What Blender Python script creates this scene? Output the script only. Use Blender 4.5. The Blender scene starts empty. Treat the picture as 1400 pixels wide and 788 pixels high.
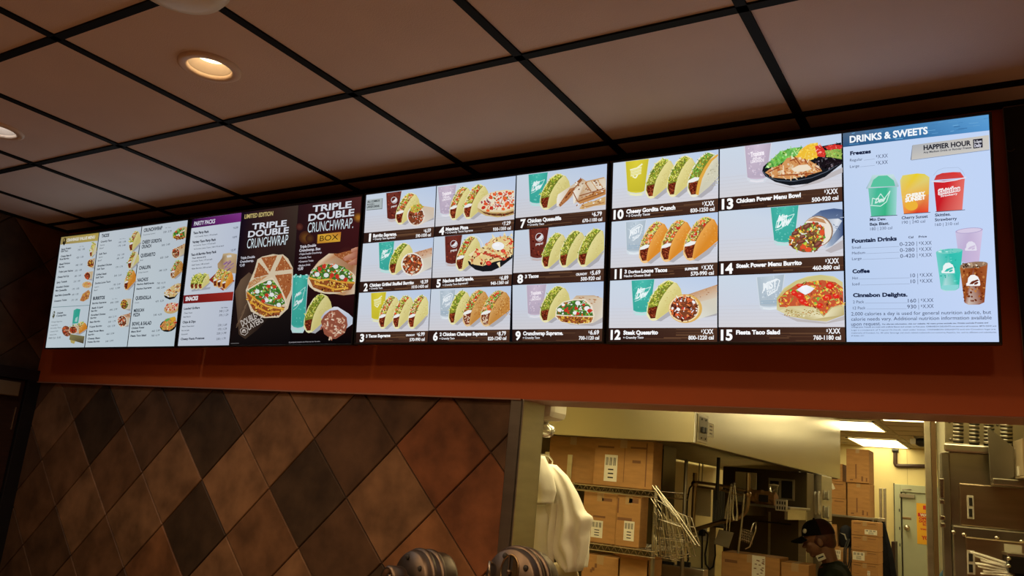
import bpy, math, random
import numpy as np
from mathutils import Vector, Matrix

# ------------------------------------------------------------------ camera, world, lamps, exposure
scene = bpy.context.scene
C = bpy.context.collection
CAM = Vector((4.2934, -2.3072, 1.7656))
YAW, PITCH, ROLL, FPX = -0.5611, 0.2275, 0.0928, 1100.47


def cam_axes():
    f = Vector((math.sin(YAW) * math.cos(PITCH), math.cos(YAW) * math.cos(PITCH), math.sin(PITCH)))
    r = Vector((math.cos(YAW), -math.sin(YAW), 0))
    u = r.cross(f)
    c, s = math.cos(ROLL), math.sin(ROLL)
    return c * r + s * u, -s * r + c * u, f


RX, UX, FX = cam_axes()
cam_data = bpy.data.cameras.new('camera')
cam_data.sensor_width = 36.0
cam_data.lens = FPX / 1400 * 36.0
cam_data.clip_start = 0.05
cam = bpy.data.objects.new('camera', cam_data)
C.objects.link(cam)
cam.matrix_world = Matrix(((RX.x, UX.x, -FX.x, CAM.x), (RX.y, UX.y, -FX.y, CAM.y), (RX.z, UX.z, -FX.z, CAM.z), (0, 0, 0, 1)))
scene.camera = cam

scene.view_settings.view_transform = 'Standard'
scene.view_settings.look = 'None'
scene.view_settings.gamma = 1.0
scene.view_settings.use_curve_mapping = False
scene.view_settings.exposure = 0.0

world = bpy.data.worlds.new('world')
scene.world = world
world.use_nodes = True
world.node_tree.nodes['Background'].inputs[0].default_value = (0.5, 0.4, 0.3, 1)
world.node_tree.nodes['Background'].inputs[1].default_value = 0.004

ZC = 2.9011          # dining room ceiling
ZK = 2.66            # kitchen ceiling
TILT = 0.0836        # menu screens lean out at the top
SCREEN_GAIN = (0.72, 0.80, 0.92, 0.98)
WARM = (1.0, 0.65, 0.345)
LAMP_ROW = (2.245, -0.905)
LAMPS = [(0.955, -0.885, (0.80, 0.88, 1.0), 8.0), (2.245, -0.905, WARM, 10.0), (3.52, -0.905, WARM, 10.0),
         (1.35, -1.75, WARM, 40.0), (2.45, -1.75, WARM, 44.0), (3.55, -1.75, WARM, 44.0), (4.62, -1.75, WARM, 44.0),
         (2.0, -4.0, WARM, 80.0), (4.6, -4.0, WARM, 80.0)]
KITCHEN_GLOW = ((1.0, 0.82, 0.41), 7.2)


def spot(x, y, color, watts, z=ZC - 0.008, angle=150):
    d = bpy.data.lights.new('downlight_lamp', 'SPOT')
    d.energy = watts
    d.color = color
    d.spot_size = math.radians(angle)
    d.spot_blend = 0.5
    d.shadow_soft_size = 0.05
    o = bpy.data.objects.new('downlight_lamp', d)
    o.location = (x, y, z)
    C.objects.link(o)
    return o


for lx, ly, lc, lw in LAMPS:
    spot(lx, ly, lc, lw, z=ZC - 0.012)

# ------------------------------------------------------------------ geometry helpers


def ray(px, py):
    return FX + (px - 700) / FPX * RX - (py - 394) / FPX * UX


def at(px, py, y=None, x=None, z=None):
    d = ray(px, py)
    if y is not None:
        t = (y - CAM.y) / d.y
    elif x is not None:
        t = (x - CAM.x) / d.x
    else:
        t = (z - CAM.z) / d.z
    return CAM + t * d


def project(p):
    d = Vector(p) - CAM
    z = d.dot(FX)
    return 700 + FPX * d.dot(RX) / z, 394 - FPX * d.dot(UX) / z


def lin(c):
    return tuple((v / 255 / 12.92 if v / 255 <= 0.04045 else ((v / 255 + 0.055) / 1.055) ** 2.4) for v in c[:3])


class MB:
    """collects shapes in world space; build() links them as ONE mesh object"""

    def __init__(self):
        self.v, self.f, self.c, self.s = [], [], [], []

    def add(self, verts, faces, col=None, smooth=False):
        n = len(self.v)
        self.v += [Vector(p) for p in verts]
        self.f += [tuple(n + i for i in f) for f in faces]
        self.s += [smooth] * len(faces)
        self.c += [col] * len(verts)
        return self

    def box(self, a, b, rot=None, piv=None, col=None):
        x0, y0, z0 = a
        x1, y1, z1 = b
        vs = [Vector(p) for p in ((x0, y0, z0), (x1, y0, z0), (x1, y1, z0), (x0, y1, z0), (x0, y0, z1), (x1, y0, z1), (x1, y1, z1), (x0, y1, z1))]
        if rot is not None:
            piv = Vector(piv) if piv is not None else (Vector(a) + Vector(b)) / 2
            vs = [rot @ (p - piv) + piv for p in vs]
        return self.add(vs, [(0, 3, 2, 1), (4, 5, 6, 7), (0, 1, 5, 4), (1, 2, 6, 5), (2, 3, 7, 6), (3, 0, 4, 7)], col)

    def tube(self, pts, r, n=8, cap=True, col=None, closed=False):
        pts = [Vector(p) for p in pts]
        m = len(pts)
        rs = r if isinstance(r, (list, tuple)) else [r] * m
        up = None
        vs, fs = [], []
        for i, p in enumerate(pts):
            if closed:
                t = (pts[(i + 1) % m] - pts[i - 1]).normalized()
            else:
                t = (pts[min(i + 1, m - 1)] - pts[max(i - 1, 0)]).normalized()
            if up is None:
                a = Vector((0, 0, 1)) if abs(t.z) < 0.9 else Vector((1, 0, 0))
                up = (a - a.dot(t) * t).normalized()
            else:
                up = up - up.dot(t) * t
                up = up.normalized() if up.length > 1e-6 else t.orthogonal().normalized()
            w = t.cross(up)
            for k in range(n):
                a = 2 * math.pi * k / n
                vs.append(p + rs[i] * (math.cos(a) * up + math.sin(a) * w))
        last = m if closed else m - 1
        for i in range(last):
            j = (i + 1) % m
            for k in range(n):
                fs.append((i * n + k, i * n + (k + 1) % n, j * n + (k + 1) % n, j * n + k))
        self.add(vs, fs, col, True)
        if cap and not closed:
            self.add(vs[:n][::-1], [tuple(range(n))], col)
            self.add(vs[-n:], [tuple(range(n))], col)
        return self

    def lathe(self, prof, origin, axis=(0, 0, 1), n=32, col=None, smooth=True, caps=True):
        """prof: (radius, height) pairs along the axis"""
        o, ax = Vector(origin), Vector(axis).normalized()
        e = ax.orthogonal().normalized()
        g = ax.cross(e)
        vs, fs = [], []
        for r, h in prof:
            for k in range(n):
                a = 2 * math.pi * k / n
                vs.append(o + h * ax + r * (math.cos(a) * e + math.sin(a) * g))
        for i in range(len(prof) - 1):
            for k in range(n):
                fs.append((i * n + k, i * n + (k + 1) % n, (i + 1) * n + (k + 1) % n, (i + 1) * n + k))
        if caps:
            if prof[0][0] > 1e-5:
                fs.append(tuple(range(n))[::-1])
            if prof[-1][0] > 1e-5:
                fs.append(tuple(range((len(prof) - 1) * n, len(prof) * n)))
        return self.add(vs, fs, col, smooth)

    def ball(self, c, r, n=16, m=10, rot=None, col=None):
        c = Vector(c)
        r = Vector(r) if isinstance(r, (tuple, list, Vector)) else Vector((r, r, r))
        vs, fs = [], []
        for i in range(m + 1):
            t = math.pi * i / m
            for k in range(n):
                a = 2 * math.pi * k / n
                p = Vector((r.x * math.sin(t) * math.cos(a), r.y * math.sin(t) * math.sin(a), r.z * math.cos(t)))
                vs.append(c + (rot @ p if rot is not None else p))
        for i in range(m):
            for k in range(n):
                fs.append((i * n + k, (i + 1) * n + k, (i + 1) * n + (k + 1) % n, i * n + (k + 1) % n))
        return self.add(vs, fs, col, True)

    def prism(self, poly, vec, col=None):
        poly = [Vector(p) for p in poly]
        vec = Vector(vec)
        n = len(poly)
        vs = poly + [p + vec for p in poly]
        fs = [tuple(range(n))[::-1], tuple(range(n, 2 * n))]
        fs += [(i, (i + 1) % n, n + (i + 1) % n, n + i) for i in range(n)]
        return self.add(vs, fs, col)

    def build(self, name, mat, parent=None, bevel=0.0, origin=None, mods=None):
        me = bpy.data.meshes.new(name)
        org = Vector((0, 0, 0))
        if parent is not None:
            root = parent
            while root.parent is not None:
                root = root.parent
            org = root.location.copy()
        elif origin is not None:
            org = Vector(origin)
        me.from_pydata([p - org for p in self.v], [], self.f)
        me.polygons.foreach_set('use_smooth', self.s)
        if any(c is not None for c in self.c):
            at_ = me.color_attributes.new('Col', 'FLOAT_COLOR', 'POINT')
            flat = []
            for c in self.c:
                flat += list(c if c is not None else (1, 1, 1))[:3] + [1.0]
            at_.data.foreach_set('color', flat)
        me.materials.append(mat)
        me.update()
        o = bpy.data.objects.new(name, me)
        C.objects.link(o)
        if parent is not None:
            o.parent = parent
        else:
            o.location = org
        if bevel > 0:
            b = o.modifiers.new('bevel', 'BEVEL')
            b.width = bevel
            b.segments = 2
            b.limit_method = 'ANGLE'
            b.angle_limit = math.radians(40)
        return o


def tag(o, label=None, cat=None, group=None, kind=None):
    if label:
        o['label'] = label
    if cat:
        o['category'] = cat
    if group:
        o['group'] = group
    if kind:
        o['kind'] = kind
    return o


def empty(name, loc, label, cat, group=None):
    o = bpy.data.objects.new(name, None)
    o.empty_display_size = 0.05
    C.objects.link(o)
    o.location = loc
    return tag(o, label, cat, group)


def struct(name, mb, mat, bevel=0.0):
    return tag(mb.build(name, mat, bevel=bevel), kind='structure')


def quad(a, b, c, d):
    return MB().add([a, b, c, d], [(0, 1, 2, 3)])


# ------------------------------------------------------------------ materials
_mats = {}


def mat(name, col, rough=0.6, metal=0.0, var=0.0, scale=20.0, bump=0.0, bscale=60.0, stretch=None, spec=0.5, attr=False, alpha=1.0, trans=0.0):
    if name in _mats:
        return _mats[name]
    m = bpy.data.materials.new(name)
    m.use_nodes = True
    nt = m.node_tree
    p = nt.nodes['Principled BSDF']
    p.inputs['Base Color'].default_value = (*col, 1)
    p.inputs['Roughness'].default_value = rough
    p.inputs['Metallic'].default_value = metal
    p.inputs['Specular IOR Level'].default_value = spec
    p.inputs['Alpha'].default_value = alpha
    p.inputs['Transmission Weight'].default_value = trans
    tc = nt.nodes.new('ShaderNodeTexCoord')
    mp = nt.nodes.new('ShaderNodeMapping')
    nt.links.new(tc.outputs['Object'], mp.inputs[0])
    if stretch:
        mp.inputs['Scale'].default_value = stretch
    base = None
    if attr:
        a = nt.nodes.new('ShaderNodeAttribute')
        a.attribute_name = 'Col'
        base = a.outputs['Color']
    if var > 0:
        nz = nt.nodes.new('ShaderNodeTexNoise')
        nz.inputs['Scale'].default_value = scale
        nz.inputs['Detail'].default_value = 6
        nt.links.new(mp.outputs[0], nz.inputs['Vector'])
        mr = nt.nodes.new('ShaderNodeMapRange')
        mr.inputs[1].default_value = 0.3
        mr.inputs[2].default_value = 0.7
        mr.inputs[3].default_value = 1 - var
        mr.inputs[4].default_value = 1 + var
        nt.links.new(nz.outputs[0], mr.inputs[0])
        mx = nt.nodes.new('ShaderNodeVectorMath')
        mx.operation = 'SCALE'
        if base is None:
            mx.inputs[0].default_value = col
        else:
            nt.links.new(base, mx.inputs[0])
        nt.links.new(mr.outputs[0], mx.inputs['Scale'])
        base = mx.outputs[0]
    if base is not None:
        nt.links.new(base, p.inputs['Base Color'])
    if bump > 0:
        nb = nt.nodes.new('ShaderNodeTexNoise')
        nb.inputs['Scale'].default_value = bscale
        nb.inputs['Detail'].default_value = 4
        nt.links.new(mp.outputs[0], nb.inputs['Vector'])
        bp = nt.nodes.new('ShaderNodeBump')
        bp.inputs['Strength'].default_value = bump
        bp.inputs['Distance'].default_value = 0.01
        nt.links.new(nb.outputs[0], bp.inputs['Height'])
        nt.links.new(bp.outputs[0], p.inputs['Normal'])
    _mats[name] = m
    return m


def emit(name, col=None, strength=1.0):
    if name in _mats:
        return _mats[name]
    m = bpy.data.materials.new(name)
    m.use_nodes = True
    nt = m.node_tree
    nt.nodes.remove(nt.nodes['Principled BSDF'])
    e = nt.nodes.new('ShaderNodeEmission')
    e.inputs['Strength'].default_value = strength
    if col is None:
        a = nt.nodes.new('ShaderNodeAttribute')
        a.attribute_name = 'Col'
        nt.links.new(a.outputs['Color'], e.inputs['Color'])
    else:
        e.inputs['Color'].default_value = (*col, 1)
    nt.links.new(e.outputs[0], nt.nodes['Material Output'].inputs[0])
    _mats[name] = m
    return m


M_CEIL = mat('ceiling_tile_board', (0.66, 0.555, 0.51), 0.9, var=0.05, scale=3, bump=0.15, bscale=250)
M_BAR = mat('black_grid_paint', (0.004, 0.004, 0.004), 0.7, spec=0.15)
M_ROOM = mat('brown_room_paint', (0.16, 0.085, 0.045), 0.8, var=0.1, scale=2)
M_KLINE = mat('olive_kitchen_panel', (0.42, 0.36, 0.20), 0.6, var=0.05, scale=3)
M_ORANGE = mat('orange_wall_paint', (0.52, 0.105, 0.018), 0.55, var=0.06, scale=2.5, bump=0.04, bscale=180)
M_TRIM = mat('bronze_trim', (0.40, 0.20, 0.14), 0.5)
M_TILE = mat('slate_look_tile', (0.2, 0.12, 0.07), 0.6, spec=0.3, var=0.38, scale=9, bump=0.12, bscale=30, attr=True)
M_GROUT = mat('dark_grout', (0.05, 0.028, 0.017), 0.9, var=0.15, scale=60)
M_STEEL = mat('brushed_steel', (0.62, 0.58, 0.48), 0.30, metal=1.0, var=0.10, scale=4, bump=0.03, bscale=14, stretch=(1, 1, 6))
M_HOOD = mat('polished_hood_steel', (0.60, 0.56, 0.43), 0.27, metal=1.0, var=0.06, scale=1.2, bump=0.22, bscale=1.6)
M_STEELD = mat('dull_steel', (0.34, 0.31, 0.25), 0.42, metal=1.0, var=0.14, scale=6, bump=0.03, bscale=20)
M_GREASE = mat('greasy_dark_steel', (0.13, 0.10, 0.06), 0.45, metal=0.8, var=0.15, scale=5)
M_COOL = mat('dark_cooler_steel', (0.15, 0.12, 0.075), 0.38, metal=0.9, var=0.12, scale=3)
M_WIRE = mat('chrome_wire', (0.72, 0.68, 0.58), 0.25, metal=1.0)
M_CARD = mat('corrugated_card', (0.42, 0.215, 0.072), 0.8, var=0.10, scale=12, bump=0.06, bscale=90, stretch=(1, 1, 4))
M_CARDD = mat('printed_card_ink', (0.20, 0.09, 0.04), 0.8)
M_PAPER = mat('white_paper', (0.78, 0.74, 0.62), 0.75, var=0.05, scale=20)
M_SLIP = mat('bright_white_paper', (0.90, 0.87, 0.76), 0.7)
M_INK = mat('black_ink', (0.02, 0.018, 0.016), 0.6)
M_BAG = mat('thin_white_plastic', (0.93, 0.90, 0.80), 0.38, var=0.05, scale=8, bump=0.25, bscale=9)
M_YWALL = mat('cream_yellow_paint', (0.70, 0.60, 0.30), 0.6, var=0.04, scale=3, bump=0.02)
M_KCEIL = mat('kitchen_ceiling_board', (0.50, 0.44, 0.30), 0.9, var=0.05, scale=5)
M_FLOOR = mat('quarry_tile_floor', (0.40, 0.24, 0.16), 0.5, var=0.2, scale=8)
M_BLACK = mat('black_plastic', (0.012, 0.012, 0.013), 0.35, var=0.1)
M_MATTE = mat('matte_black_board', (0.014, 0.013, 0.011), 0.8, var=0.2, scale=30)
M_RUBBER = mat('black_rubber', (0.01, 0.01, 0.01), 0.6)
M_DARKBROWN = mat('dark_stained_wood', (0.035, 0.014, 0.008), 0.45, var=0.25, scale=10, stretch=(1, 1, 8))
M_WHITEP = mat('white_plastic', (0.74, 0.72, 0.60), 0.35, var=0.03)
M_CLEAR = mat('clear_plastic', (0.85, 0.83, 0.72), 0.12, trans=0.75, spec=0.6)
M_DOOR = mat('pale_green_door_paint', (0.42, 0.46, 0.33), 0.5, var=0.05, scale=4)
M_BRASS = mat('copper_pipe', (0.36, 0.26, 0.14), 0.32, metal=1.0, var=0.15, scale=12)
M_OVEN = mat('bronzed_oven_steel', (0.58, 0.46, 0.31), 0.34, metal=1.0, var=0.12, scale=5, stretch=(1, 1, 6))
M_GUN = mat('worn_gunmetal', (0.17, 0.13, 0.10), 0.42, metal=1.0, var=0.2, scale=14, bump=0.04, bscale=40)
M_SKIN = mat('skin', (0.20, 0.085, 0.045), 0.55, var=0.06, scale=18)
M_SHIRT = mat('dark_green_shirt', (0.020, 0.024, 0.015), 0.9, spec=0.1, var=0.15, scale=30, bump=0.1, bscale=40)
M_CAPC = mat('black_cap_cloth', (0.006, 0.005, 0.005), 0.9, spec=0.1, bump=0.1, bscale=120)
M_HAIR = mat('reddish_dark_hair', (0.075, 0.018, 0.010), 0.6, var=0.3, scale=60)
M_YSIGN = mat('yellow_sign_sheet', (0.80, 0.42, 0.02), 0.5)
M_RED = mat('red_print', (0.55, 0.03, 0.02), 0.5)
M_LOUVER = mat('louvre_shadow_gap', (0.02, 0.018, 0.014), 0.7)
M_BLUE = mat('blue_cloth', (0.05, 0.12, 0.20), 0.8, var=0.1)
M_NAVY = mat('black_backpack_cloth', (0.010, 0.011, 0.016), 0.8, spec=0.15, var=0.3, scale=20, bump=0.2, bscale=30)
M_KLAMP = emit('kitchen_panel_glow', KITCHEN_GLOW[0], KITCHEN_GLOW[1])
M_BULBW = emit('warm_bulb_glow', (1.0, 0.74, 0.42), 6.0)
M_BULBC = emit('cool_bulb_glow', (0.85, 0.9, 1.0), 5.0)
M_CAN = mat('white_ribbed_baffle', (0.36, 0.28, 0.21), 0.6, spec=0.2)
M_CANRIM = mat('lamp_trim_ring', (0.66, 0.50, 0.36), 0.45)

# ------------------------------------------------------------------ dining room shell
XL, XR, YB, YW = -0.30, 7.5, -6.5, 0.145
PITCH_X, X_BAR, PITCH_Y, Y_BAR = 0.6187, 2.557, 0.6133, 0.0143
struct('floor', MB().box((XL - 0.1, YB, -0.1), (XR, 11.0, 0.0)), M_FLOOR)

lamp_holes = [(0.955, -0.885), (2.245, -0.905)]
HOLE_R = 0.066


def ceiling_panel(mb, x0, x1, y0, y1, z):
    hole = [h for h in lamp_holes if x0 < h[0] < x1 and y0 < h[1] < y1]
    if not hole:
        mb.add([(x0, y0, z), (x1, y0, z), (x1, y1, z), (x0, y1, z)], [(0, 3, 2, 1)])
        return
    hx, hy = hole[0]
    n = 48
    vs = []
    for k in range(n):
        a = 2 * math.pi * k / n
        vs.append((hx + HOLE_R * math.cos(a), hy + HOLE_R * math.sin(a), z))
    for k in range(n):
        a = 2 * math.pi * k / n
        dx, dy = math.cos(a), math.sin(a)
        t = min(((x1 if dx > 0 else x0) - hx) / dx if abs(dx) > 1e-9 else 9, ((y1 if dy > 0 else y0) - hy) / dy if abs(dy) > 1e-9 else 9)
        vs.append((hx + t * dx, hy + t * dy, z))
    fs = [(k, (k + 1) % n, n + (k + 1) % n, n + k) for k in range(n)]
    for cx in (x0, x1):
        for cy in (y0, y1):
            a = math.atan2(cy - hy, cx - hx) % (2 * math.pi)
            k = int(a / (2 * math.pi / n)) % n
            vs.append((cx, cy, z))
            fs.append((n + k, n + (k + 1) % n, len(vs) - 1))
    mb.add(vs, fs)


xs = [XL] + [X_BAR + PITCH_X * i for i in range(-4, 8)] + [XR]
ys = [YB] + [Y_BAR - PITCH_Y * j for j in range(9, -1, -1)] + [YW]
cm = MB()
for i in range(len(xs) - 1):
    for j in range(len(ys) - 1):
        ceiling_panel(cm, xs[i], xs[i + 1], ys[j], ys[j + 1], ZC)
struct('ceiling', cm, M_CEIL)
struct('ceiling_deck', MB().box((XL - 0.1, YB, ZC + 0.2), (XR, YW + 0.2, ZC + 0.25)), M_BAR)
gm = MB()
for k, x in enumerate(xs[1:-1]):
    w = 0.0135 if k < 7 else 0.003
    gm.box((x - w, YB, ZC - 0.006), (x + w, YW, ZC + 0.002))
for y in ys[1:-1]:
    gm.box((XL, y - 0.0135, ZC - 0.006), (XR, y + 0.0135, ZC + 0.002))
gm.box((XL, YW - 0.022, ZC - 0.012), (XR, YW, ZC + 0.002))
gm.box((XL, YB, ZC - 0.012), (XL + 0.022, YW, ZC + 0.002))
struct('trim_1', gm, M_BAR)

Z_SOFFIT = 2.029
struct('wall_back', MB().box((XL, YW, Z_SOFFIT), (5.30, YW + 0.19, ZC)), M_ORANGE)
struct('trim_2', MB().box((XL, YW - 0.006, Z_SOFFIT - 0.004), (2.835, YW + 0.012, Z_SOFFIT + 0.001)), M_TRIM)
struct('wall_right', MB().box((5.30, -0.05, 0), (5.40, 0.34, ZC)), M_ORANGE)
struct('wall_east', MB().box((XR, YB, 0), (XR + 0.1, 0.0, ZC)), M_ROOM)
struct('wall_front', MB().box((XL, YB - 0.1, 0), (XR, YB, ZC)), M_ROOM)
struct('reflection_band', MB().box((XL, YB, 1.55), (XR, YB + 0.01, 2.0)), M_ORANGE)  # orange band added on the unseen wall for the steel to reflect
struct('wall_far_right', MB().box((5.40, -0.05, 0), (XR, 0.05, ZC)), M_ROOM)

# slate-look diamond tiles: dark, brown, tan and rust ones in the order of the photograph
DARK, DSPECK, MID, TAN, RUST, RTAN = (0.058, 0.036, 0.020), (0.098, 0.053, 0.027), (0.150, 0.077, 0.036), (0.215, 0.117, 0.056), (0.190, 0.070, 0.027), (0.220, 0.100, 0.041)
TILE_SPOTS = [(63, 573, TAN), (52, 533, DSPECK), (109, 542, MID), (134, 577, DARK), (86, 616, MID), (32, 616, DSPECK), (178, 549, MID), (205, 580, DSPECK),
              (155, 633, MID), (106, 686, TAN), (41, 679, MID), (254, 552, DSPECK), (286, 591, DARK), (235, 640, TAN), (182, 697, TAN), (127, 736, MID),
              (53, 757, DSPECK), (339, 556, MID), (370, 591, TAN), (319, 651, TAN), (265, 715, DARK), (208, 750, RTAN), (353, 729, MID), (391, 669, DARK),
              (296, 771, TAN), (440, 562, TAN), (479, 599, DSPECK), (546, 569, DSPECK), (601, 610, RUST), (433, 672, DARK), (528, 683, TAN), (460, 734, DSPECK),
              (634, 690, RUST), (583, 756, RTAN), (681, 566, DSPECK), (690, 620, DSPECK), (411, 600, TAN), (655, 770, RUST), (400, 780, TAN), (520, 770, TAN)]
HALF = 0.2165
TX0, TZ0 = 2.066, 1.620
random.seed(4)


def diamond(mb, cx, cz, col, plane, half, x_lo, x_hi, z_hi, axis='y'):
    """one bevelled diamond tile clipped to the wall rectangle"""
    def clip(poly):
        for k, lim, sgn in ((0, x_lo, 1), (0, x_hi, -1), (1, z_hi, -1), (1, 0.0, 1)):
            out = []
            for i in range(len(poly)):
                a, b = poly[i - 1], poly[i]
                da, db = sgn * (a[k] - lim), sgn * (b[k] - lim)
                if (da >= 0) != (db >= 0):
                    t = da / (da - db)
                    out.append(tuple(a[q] + t * (b[q] - a[q]) for q in range(2)))
                if db >= 0:
                    out.append(b)
            poly = out
            if len(poly) < 3:
                return []
        return poly
    outer = clip([(cx + half, cz), (cx, cz + half), (cx - half, cz), (cx, cz - half)])
    h2 = half - 0.004
    inner = clip([(cx + h2, cz), (cx, cz + h2), (cx - h2, cz), (cx, cz - h2)])
    if not outer or not inner:
        return
    put = (lambda p, d: (p[0], plane - d, p[1])) if axis == 'y' else (lambda p, d: (plane + d, p[0], p[1]))
    if len(outer) == len(inner):
        n = len(outer)
        vs = [put(p, 0.004) for p in outer] + [put(p, 0.007) for p in inner] + [put(p, 0.0) for p in outer]
        fs = [tuple(range(n, 2 * n))] + [(i, (i + 1) % n, n + (i + 1) % n, n + i) for i in range(n)] + [(2 * n + i, 2 * n + (i + 1) % n, (i + 1) % n, i) for i in range(n)]
        mb.add(vs, fs, col)
    else:
        n = len(inner)
        mb.add([put(p, 0.006) for p in inner], [tuple(range(n))], col)


wall_plane = 0.168
tm = MB()
for m in range(-12, 6):
    for n in range(-9, 4):
        if (m + n) % 2 == 0:
            continue
        cx, cz = TX0 + HALF * m, TZ0 + HALF * n
        px, py = project((cx, wall_plane, cz))
        best = min(TILE_SPOTS, key=lambda s: (s[0] - px) ** 2 + (s[1] - py) ** 2)
        col = best[2] if (best[0] - px) ** 2 + (best[1] - py) ** 2 < 60 ** 2 else random.choice([DARK, MID, TAN, RUST, DSPECK])
        k = random.uniform(0.92, 1.08)
        diamond(tm, cx, cz, tuple(v * k for v in col), wall_plane, HALF - 0.0035, XL, 2.79, Z_SOFFIT)
struct('wall_left_of_opening', MB().box((XL, wall_plane, 0), (2.81, YW + 0.19, Z_SOFFIT)), M_GROUT)
struct('wall_tiles', tm, M_TILE)
# left wall: same diamond tile, higher up, and the dark doorway below
struct('wall_left', MB().box((XL - 0.1, YB, 0), (XL - 0.008, YW + 0.19, ZC)), M_GROUT)
tl = MB()
for m in range(-16, 3):
    for n in range(-1, 5):
        if (m + n) % 2 == 0:
            continue
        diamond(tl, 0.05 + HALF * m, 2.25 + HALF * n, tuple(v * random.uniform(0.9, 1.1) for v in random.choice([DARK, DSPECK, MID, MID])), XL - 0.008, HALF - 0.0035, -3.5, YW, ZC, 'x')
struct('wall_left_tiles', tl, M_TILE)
d1 = empty('door', (XL + 0.02, -0.4, 0), 'dark brown door in a black frame at the far left, pale closer box at its top', 'door')
MB().box((XL - 0.008, 0.092, 0), (XL + 0.03, YW + 0.02, 2.03)).box((XL - 0.008, -0.95, 2.03), (XL + 0.03, YW + 0.02, 2.09)).box((XL - 0.008, -0.95, 0), (XL + 0.03, -0.88, 2.03)).build('door_frame', M_BLACK, d1, 0.003)
MB().box((XL - 0.006, -0.875, 0.01), (XL + 0.012, 0.088, 2.025)).build('door_leaf', M_DARKBROWN, d1, 0.002)
MB().box((XL + 0.012, -0.20, 1.937), (XL + 0.05, 0.048, 2.012)).build('door_closer', mat('tan_metal_box', (0.20, 0.14, 0.07), 0.5), d1, 0.004)
MB().box((XL + 0.012, 0.062, 1.76), (XL + 0.018, 0.068, 1.88)).build('glint_strip', M_WIRE, d1)  # thin chrome strip added for the vertical glint beside the door

# steel lined opening to the kitchen
js = MB()
js.box((2.79, YW + 0.001, 0.9), (2.842, YW + 0.022, Z_SOFFIT - 0.001))
js.box((2.834, YW + 0.001, 0.9), (2.846, 0.297, Z_SOFFIT - 0.001))
js.box((2.76, 0.290, 0.9), (2.846, 0.300, Z_SOFFIT - 0.001))
struct('trim_3', js, M_STEEL, 0.0025)
struct('trim_4', MB().box((2.846, YW + 0.001, Z_SOFFIT - 0.003), (5.2, YW + 0.19, Z_SOFFIT - 0.0005)), M_TRIM)
struct('wall_below_opening', MB().box((2.81, 0.15, 0), (5.2, 0.32, 0.95)), M_STEELD)

# ------------------------------------------------------------------ kitchen shell
KY = 10.7
struct('wall_kitchen_back', MB().box((1.4, KY, 0), (5.3, KY + 0.1, ZK)), M_YWALL)
struct('wall_kitchen_left', MB().box((1.40, 0.334, 0), (1.50, KY, ZC)), M_YWALL)
struct('wall_kitchen_front', MB().box((1.5, YW + 0.191, Z_SOFFIT), (5.2, YW + 0.200, ZK)).box((1.5, YW + 0.191, 0), (2.75, YW + 0.200, Z_SOFFIT)), M_KLINE)
struct('wall_kitchen_right', MB().box((5.2, 0.334, 0), (5.3, KY, ZK)), M_YWALL)

panel_spots = [(2.45, 3.09, 9.27, 10.70), (2.48, 3.10, 6.95, 8.10), (3.20, 3.80, 5.58, 6.75), (2.00, 2.60, 5.45, 6.62), (2.2, 3.15, 0.42, 1.5), (3.6, 4.5, 0.42, 0.75), (2.95, 3.9, 1.15, 1.75), (3.72, 4.35, 7.9, 9.1)]
kx = [1.5, 1.95, 2.55, 3.15, 3.78, 4.38, 5.2]
km = MB().box((1.5, 0.334, ZK), (5.2, KY, ZK + 0.06))
struct('ceiling_kitchen', km, M_KCEIL)
kb = MB()
for x in kx[1:-1]:
    kb.box((x - 0.012, 0.334, ZK - 0.004), (x + 0.012, KY, ZK + 0.001))
y = 0.9
while y < KY:
    kb.box((1.5, y - 0.012, ZK - 0.004), (5.2, y + 0.012, ZK + 0.001))
    y += 1.18 / 2
struct('trim_5', kb, mat('kitchen_grid_bar', (0.36, 0.30, 0.18), 0.6))
LIGHT_WHERE = ['beside the back wall', 'second from the back wall', 'cut off by the soffit at the right', 'mirrored above the steel hood', 'above the plastic bags', 'above the oven', 'in front of the steel post', 'behind the steel post']
for (x0, x1, y0, y1), w in zip(panel_spots, LIGHT_WHERE):
    e = empty('ceiling_light', ((x0 + x1) / 2, (y0 + y1) / 2, ZK - 0.01), 'flat white kitchen ceiling light panel ' + w, 'ceiling light', 'kitchen ceiling lights')
    MB().box((x0 + 0.025, y0 + 0.025, ZK - 0.012), (x1 - 0.025, y1 - 0.025, ZK - 0.006)).build('diffuser', M_KLAMP, e)
    f = MB()
    for a, b in (((x0, y0), (x1, y0 + 0.025)), ((x0, y1 - 0.025), (x1, y1)), ((x0, y0), (x0 + 0.025, y1)), ((x1 - 0.025, y0), (x1, y1))):
        f.box((*a, ZK - 0.016), (*b, ZK - 0.003))
    f.build('frame', M_WHITEP, e)

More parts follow.
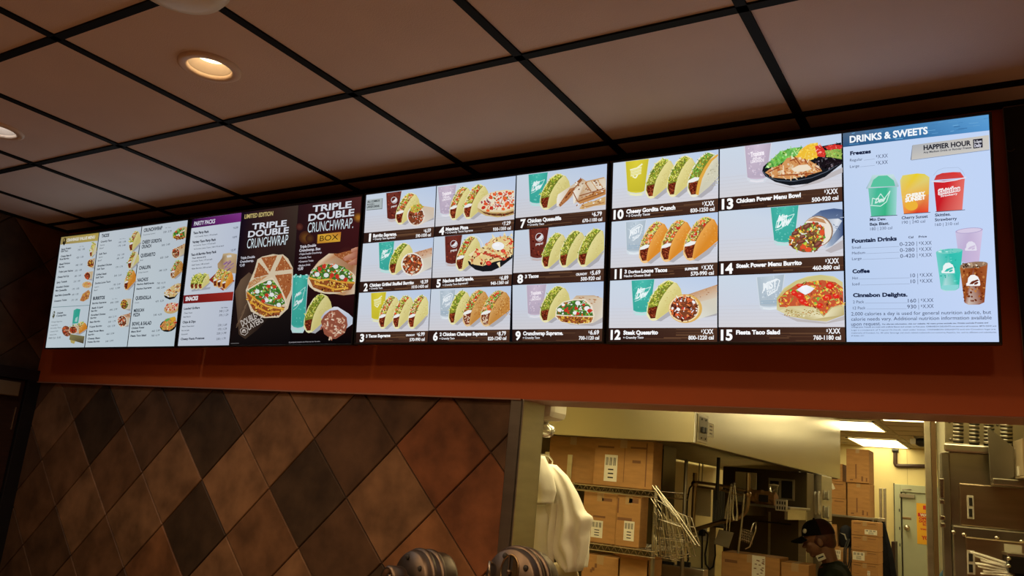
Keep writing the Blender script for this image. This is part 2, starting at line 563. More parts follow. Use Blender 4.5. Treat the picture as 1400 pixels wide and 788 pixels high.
# ------------------------------------------------------------------ recessed ceiling lamps and ceiling fitting
for (lx, ly), glow, lab in zip(lamp_holes, (M_BULBC, M_BULBW), ('round recessed ceiling lamp with cool white light at the left edge', 'round recessed ceiling lamp glowing warm in a white ribbed can')):
    e = empty('recessed_lamp', (lx, ly, ZC), lab, 'ceiling lamp', 'recessed lamps in the dining ceiling')
    MB().lathe([(0.094, 0.0), (0.094, -0.006), (0.086, -0.010), (0.068, -0.009), (0.064, -0.002), (0.064, 0.004)], (lx, ly, ZC), n=48, caps=False).build('trim_ring', M_CANRIM, e)
    prof = []
    for k in range(14):
        z = 0.002 + 0.0085 * k
        prof += [(0.064 - 0.0007 * k, z), (0.0624 - 0.0007 * k, z + 0.0043)]
    MB().lathe(prof + [(0.052, 0.124)], (lx, ly, ZC), n=48, caps=False).build('ribbed_baffle', M_CAN, e)
    MB().lathe([(0.0, 0.030), (0.030, 0.031), (0.046, 0.034), (0.054, 0.042), (0.052, 0.07), (0.03, 0.124)], (lx, ly, ZC), n=32, caps=False).build('bulb', glow, e)
o = MB().lathe([(0.0, -0.058), (0.075, -0.056), (0.108, -0.046), (0.122, -0.026), (0.125, 0.0)], (2.585, -1.265, ZC - 0.001), n=48, caps=False).build('smoke_detector', M_WHITEP, origin=(2.585, -1.265, ZC))
tag(o, 'pale round ceiling fitting cut off by the top edge of the picture', 'smoke detector')

# ------------------------------------------------------------------ menu screens (flat pictures on lit panels)
P0 = Vector((0, 0, 2.2))
PN = Vector((0, -math.cos(TILT), -math.sin(TILT)))


def scr(px, py, d=0.0):
    r = ray(px, py)
    t = (P0 + d * PN - CAM).dot(PN) / r.dot(PN)
    return CAM + t * r


_text = {}


def glyphs(s, bold):
    k = (s, bold)
    if k not in _text:
        cu = bpy.data.curves.new('t', 'FONT')
        cu.body = s
        cu.size = 1
        cu.offset = bold
        cu.resolution_u = 3
        o = bpy.data.objects.new('t', cu)
        me = o.to_mesh()
        vs = [(v.co.x, v.co.y) for v in me.vertices]
        fs = [tuple(p.vertices) for p in me.polygons]
        o.to_mesh_clear()
        bpy.data.objects.remove(o)
        bpy.data.curves.remove(cu)
        x0 = min(v[0] for v in vs)
        x1 = max(v[0] for v in vs)
        _text[k] = ([((v[0] - x0) / (x1 - x0), v[1] / 0.682) for v in vs], fs)
    return _text[k]


class Pic:
    """flat coloured shapes lying on a screen, in the photograph's frame"""
    d = 0.0
    edge = None          # right edge of the lit glass the shapes must stay on

    def __init__(self, base=0.0004):
        self.m = MB()
        self.d = base
        self.starts = []

    def _c(self, c):
        return lin(c)

    def poly(self, pts, col, cols=None):
        self.d += 5e-6
        n = len(pts)
        if Pic.edge:
            (ax, ay), (bx, by) = Pic.edge
            pts = [(min(x, ax + (bx - ax) * (y - ay) / (by - ay) - 0.25), y) for x, y in pts]
        self.starts.append(len(self.m.v))
        vs = [scr(x, y, self.d) for x, y in pts]
        k = len(self.m.v)
        self.m.add(vs, [tuple(range(n))], self._c(col))
        if cols:
            for i, c in enumerate(cols):
                self.m.c[k + i] = self._c(c)
        return self

    def ell(self, cx, cy, rx, ry, col, rot=0.0, n=14, a0=0.0, a1=360.0):
        r = math.radians(rot)
        pts = []
        m = n if a1 - a0 >= 360 else n + 1
        for i in range(m):
            a = math.radians(a0 + (a1 - a0) * i / n)
            x, y = rx * math.cos(a), ry * math.sin(a)
            pts.append((cx + x * math.cos(r) - y * math.sin(r), cy + x * math.sin(r) + y * math.cos(r)))
        return self.poly(pts, col)

    def ring(self, cx, cy, rx, ry, w, col, rot=0, a0=0, a1=360, n=20):
        r = math.radians(rot)
        for i in range(n):
            q = []
            for a, k in ((a0 + (a1 - a0) * i / n, 0), (a0 + (a1 - a0) * (i + 1) / n, 0), (a0 + (a1 - a0) * (i + 1) / n, 1), (a0 + (a1 - a0) * i / n, 1)):
                a = math.radians(a)
                x, y = (rx - w * k) * math.cos(a), (ry - w * k) * math.sin(a)
                q.append((cx + x * math.cos(r) - y * math.sin(r), cy + x * math.sin(r) + y * math.cos(r)))
            self.poly(q, col)
        return self

    def stroke(self, x0, y0, x1, y1, w, col):
        dx, dy = x1 - x0, y1 - y0
        l = math.hypot(dx, dy) or 1
        nx, ny = -dy / l * w / 2, dx / l * w / 2
        return self.poly([(x0 + nx, y0 + ny), (x1 + nx, y1 + ny), (x1 - nx, y1 - ny), (x0 - nx, y0 - ny)], col)

    def path(self, pts, w, col):
        for a, b in zip(pts[:-1], pts[1:]):
            self.stroke(*a, *b, w, col)
        return self

    def text(self, s, x0, y0, x1, y1, h, col=(255, 255, 255), bold=0.02, shear=0.0):
        self.d += 5e-6
        vs, fs = glyphs(s, bold)
        self.starts.append(len(self.m.v))
        a, b = scr(x0, y0, self.d), scr(x1, y1, self.d)
        ex = b - a
        m = ((x0 + x1) / 2, (y0 + y1) / 2)
        up = Vector((0, -math.sin(TILT), math.cos(TILT)))
        g = (scr(m[0], m[1] - h) - scr(*m)).dot(up) - ex.z / max(abs(ex.x), 1e-6) * 0
        nrm = up * g
        self.m.add([a + v[0] * ex + v[1] * (nrm + shear * ex.normalized() * g) for v in vs], fs, self._c(col))
        return self

    def build(self, name, gain, parent):
        """links the shapes; shapes that lie apart become separate objects of the same name"""
        m = self.m
        ma = emit('screen_light_%d' % int(gain * 100), None, gain)
        if name in ('menu_panel', 'lit_glass'):
            return m.build(name, ma, parent)
        boxes = np.array([[[min(m.v[i][k] for i in g) for k in (0, 1, 2)], [max(m.v[i][k] for i in g) for k in (0, 1, 2)]] for g in self.groups()])
        lo, hi = boxes[:, 0], boxes[:, 1]
        size = (hi - lo).max(axis=1)
        gap = np.maximum(0, np.maximum(lo[:, None] - hi[None], lo[None] - hi[:, None]))
        near = np.sqrt((gap ** 2).sum(axis=2)) <= 0.016
        lab = np.arange(len(boxes))
        while True:
            new = np.where(near, lab[None, :], len(boxes)).min(axis=1)
            if (new == lab).all():
                break
            lab = new
        gs = self.groups()
        owner = {}
        for g, l in zip(gs, lab):
            for i in g:
                owner[i] = l
        out = None
        for l in dict.fromkeys(lab):
            idx = [i for i in range(len(m.v)) if owner.get(i) == l]
            re = {i: k for k, i in enumerate(idx)}
            b = MB()
            b.v = [m.v[i] for i in idx]
            b.c = [m.c[i] for i in idx]
            b.f = [tuple(re[i] for i in f) for f in m.f if owner[f[0]] == l]
            b.s = [False] * len(b.f)
            out = b.build(name, ma, parent)
        return out

    def groups(self):
        st = self.starts + [len(self.m.v)]
        return [range(a, b) for a, b in zip(st[:-1], st[1:]) if b > a]


def mix(a, b, t):
    return tuple(a[i] + (b[i] - a[i]) * t for i in range(3))


def jit(c, k=18):
    v = random.uniform(-k, k)
    return tuple(min(255, max(0, x + v + random.uniform(-k, k) * 0.4)) for x in c)


LET = [(196, 208, 66), (216, 214, 84), (134, 170, 48), (226, 220, 104), (84, 126, 40), (232, 224, 128)]
GRN = [(86, 160, 52), (120, 190, 74), (60, 128, 40), (150, 205, 96), (190, 214, 120)]
MEAT = [(120, 44, 22), (158, 66, 34), (92, 30, 18), (176, 88, 52), (70, 22, 14)]
TOM = [(222, 84, 44), (236, 104, 52), (200, 52, 36), (240, 130, 74)]
STEAK = [(98, 48, 38), (126, 64, 48), (76, 34, 28)]
CHS = [(240, 196, 70), (232, 172, 50), (246, 214, 110)]
WHT = (240, 240, 238)
TL_, TF_ = [(0.11, 0.04), (0.02, 0.2), (0.05, 0.4), (0.17, 0.62), (0.35, 0.84), (0.58, 0.985)], [(0.24, 0.05), (0.28, 0.25), (0.35, 0.45), (0.47, 0.64), (0.62, 0.82), (0.76, 0.94)]


def lerp_list(l, s):
    s = min(max(s, 0), 0.9999) * (len(l) - 1)
    i = int(s)
    return (l[i][0] + (l[i + 1][0] - l[i][0]) * (s - i), l[i][1] + (l[i + 1][1] - l[i][1]) * (s - i))


def taco(p, x0, y0, x1, y1, kind='plain', clip=None):
    W, H = x1 - x0, y1 - y0
    cl = (lambda x: min(x, clip)) if clip else (lambda x: x)
    T = lambda q: (cl(x0 + q[0] * W), y1 - q[1] * H)
    shell = {'plain': (222, 213, 138), 'sup': (222, 213, 140), 'dor': (226, 142, 44), 'chal': (202, 140, 68), 'gord': (214, 214, 196)}[kind]
    rim = mix(shell, (255, 250, 225), 0.5)
    sil = [(0.09, 0.01), (0.0, 0.12), (0.0, 0.28), (0.05, 0.46), (0.16, 0.66), (0.33, 0.87), (0.5, 0.98), (0.66, 1.0), (0.84, 0.93), (0.95, 0.79), (1.0, 0.6), (0.97, 0.44), (0.62, 0.22), (0.28, 0.0), (0.17, -0.02)]
    # soft shade the picture itself shows on its table top
    p.poly([T(q) for q in [(0.2, 0.0), (0.95, 0.42), (1.05, 0.40), (0.7, 0.14), (0.4, -0.03)]], (176, 174, 180))
    p.poly([T(q) for q in sil], rim)
    face = TF_ + [(0.84, 0.93), (0.95, 0.79), (1.0, 0.6), (0.97, 0.44), (0.62, 0.22), (0.3, 0.02)]
    p.poly([T(q) for q in face], shell, [mix(shell, (255, 240, 190), 0.25)] * len(TF_) + [mix(shell, (150, 110, 40), t) for t in (0.2, 0.1, 0.0, 0.05, 0.12, 0.1)])
    nsp = int(W * H / 55)
    for _ in range(nsp):
        q = (random.uniform(0.5, 0.9), random.uniform(0.3, 0.8))
        p.ell(*T(q), random.uniform(0.4, 1.0), random.uniform(0.3, 0.8), mix(shell, random.choice([(255, 245, 190), (170, 130, 70)]), 0.3), n=5)
    if kind == 'gord':
        p.poly([T(q) for q in [(0.24, 0.05), (0.28, 0.25), (0.35, 0.45), (0.47, 0.64), (0.62, 0.82), (0.86, 0.96), (0.9, 0.92), (0.7, 0.8), (0.54, 0.6), (0.42, 0.4), (0.36, 0.2), (0.32, 0.03)]], (226, 170, 70))
        for _ in range(14):
            p.ell(*T((random.uniform(0.55, 0.97), random.uniform(0.25, 0.72))), 0.9, 0.7, (170, 166, 140), n=6)
    if kind == 'chal':
        for _ in range(int(W * H / 22)):
            p.ell(*T((random.uniform(0.42, 0.95), random.uniform(0.28, 0.82))), random.uniform(0.5, 1.1), random.uniform(0.4, 0.9), random.choice([(184, 116, 52), (226, 178, 108), (160, 96, 40)]), n=5)
    p.poly([T(q) for q in TL_ + TF_[::-1]], (128, 132, 46) if kind in ('plain', 'gord') else (150, 96, 50))
    P = lambda s, w: (lambda a, b: T((a[0] + (b[0] - a[0]) * w, a[1] + (b[1] - a[1]) * w)))(lerp_list(TL_, s), lerp_list(TF_, s))
    # meat in the lower third
    p.poly([P(s, 0.05) for s in (0, 0.15, 0.3)] + [P(s, 0.97) for s in (0.3, 0.15, 0)], (104, 36, 20))
    for _ in range(int(9 + W * H / 40)):
        q = P(random.uniform(0.02, 0.3), random.uniform(0.1, 0.9))
        p.ell(*q, random.uniform(0.5, 1.3), random.uniform(0.4, 1.0), random.choice(MEAT if kind != 'chal' else [(226, 196, 160), (150, 70, 44), (240, 222, 196), (120, 50, 34)]), rot=random.uniform(0, 180), n=6)
    pal = LET if kind in ('plain', 'sup', 'dor') else GRN + CHS[:1]
    for _ in range(int(20 + W * H / 22)):
        s = random.uniform(0.33, 0.985)
        a, b = P(s, random.uniform(-0.05, 0.9)), random.uniform(0, math.pi)
        l = random.uniform(1.2, 3.4)
        p.stroke(a[0], a[1], a[0] + l * math.cos(b), a[1] - l * abs(math.sin(b)), random.uniform(0.6, 1.1), jit(random.choice(pal)))
    if kind in ('plain',):
        for _ in range(8):
            a = P(random.uniform(0.4, 0.95), random.uniform(0.6, 0.98))
            p.ell(*a, 0.6, 0.5, (60, 78, 30), n=5)
    if kind in ('sup', 'dor', 'chal'):
        for s in (0.44, 0.55, 0.66, 0.8, 0.9):
            for _ in range(2):
                q = P(s + random.uniform(-0.04, 0.04), random.uniform(0.1, 0.85))
                p.ell(*q, random.uniform(1.3, 2.5) * W / 34, random.uniform(1.0, 1.9) * W / 34, random.choice(TOM), rot=random.uniform(-60, 20), n=8)
        for _ in range(int(14 + W * H / 60)):
            a, b = P(random.uniform(0.38, 0.98), random.uniform(0, 0.9)), random.uniform(0, math.pi)
            p.stroke(a[0], a[1], a[0] + 2 * math.cos(b), a[1] - 2 * math.sin(b), 0.6, random.choice([(240, 226, 160), (96, 140, 60), (236, 236, 210)]))
    if kind in ('sup', 'dor', 'chal', 'gord'):
        p.poly([P(0.31, -0.05), P(0.37, 0.0), P(0.41, 0.5), P(0.38, 1.0), P(0.32, 0.95), P(0.30, 0.5)], WHT)


def cup(p, tl, tr, bl, br, kind):
    col = {'cola': (108, 40, 30), 'teal': (64, 184, 168), 'yellow': (222, 206, 50), 'pink': (206, 188, 209), 'clear': (190, 205, 217)}[kind]
    f = lambda u, v: tuple((tl[i] * (1 - u) + tr[i] * u) * (1 - v) + (bl[i] * (1 - u) + br[i] * u) * v for i in (0, 1))
    edge = mix(col, (235, 240, 245), 0.35)
    p.poly([f(-0.04, 0), f(1.04, 0), f(1.02, 1.1), f(0.9, 1.17), f(0.1, 1.17), f(-0.02, 1.1)], mix((214, 222, 230), col, 0.12))
    p.poly([f(0, 0), f(0.5, 0), f(1, 0), f(1, 1), f(0.82, 1.05), f(0.5, 1.07), f(0.18, 1.05), f(0, 1)], col,
           [mix(col, (20, 30, 40), 0.08), mix(col, (255, 255, 255), 0.06), mix(col, (20, 30, 40), 0.1), mix(col, (20, 30, 40), 0.12), col, mix(col, (255, 255, 255), 0.08), col, mix(col, (20, 30, 40), 0.1)])
    w = tr[0] - tl[0]
    if kind in ('cola', 'teal', 'pink', 'clear'):
        for _ in range(int(w * 1.4)):
            q = f(random.uniform(0.08, 0.92), random.uniform(0.03, 1.0))
            c = random.choice([(70, 18, 14), (150, 66, 46), (128, 48, 34)]) if kind == 'cola' else mix(col, random.choice([(255, 255, 255), (255, 255, 255), (90, 110, 140)]), 0.22)
            p.ell(*q, random.uniform(0.6, 1.6), random.uniform(0.5, 1.3), c, rot=random.uniform(0, 90), n=6)
    p.poly([f(0.12, 1.08), f(0.5, 1.11), f(0.88, 1.08), f(0.86, 1.14), f(0.5, 1.17), f(0.14, 1.14)], mix(col, (240, 245, 248), 0.7))
    if kind == 'cola':
        c = f(0.56, 0.32)
        r = w * 0.205
        p.ell(*c, r, r * 1.05, (232, 232, 236), n=22).ell(*c, r * 0.86, r * 0.9, (96, 34, 28), n=22)
        p.poly([(c[0] - r * 0.72, c[1] + r * 0.5), (c[0] - r * 0.1, c[1] + r * 0.05), (c[0] + r * 0.55, c[1] - r * 0.72), (c[0] + r * 0.86, c[1] - r * 0.1), (c[0] + r * 0.5, c[1] + r * 0.62), (c[0] - r * 0.2, c[1] + r * 0.72)], (232, 232, 236))
        a, b = f(0.36, 0.60), f(0.80, 0.575)
        p.text('pepsi', *a, *b, w * 0.12, (226, 220, 220), 0.03)
    elif kind == 'teal':
        a, b = f(0.14, 0.62), f(0.72, 0.55)
        lw = (236, 248, 248)
        p.path([f(0.12, 0.64), f(0.2, 0.42), f(0.62, 0.3), f(0.88, 0.24), f(0.7, 0.5), f(0.3, 0.66), f(0.1, 0.70)], max(0.5, w * 0.03), mix(lw, col, 0.25))
        p.text('Mtn', *f(0.2, 0.44), *f(0.58, 0.38), w * 0.2, lw, 0.05, 0.35)
        p.text('Dew', *f(0.16, 0.62), *f(0.72, 0.54), w * 0.28, lw, 0.05, 0.35)
    elif kind == 'yellow':
        lw = (244, 244, 206)
        for q in range(5):
            p.stroke(*f(0.2, 0.3 + 0.05 * q), *f(0.72, 0.24 + 0.05 * q), w * 0.045, mix(lw, col, 0.1 + 0.1 * (q % 2)))
        p.path([f(0.18, 0.30), f(0.5, 0.26), f(0.74, 0.14)], w * 0.06, lw)
        p.path([f(0.3, 0.52), f(0.45, 0.58), f(0.55, 0.48)], w * 0.06, lw)
    elif kind == 'pink':
        lw = (246, 238, 246)
        p.text('Tropicana', *f(0.2, 0.36), *f(0.78, 0.32), w * 0.17, lw, 0.06)
        p.text('PINK', *f(0.3, 0.47), *f(0.7, 0.45), w * 0.09, lw, 0.03)
        p.text('LEMONADE', *f(0.2, 0.56), *f(0.8, 0.53), w * 0.1, lw, 0.03)
    else:
        lw = (238, 244, 248)
        p.path([f(0.16, 0.58), f(0.3, 0.26), f(0.72, 0.12), f(0.86, 0.18), f(0.78, 0.5), f(0.4, 0.68)], w * 0.035, lw)
        p.text('MIST', *f(0.2, 0.5), *f(0.78, 0.38), w * 0.27, lw, 0.05)
        p.text('TWST', *f(0.34, 0.66), *f(0.74, 0.58), w * 0.15, lw, 0.03)
        for v in (0.86, 0.93):
            p.stroke(*f(0.05, v), *f(0.95, v), w * 0.03, (150, 176, 196))


def stuffing(p, pts, pals, n, r0, r1, base):
    p.poly(pts, base)
    x0, x1 = min(q[0] for q in pts), max(q[0] for q in pts)
    y0, y1 = min(q[1] for q in pts), max(q[1] for q in pts)
    k = 0
    while k < n:
        x, y = random.uniform(x0, x1), random.uniform(y0, y1)
        ins = False
        for i in range(len(pts)):
            a, b = pts[i - 1], pts[i]
            if (a[1] > y) != (b[1] > y) and x < (b[0] - a[0]) * (y - a[1]) / (b[1] - a[1]) + a[0]:
                ins = not ins
        if ins:
            k += 1
            c = random.choice(random.choice(pals))
            if random.random() < 0.5:
                p.ell(x, y, random.uniform(r0, r1), random.uniform(r0, r1) * 0.7, jit(c, 10), rot=random.uniform(0, 180), n=7)
            else:
                a = random.uniform(0, 3.14)
                l = random.uniform(r0, r1) * 1.3
                p.stroke(x - l * math.cos(a), y - l * math.sin(a), x + l * math.cos(a), y + l * math.sin(a), r0 * 0.9, jit(c, 10))


def ellpts(cx, cy, rx, ry, rot=0, n=22):
    r = math.radians(rot)
    return [(cx + rx * math.cos(2 * math.pi * i / n) * math.cos(r) - ry * math.sin(2 * math.pi * i / n) * math.sin(r), cy + rx * math.cos(2 * math.pi * i / n) * math.sin(r) + ry * math.sin(2 * math.pi * i / n) * math.cos(r)) for i in range(n)]


def burrito(p, cx, cy, rx, ry, top, bot, pals, skin=(226, 212, 190), grill=None, ring=None, n=90):
    """a rolled burrito with its open end to the lower left; top and bot are the two far corners"""
    p.poly([(cx - rx * 0.2, cy + ry * 0.95), (bot[0], bot[1] + 3), (bot[0], bot[1] - 1), (cx + rx, cy + ry * 0.4)], (176, 172, 176))
    body = [(cx - rx * 0.25, cy - ry * 0.98), (cx + rx * 0.5, cy - ry * 1.12), top, bot, (cx + rx * 0.45, cy + ry * 0.98)]
    p.poly(body, skin, [mix(skin, (255, 250, 240), 0.3), mix(skin, (190, 150, 110), 0.25), mix(skin, (200, 160, 120), 0.3), mix(skin, (150, 140, 120), 0.2), mix(skin, (255, 255, 250), 0.2)])
    if grill:
        g = [(cx + rx * 0.2, cy - ry * 1.06), top, (top[0], top[1] + (bot[1] - top[1]) * 0.45), (cx + rx * 1.0, cy - ry * 0.5)]
        p.poly(g, grill, [grill, mix(grill, skin, 0.1), mix(grill, skin, 0.7), mix(grill, skin, 0.6)])
        for _ in range(26):
            a, b = random.random(), random.random() * 0.7
            q = tuple(g[0][i] * (1 - a) * (1 - b) + g[1][i] * a * (1 - b) + g[2][i] * a * b + g[3][i] * (1 - a) * b for i in (0, 1))
            p.ell(*q, random.uniform(0.6, 1.5), 0.6, mix(grill, random.choice([(120, 60, 30), (240, 220, 190)]), 0.4), n=6)
    if ring:
        p.ell(cx + rx * 0.08, cy, rx * 1.12, ry * 1.1, ring, n=26)
        p.ell(cx, cy, rx * 1.02, ry * 1.02, mix(ring, (255, 245, 220), 0.6), n=26)
    else:
        p.ell(cx, cy, rx * 1.06, ry * 1.05, mix(skin, (255, 250, 240), 0.4), n=26)
    stuffing(p, ellpts(cx, cy, rx * 0.92, ry * 0.93), pals, n, max(0.8, rx * 0.06), max(1.3, rx * 0.15), (126, 66, 40))


def bell(p, cx, cy, w, col, dark):
    """a plain bell mark: dome, rim and swinging clapper"""
    h = w * 0.8
    p.poly([(cx - w * .5, cy + h * .5), (cx - w * .52, cy + h * .3), (cx - w * .42, cy + h * .2), (cx - w * .38, cy - h * .2), (cx - w * .2, cy - h * .46), (cx + w * .08, cy - h * .5), (cx + w * .34, cy - h * .3), (cx + w * .46, cy + h * .05), (cx + w * .5, cy + h * .4), (cx + w * .46, cy + h * .5)], col)
    p.poly([(cx - w * .30, cy + h * .36), (cx - w * .12, cy + h * .1), (cx + w * .3, cy - h * .08), (cx + w * .4, cy + h * .02), (cx + w * .1, cy + h * .2), (cx - w * .06, cy + h * .36)], dark)
    p.ell(cx + w * .2, cy + h * .28, w * .17, h * .10, dark, rot=-25, n=10)


SKYM, SKYB = (206, 217, 238), (214, 214, 224)


def cell(p, tl, tr, bl, br, cbl, cbr, table=0.55):
    """picture background over its dark wood caption strip"""
    l = lambda a, b, t: (a[0] + (b[0] - a[0]) * t, a[1] + (b[1] - a[1]) * t)
    ml, mr = l(tl, bl, table), l(tr, br, table)
    p.poly([tl, tr, mr, ml], SKYM, [(204, 216, 230), (188, 206, 234), (203, 214, 233), (206, 212, 225)])
    p.poly([ml, mr, br, bl], SKYB, [(206, 212, 225), (203, 213, 230), (216, 213, 219), (212, 210, 215)])
    for k in range(6):
        t = 0.1 + k * 0.15
        a, b = l(ml, bl, t), l(mr, br, t)
        p.stroke(*a, *b, 0.35, (200, 199, 206))
    p.poly([bl, br, cbr, cbl], (70, 46, 34), [(48, 28, 22), (80, 54, 40), (74, 46, 34), (40, 24, 20)])
    for k in range(9):
        t, s0 = random.uniform(0.08, 0.92), random.uniform(0.1, 0.7)
        a, b = l(l(bl, cbl, t), l(br, cbr, t), s0), l(l(bl, cbl, t), l(br, cbr, t), min(1, s0 + random.uniform(0.15, 0.4)))
        p.stroke(*a, *b, random.uniform(0.5, 1.6), random.choice([(84, 56, 40), (96, 66, 46), (60, 36, 28), (104, 72, 50)]))


def screen(corners, label, gain):
    """housing, bezel and backlit glass of one screen from its four lit corners"""
    tl, tr, bl, br = [scr(*c) for c in corners]
    b0 = Vector(((bl.x + br.x) / 2, 0.05, bl.z))
    root = empty('menu_screen', b0, label, 'screen', 'menu screens above the counter')
    w = 0.0068
    up = Vector((0, -math.sin(TILT), math.cos(TILT)))
    ex = Vector((1, 0, 0))
    o = [bl - ex * w - up * w, br + ex * w - up * w, tr + ex * w + up * w, tl - ex * w + up * w]
    i = [bl, br, tr, tl]
    mb = MB()
    dz = PN * 0.004
    vs = [q + dz for q in o] + [q + dz for q in i] + [q - PN * 0.002 for q in i] + [q - PN * 0.030 for q in o]
    fs = []
    for k in range(4):
        j = (k + 1) % 4
        fs += [(k, j, 4 + j, 4 + k), (4 + k, 4 + j, 8 + j, 8 + k), (12 + k, 12 + j, j, k)]
    fs.append((15, 14, 13, 12))
    mb.add(vs, fs)
    mb.build('bezel', M_BLACK, root, 0.0015)
    hb = MB()
    m = [q - PN * 0.0305 + (ex * s * 0.10) + up * t * 0.10 for q, s, t in zip(o, (1, -1, -1, 1), (1, 1, -1, -1))]
    m2 = [q - PN * 0.028 for q in m]
    hb.add(m + m2, [(4, 5, 6, 7)[::-1], (0, 1, 5, 4), (1, 2, 6, 5), (2, 3, 7, 6), (3, 0, 4, 7)])
    hb.build('back_housing', M_BLACK, root)
    bk = MB()
    for fx in (0.3, 0.7):
        x = bl.x + (br.x - bl.x) * fx
        bk.box((x - 0.03, 0.045, bl.z + 0.15), (x + 0.03, YW, tl.z - 0.12))
    bk.build('wall_bracket', M_STEELD, root)
    Pic.edge = None
    g = Pic(-0.0015)
    g.poly([corners[0], corners[1], corners[3], corners[2]], (9, 10, 14))
    g.build('lit_glass', gain, root)
    Pic.edge = (corners[1], corners[3])
    return root


def menu_cell(root, gain, bg, drinks=None, food=None, words=None, extra=None):
    p = Pic()
    cell(p, *bg)
    part = p.build('menu_panel', gain, root)
    d = p.d
    for nm, fn in (('drink_picture', drinks), ('food_picture', food), ('notice_plate', extra)):
        if fn:
            q = Pic(d)
            fn(q)
            q.build(nm, gain, part)
            d = q.d
    q = Pic(d)
    for w in words:
        q.text(*w)
    q.build('lettering', gain, part)
    return part


def T4(num, name, sub, price, cal, extra=()):
    """caption words: (string, x0, y0, x1, y1, height)"""
    out = [(*num, (255, 255, 255), 0.045), (*name, (250, 250, 252), 0.035)]
    if sub:
        out.append((*sub, (236, 236, 240), 0.03))
    out += [(*price, (252, 252, 255), 0.015), (*cal, (250, 250, 252), 0.015)]
    out += [(*e, (244, 244, 248), 0.05) for e in extra]
    return out


def leader(p, x0, y0, x1, y1, col=(150, 164, 190)):
    p.stroke(x0, y0, x1, y1, 0.45, col)


def PR(s, x0, y0, x1, y1, h, col=(252, 252, 255), bold=0.03):
    """a price with its small raised dollar sign"""
    w, dy = x1 - x0, y1 - y0
    return [('$', x0, y0 - 0.42 * h, x0 + 0.11 * w, y0 + 0.11 * dy - 0.42 * h, h * 0.5, col, bold), (s, x0 + 0.15 * w, y0 + 0.15 * dy, x1, y1, h, col, bold)]


def words(num, name, sub, price, cal, extra=()):
    W = (255, 255, 255)
    out = [(*num, W, 0.04), (*name, (252, 252, 254), 0.05)]
    if sub:
        out.append((*sub, (238, 238, 242), 0.03))
    out += PR(price[0], *price[1:])
    out.append((*cal, (250, 250, 252), 0.03))
    out += [(*e, (246, 246, 250), 0.05) for e in extra]
    return out


# ---- third screen: nine numbered meals
random.seed(11)
S3 = screen([(500.9, 266.9), (830.4, 224.0), (486.2, 469.2), (823.5, 467.1)], 'wall menu screen with nine numbered meals in a three by three grid', SCREEN_GAIN[2])
G = SCREEN_GAIN[2]


def f1(p):
    taco(p, 540.7, 263.5, 574.4, 306.6, 'sup')
    burrito(p, 568.5, 295.5, 11.5, 13, (593.6, 284), (593.2, 297.5), [MEAT, MEAT, TOM, [(214, 190, 170)]], (222, 208, 192), n=70)
    stuffing(p, [(560, 288), (564, 281), (575, 278.5), (579, 283), (572, 290), (566, 291)], [LET, TOM, CHS], 26, 0.8, 1.6, (170, 170, 70))


def x1(p):
    p.poly([(501.5, 273.9), (523.4, 271.1), (522.6, 286), (500.8, 288)], (120, 128, 130))
    p.poly([(501.3, 273.6), (522.6, 270.9), (521.9, 285.2), (500.6, 287.2)], (176, 186, 188))
    for s in (('ALL COMBOS', 502.2, 277.5, 519, 275.5, 2.4), ('INCLUDE A', 501.9, 280.9, 511.8, 279.8, 1.7), ('LARGE DRINK', 501.4, 284.6, 519, 282.9, 2.6)):
        p.text(*s, (30, 34, 36), 0.03)


menu_cell(S3, G, ((501.0, 266.9), (596.2, 254.6), (497.9, 318.7), (593.8, 310.2), (496.6, 333.0), (592.8, 324.4)),
          lambda p: cup(p, (528.1, 264.1), (549, 261.3), (529.5, 298), (543, 297.2), 'cola'), f1,
          words(('1', 504.0, 330.3, 506.8, 330.0, 10), ('Burrito Supreme.', 510, 324.7, 542.3, 322.0, 4.3), ('+ Crunchy Taco Supreme®', 509.7, 328.6, 540.7, 326, 2.5),
                ('6.59', 579.4, 318.4, 588.9, 317.1, 4.6), ('590-1030 cal', 568.4, 324.7, 588.9, 323.0, 4.0)), x1)


def f2(p):
    taco(p, 531.7, 332.2, 565.2, 375.3, 'plain')
    burrito(p, 563.5, 361.5, 14.5, 15, (590.9, 338.6), (589.9, 365.2), [MEAT, TOM, [(236, 226, 200)], [(224, 150, 90), (190, 90, 50)]], (226, 220, 206), (196, 140, 100), n=90)


menu_cell(S3, G, ((496.4, 333.4), (592.7, 324.9), (492.6, 385.5), (589.6, 380.4), (490.8, 400.4), (588.8, 395.2)),
          lambda p: cup(p, (518, 332.0), (539, 330.0), (519, 366.5), (535, 368), 'teal'), f2,
          words(('2', 497, 398.2, 502.5, 397.8, 9.7), ('Chicken Grilled Stuffed Burrito', 505.1, 392.3, 565.7, 388.5, 4.0), ('+ Crunchy Taco', 504.8, 396.1, 523, 394.9, 2.3),
                ('8.39', 574.8, 388.2, 585, 387.2, 4.6), ('1010-1430 cal', 562.7, 394.6, 585, 393.1, 3.8)))


def f3(p):
    for x in (517.5, 536.8, 557.8):
        taco(p, x, 404.2 - (x - 517) * 0.02, x + 30, 449.3, 'sup', 585.6)


menu_cell(S3, G, ((490.7, 400.8), (588.7, 395.6), (487.3, 454.4), (585.5, 452.5), (486.3, 469.1), (584.4, 468.3)),
          lambda p: cup(p, (507.4, 400.9), (527.9, 399.4), (508, 434.7), (524, 435), 'yellow'), f3,
          words(('3', 491.8, 467.3, 497.5, 467.1, 9.7), ('3 Tacos Supreme', 500.1, 461.8, 533.6, 460.8, 3.9), None,
                ('6.99', 569.8, 459.9, 580.5, 459.2, 4.7), ('570-990 cal', 559.9, 466.8, 580.5, 466.0, 4.1), [('CRUNCHY', 554.9, 459.9, 567.2, 459.5, 2.3)]))


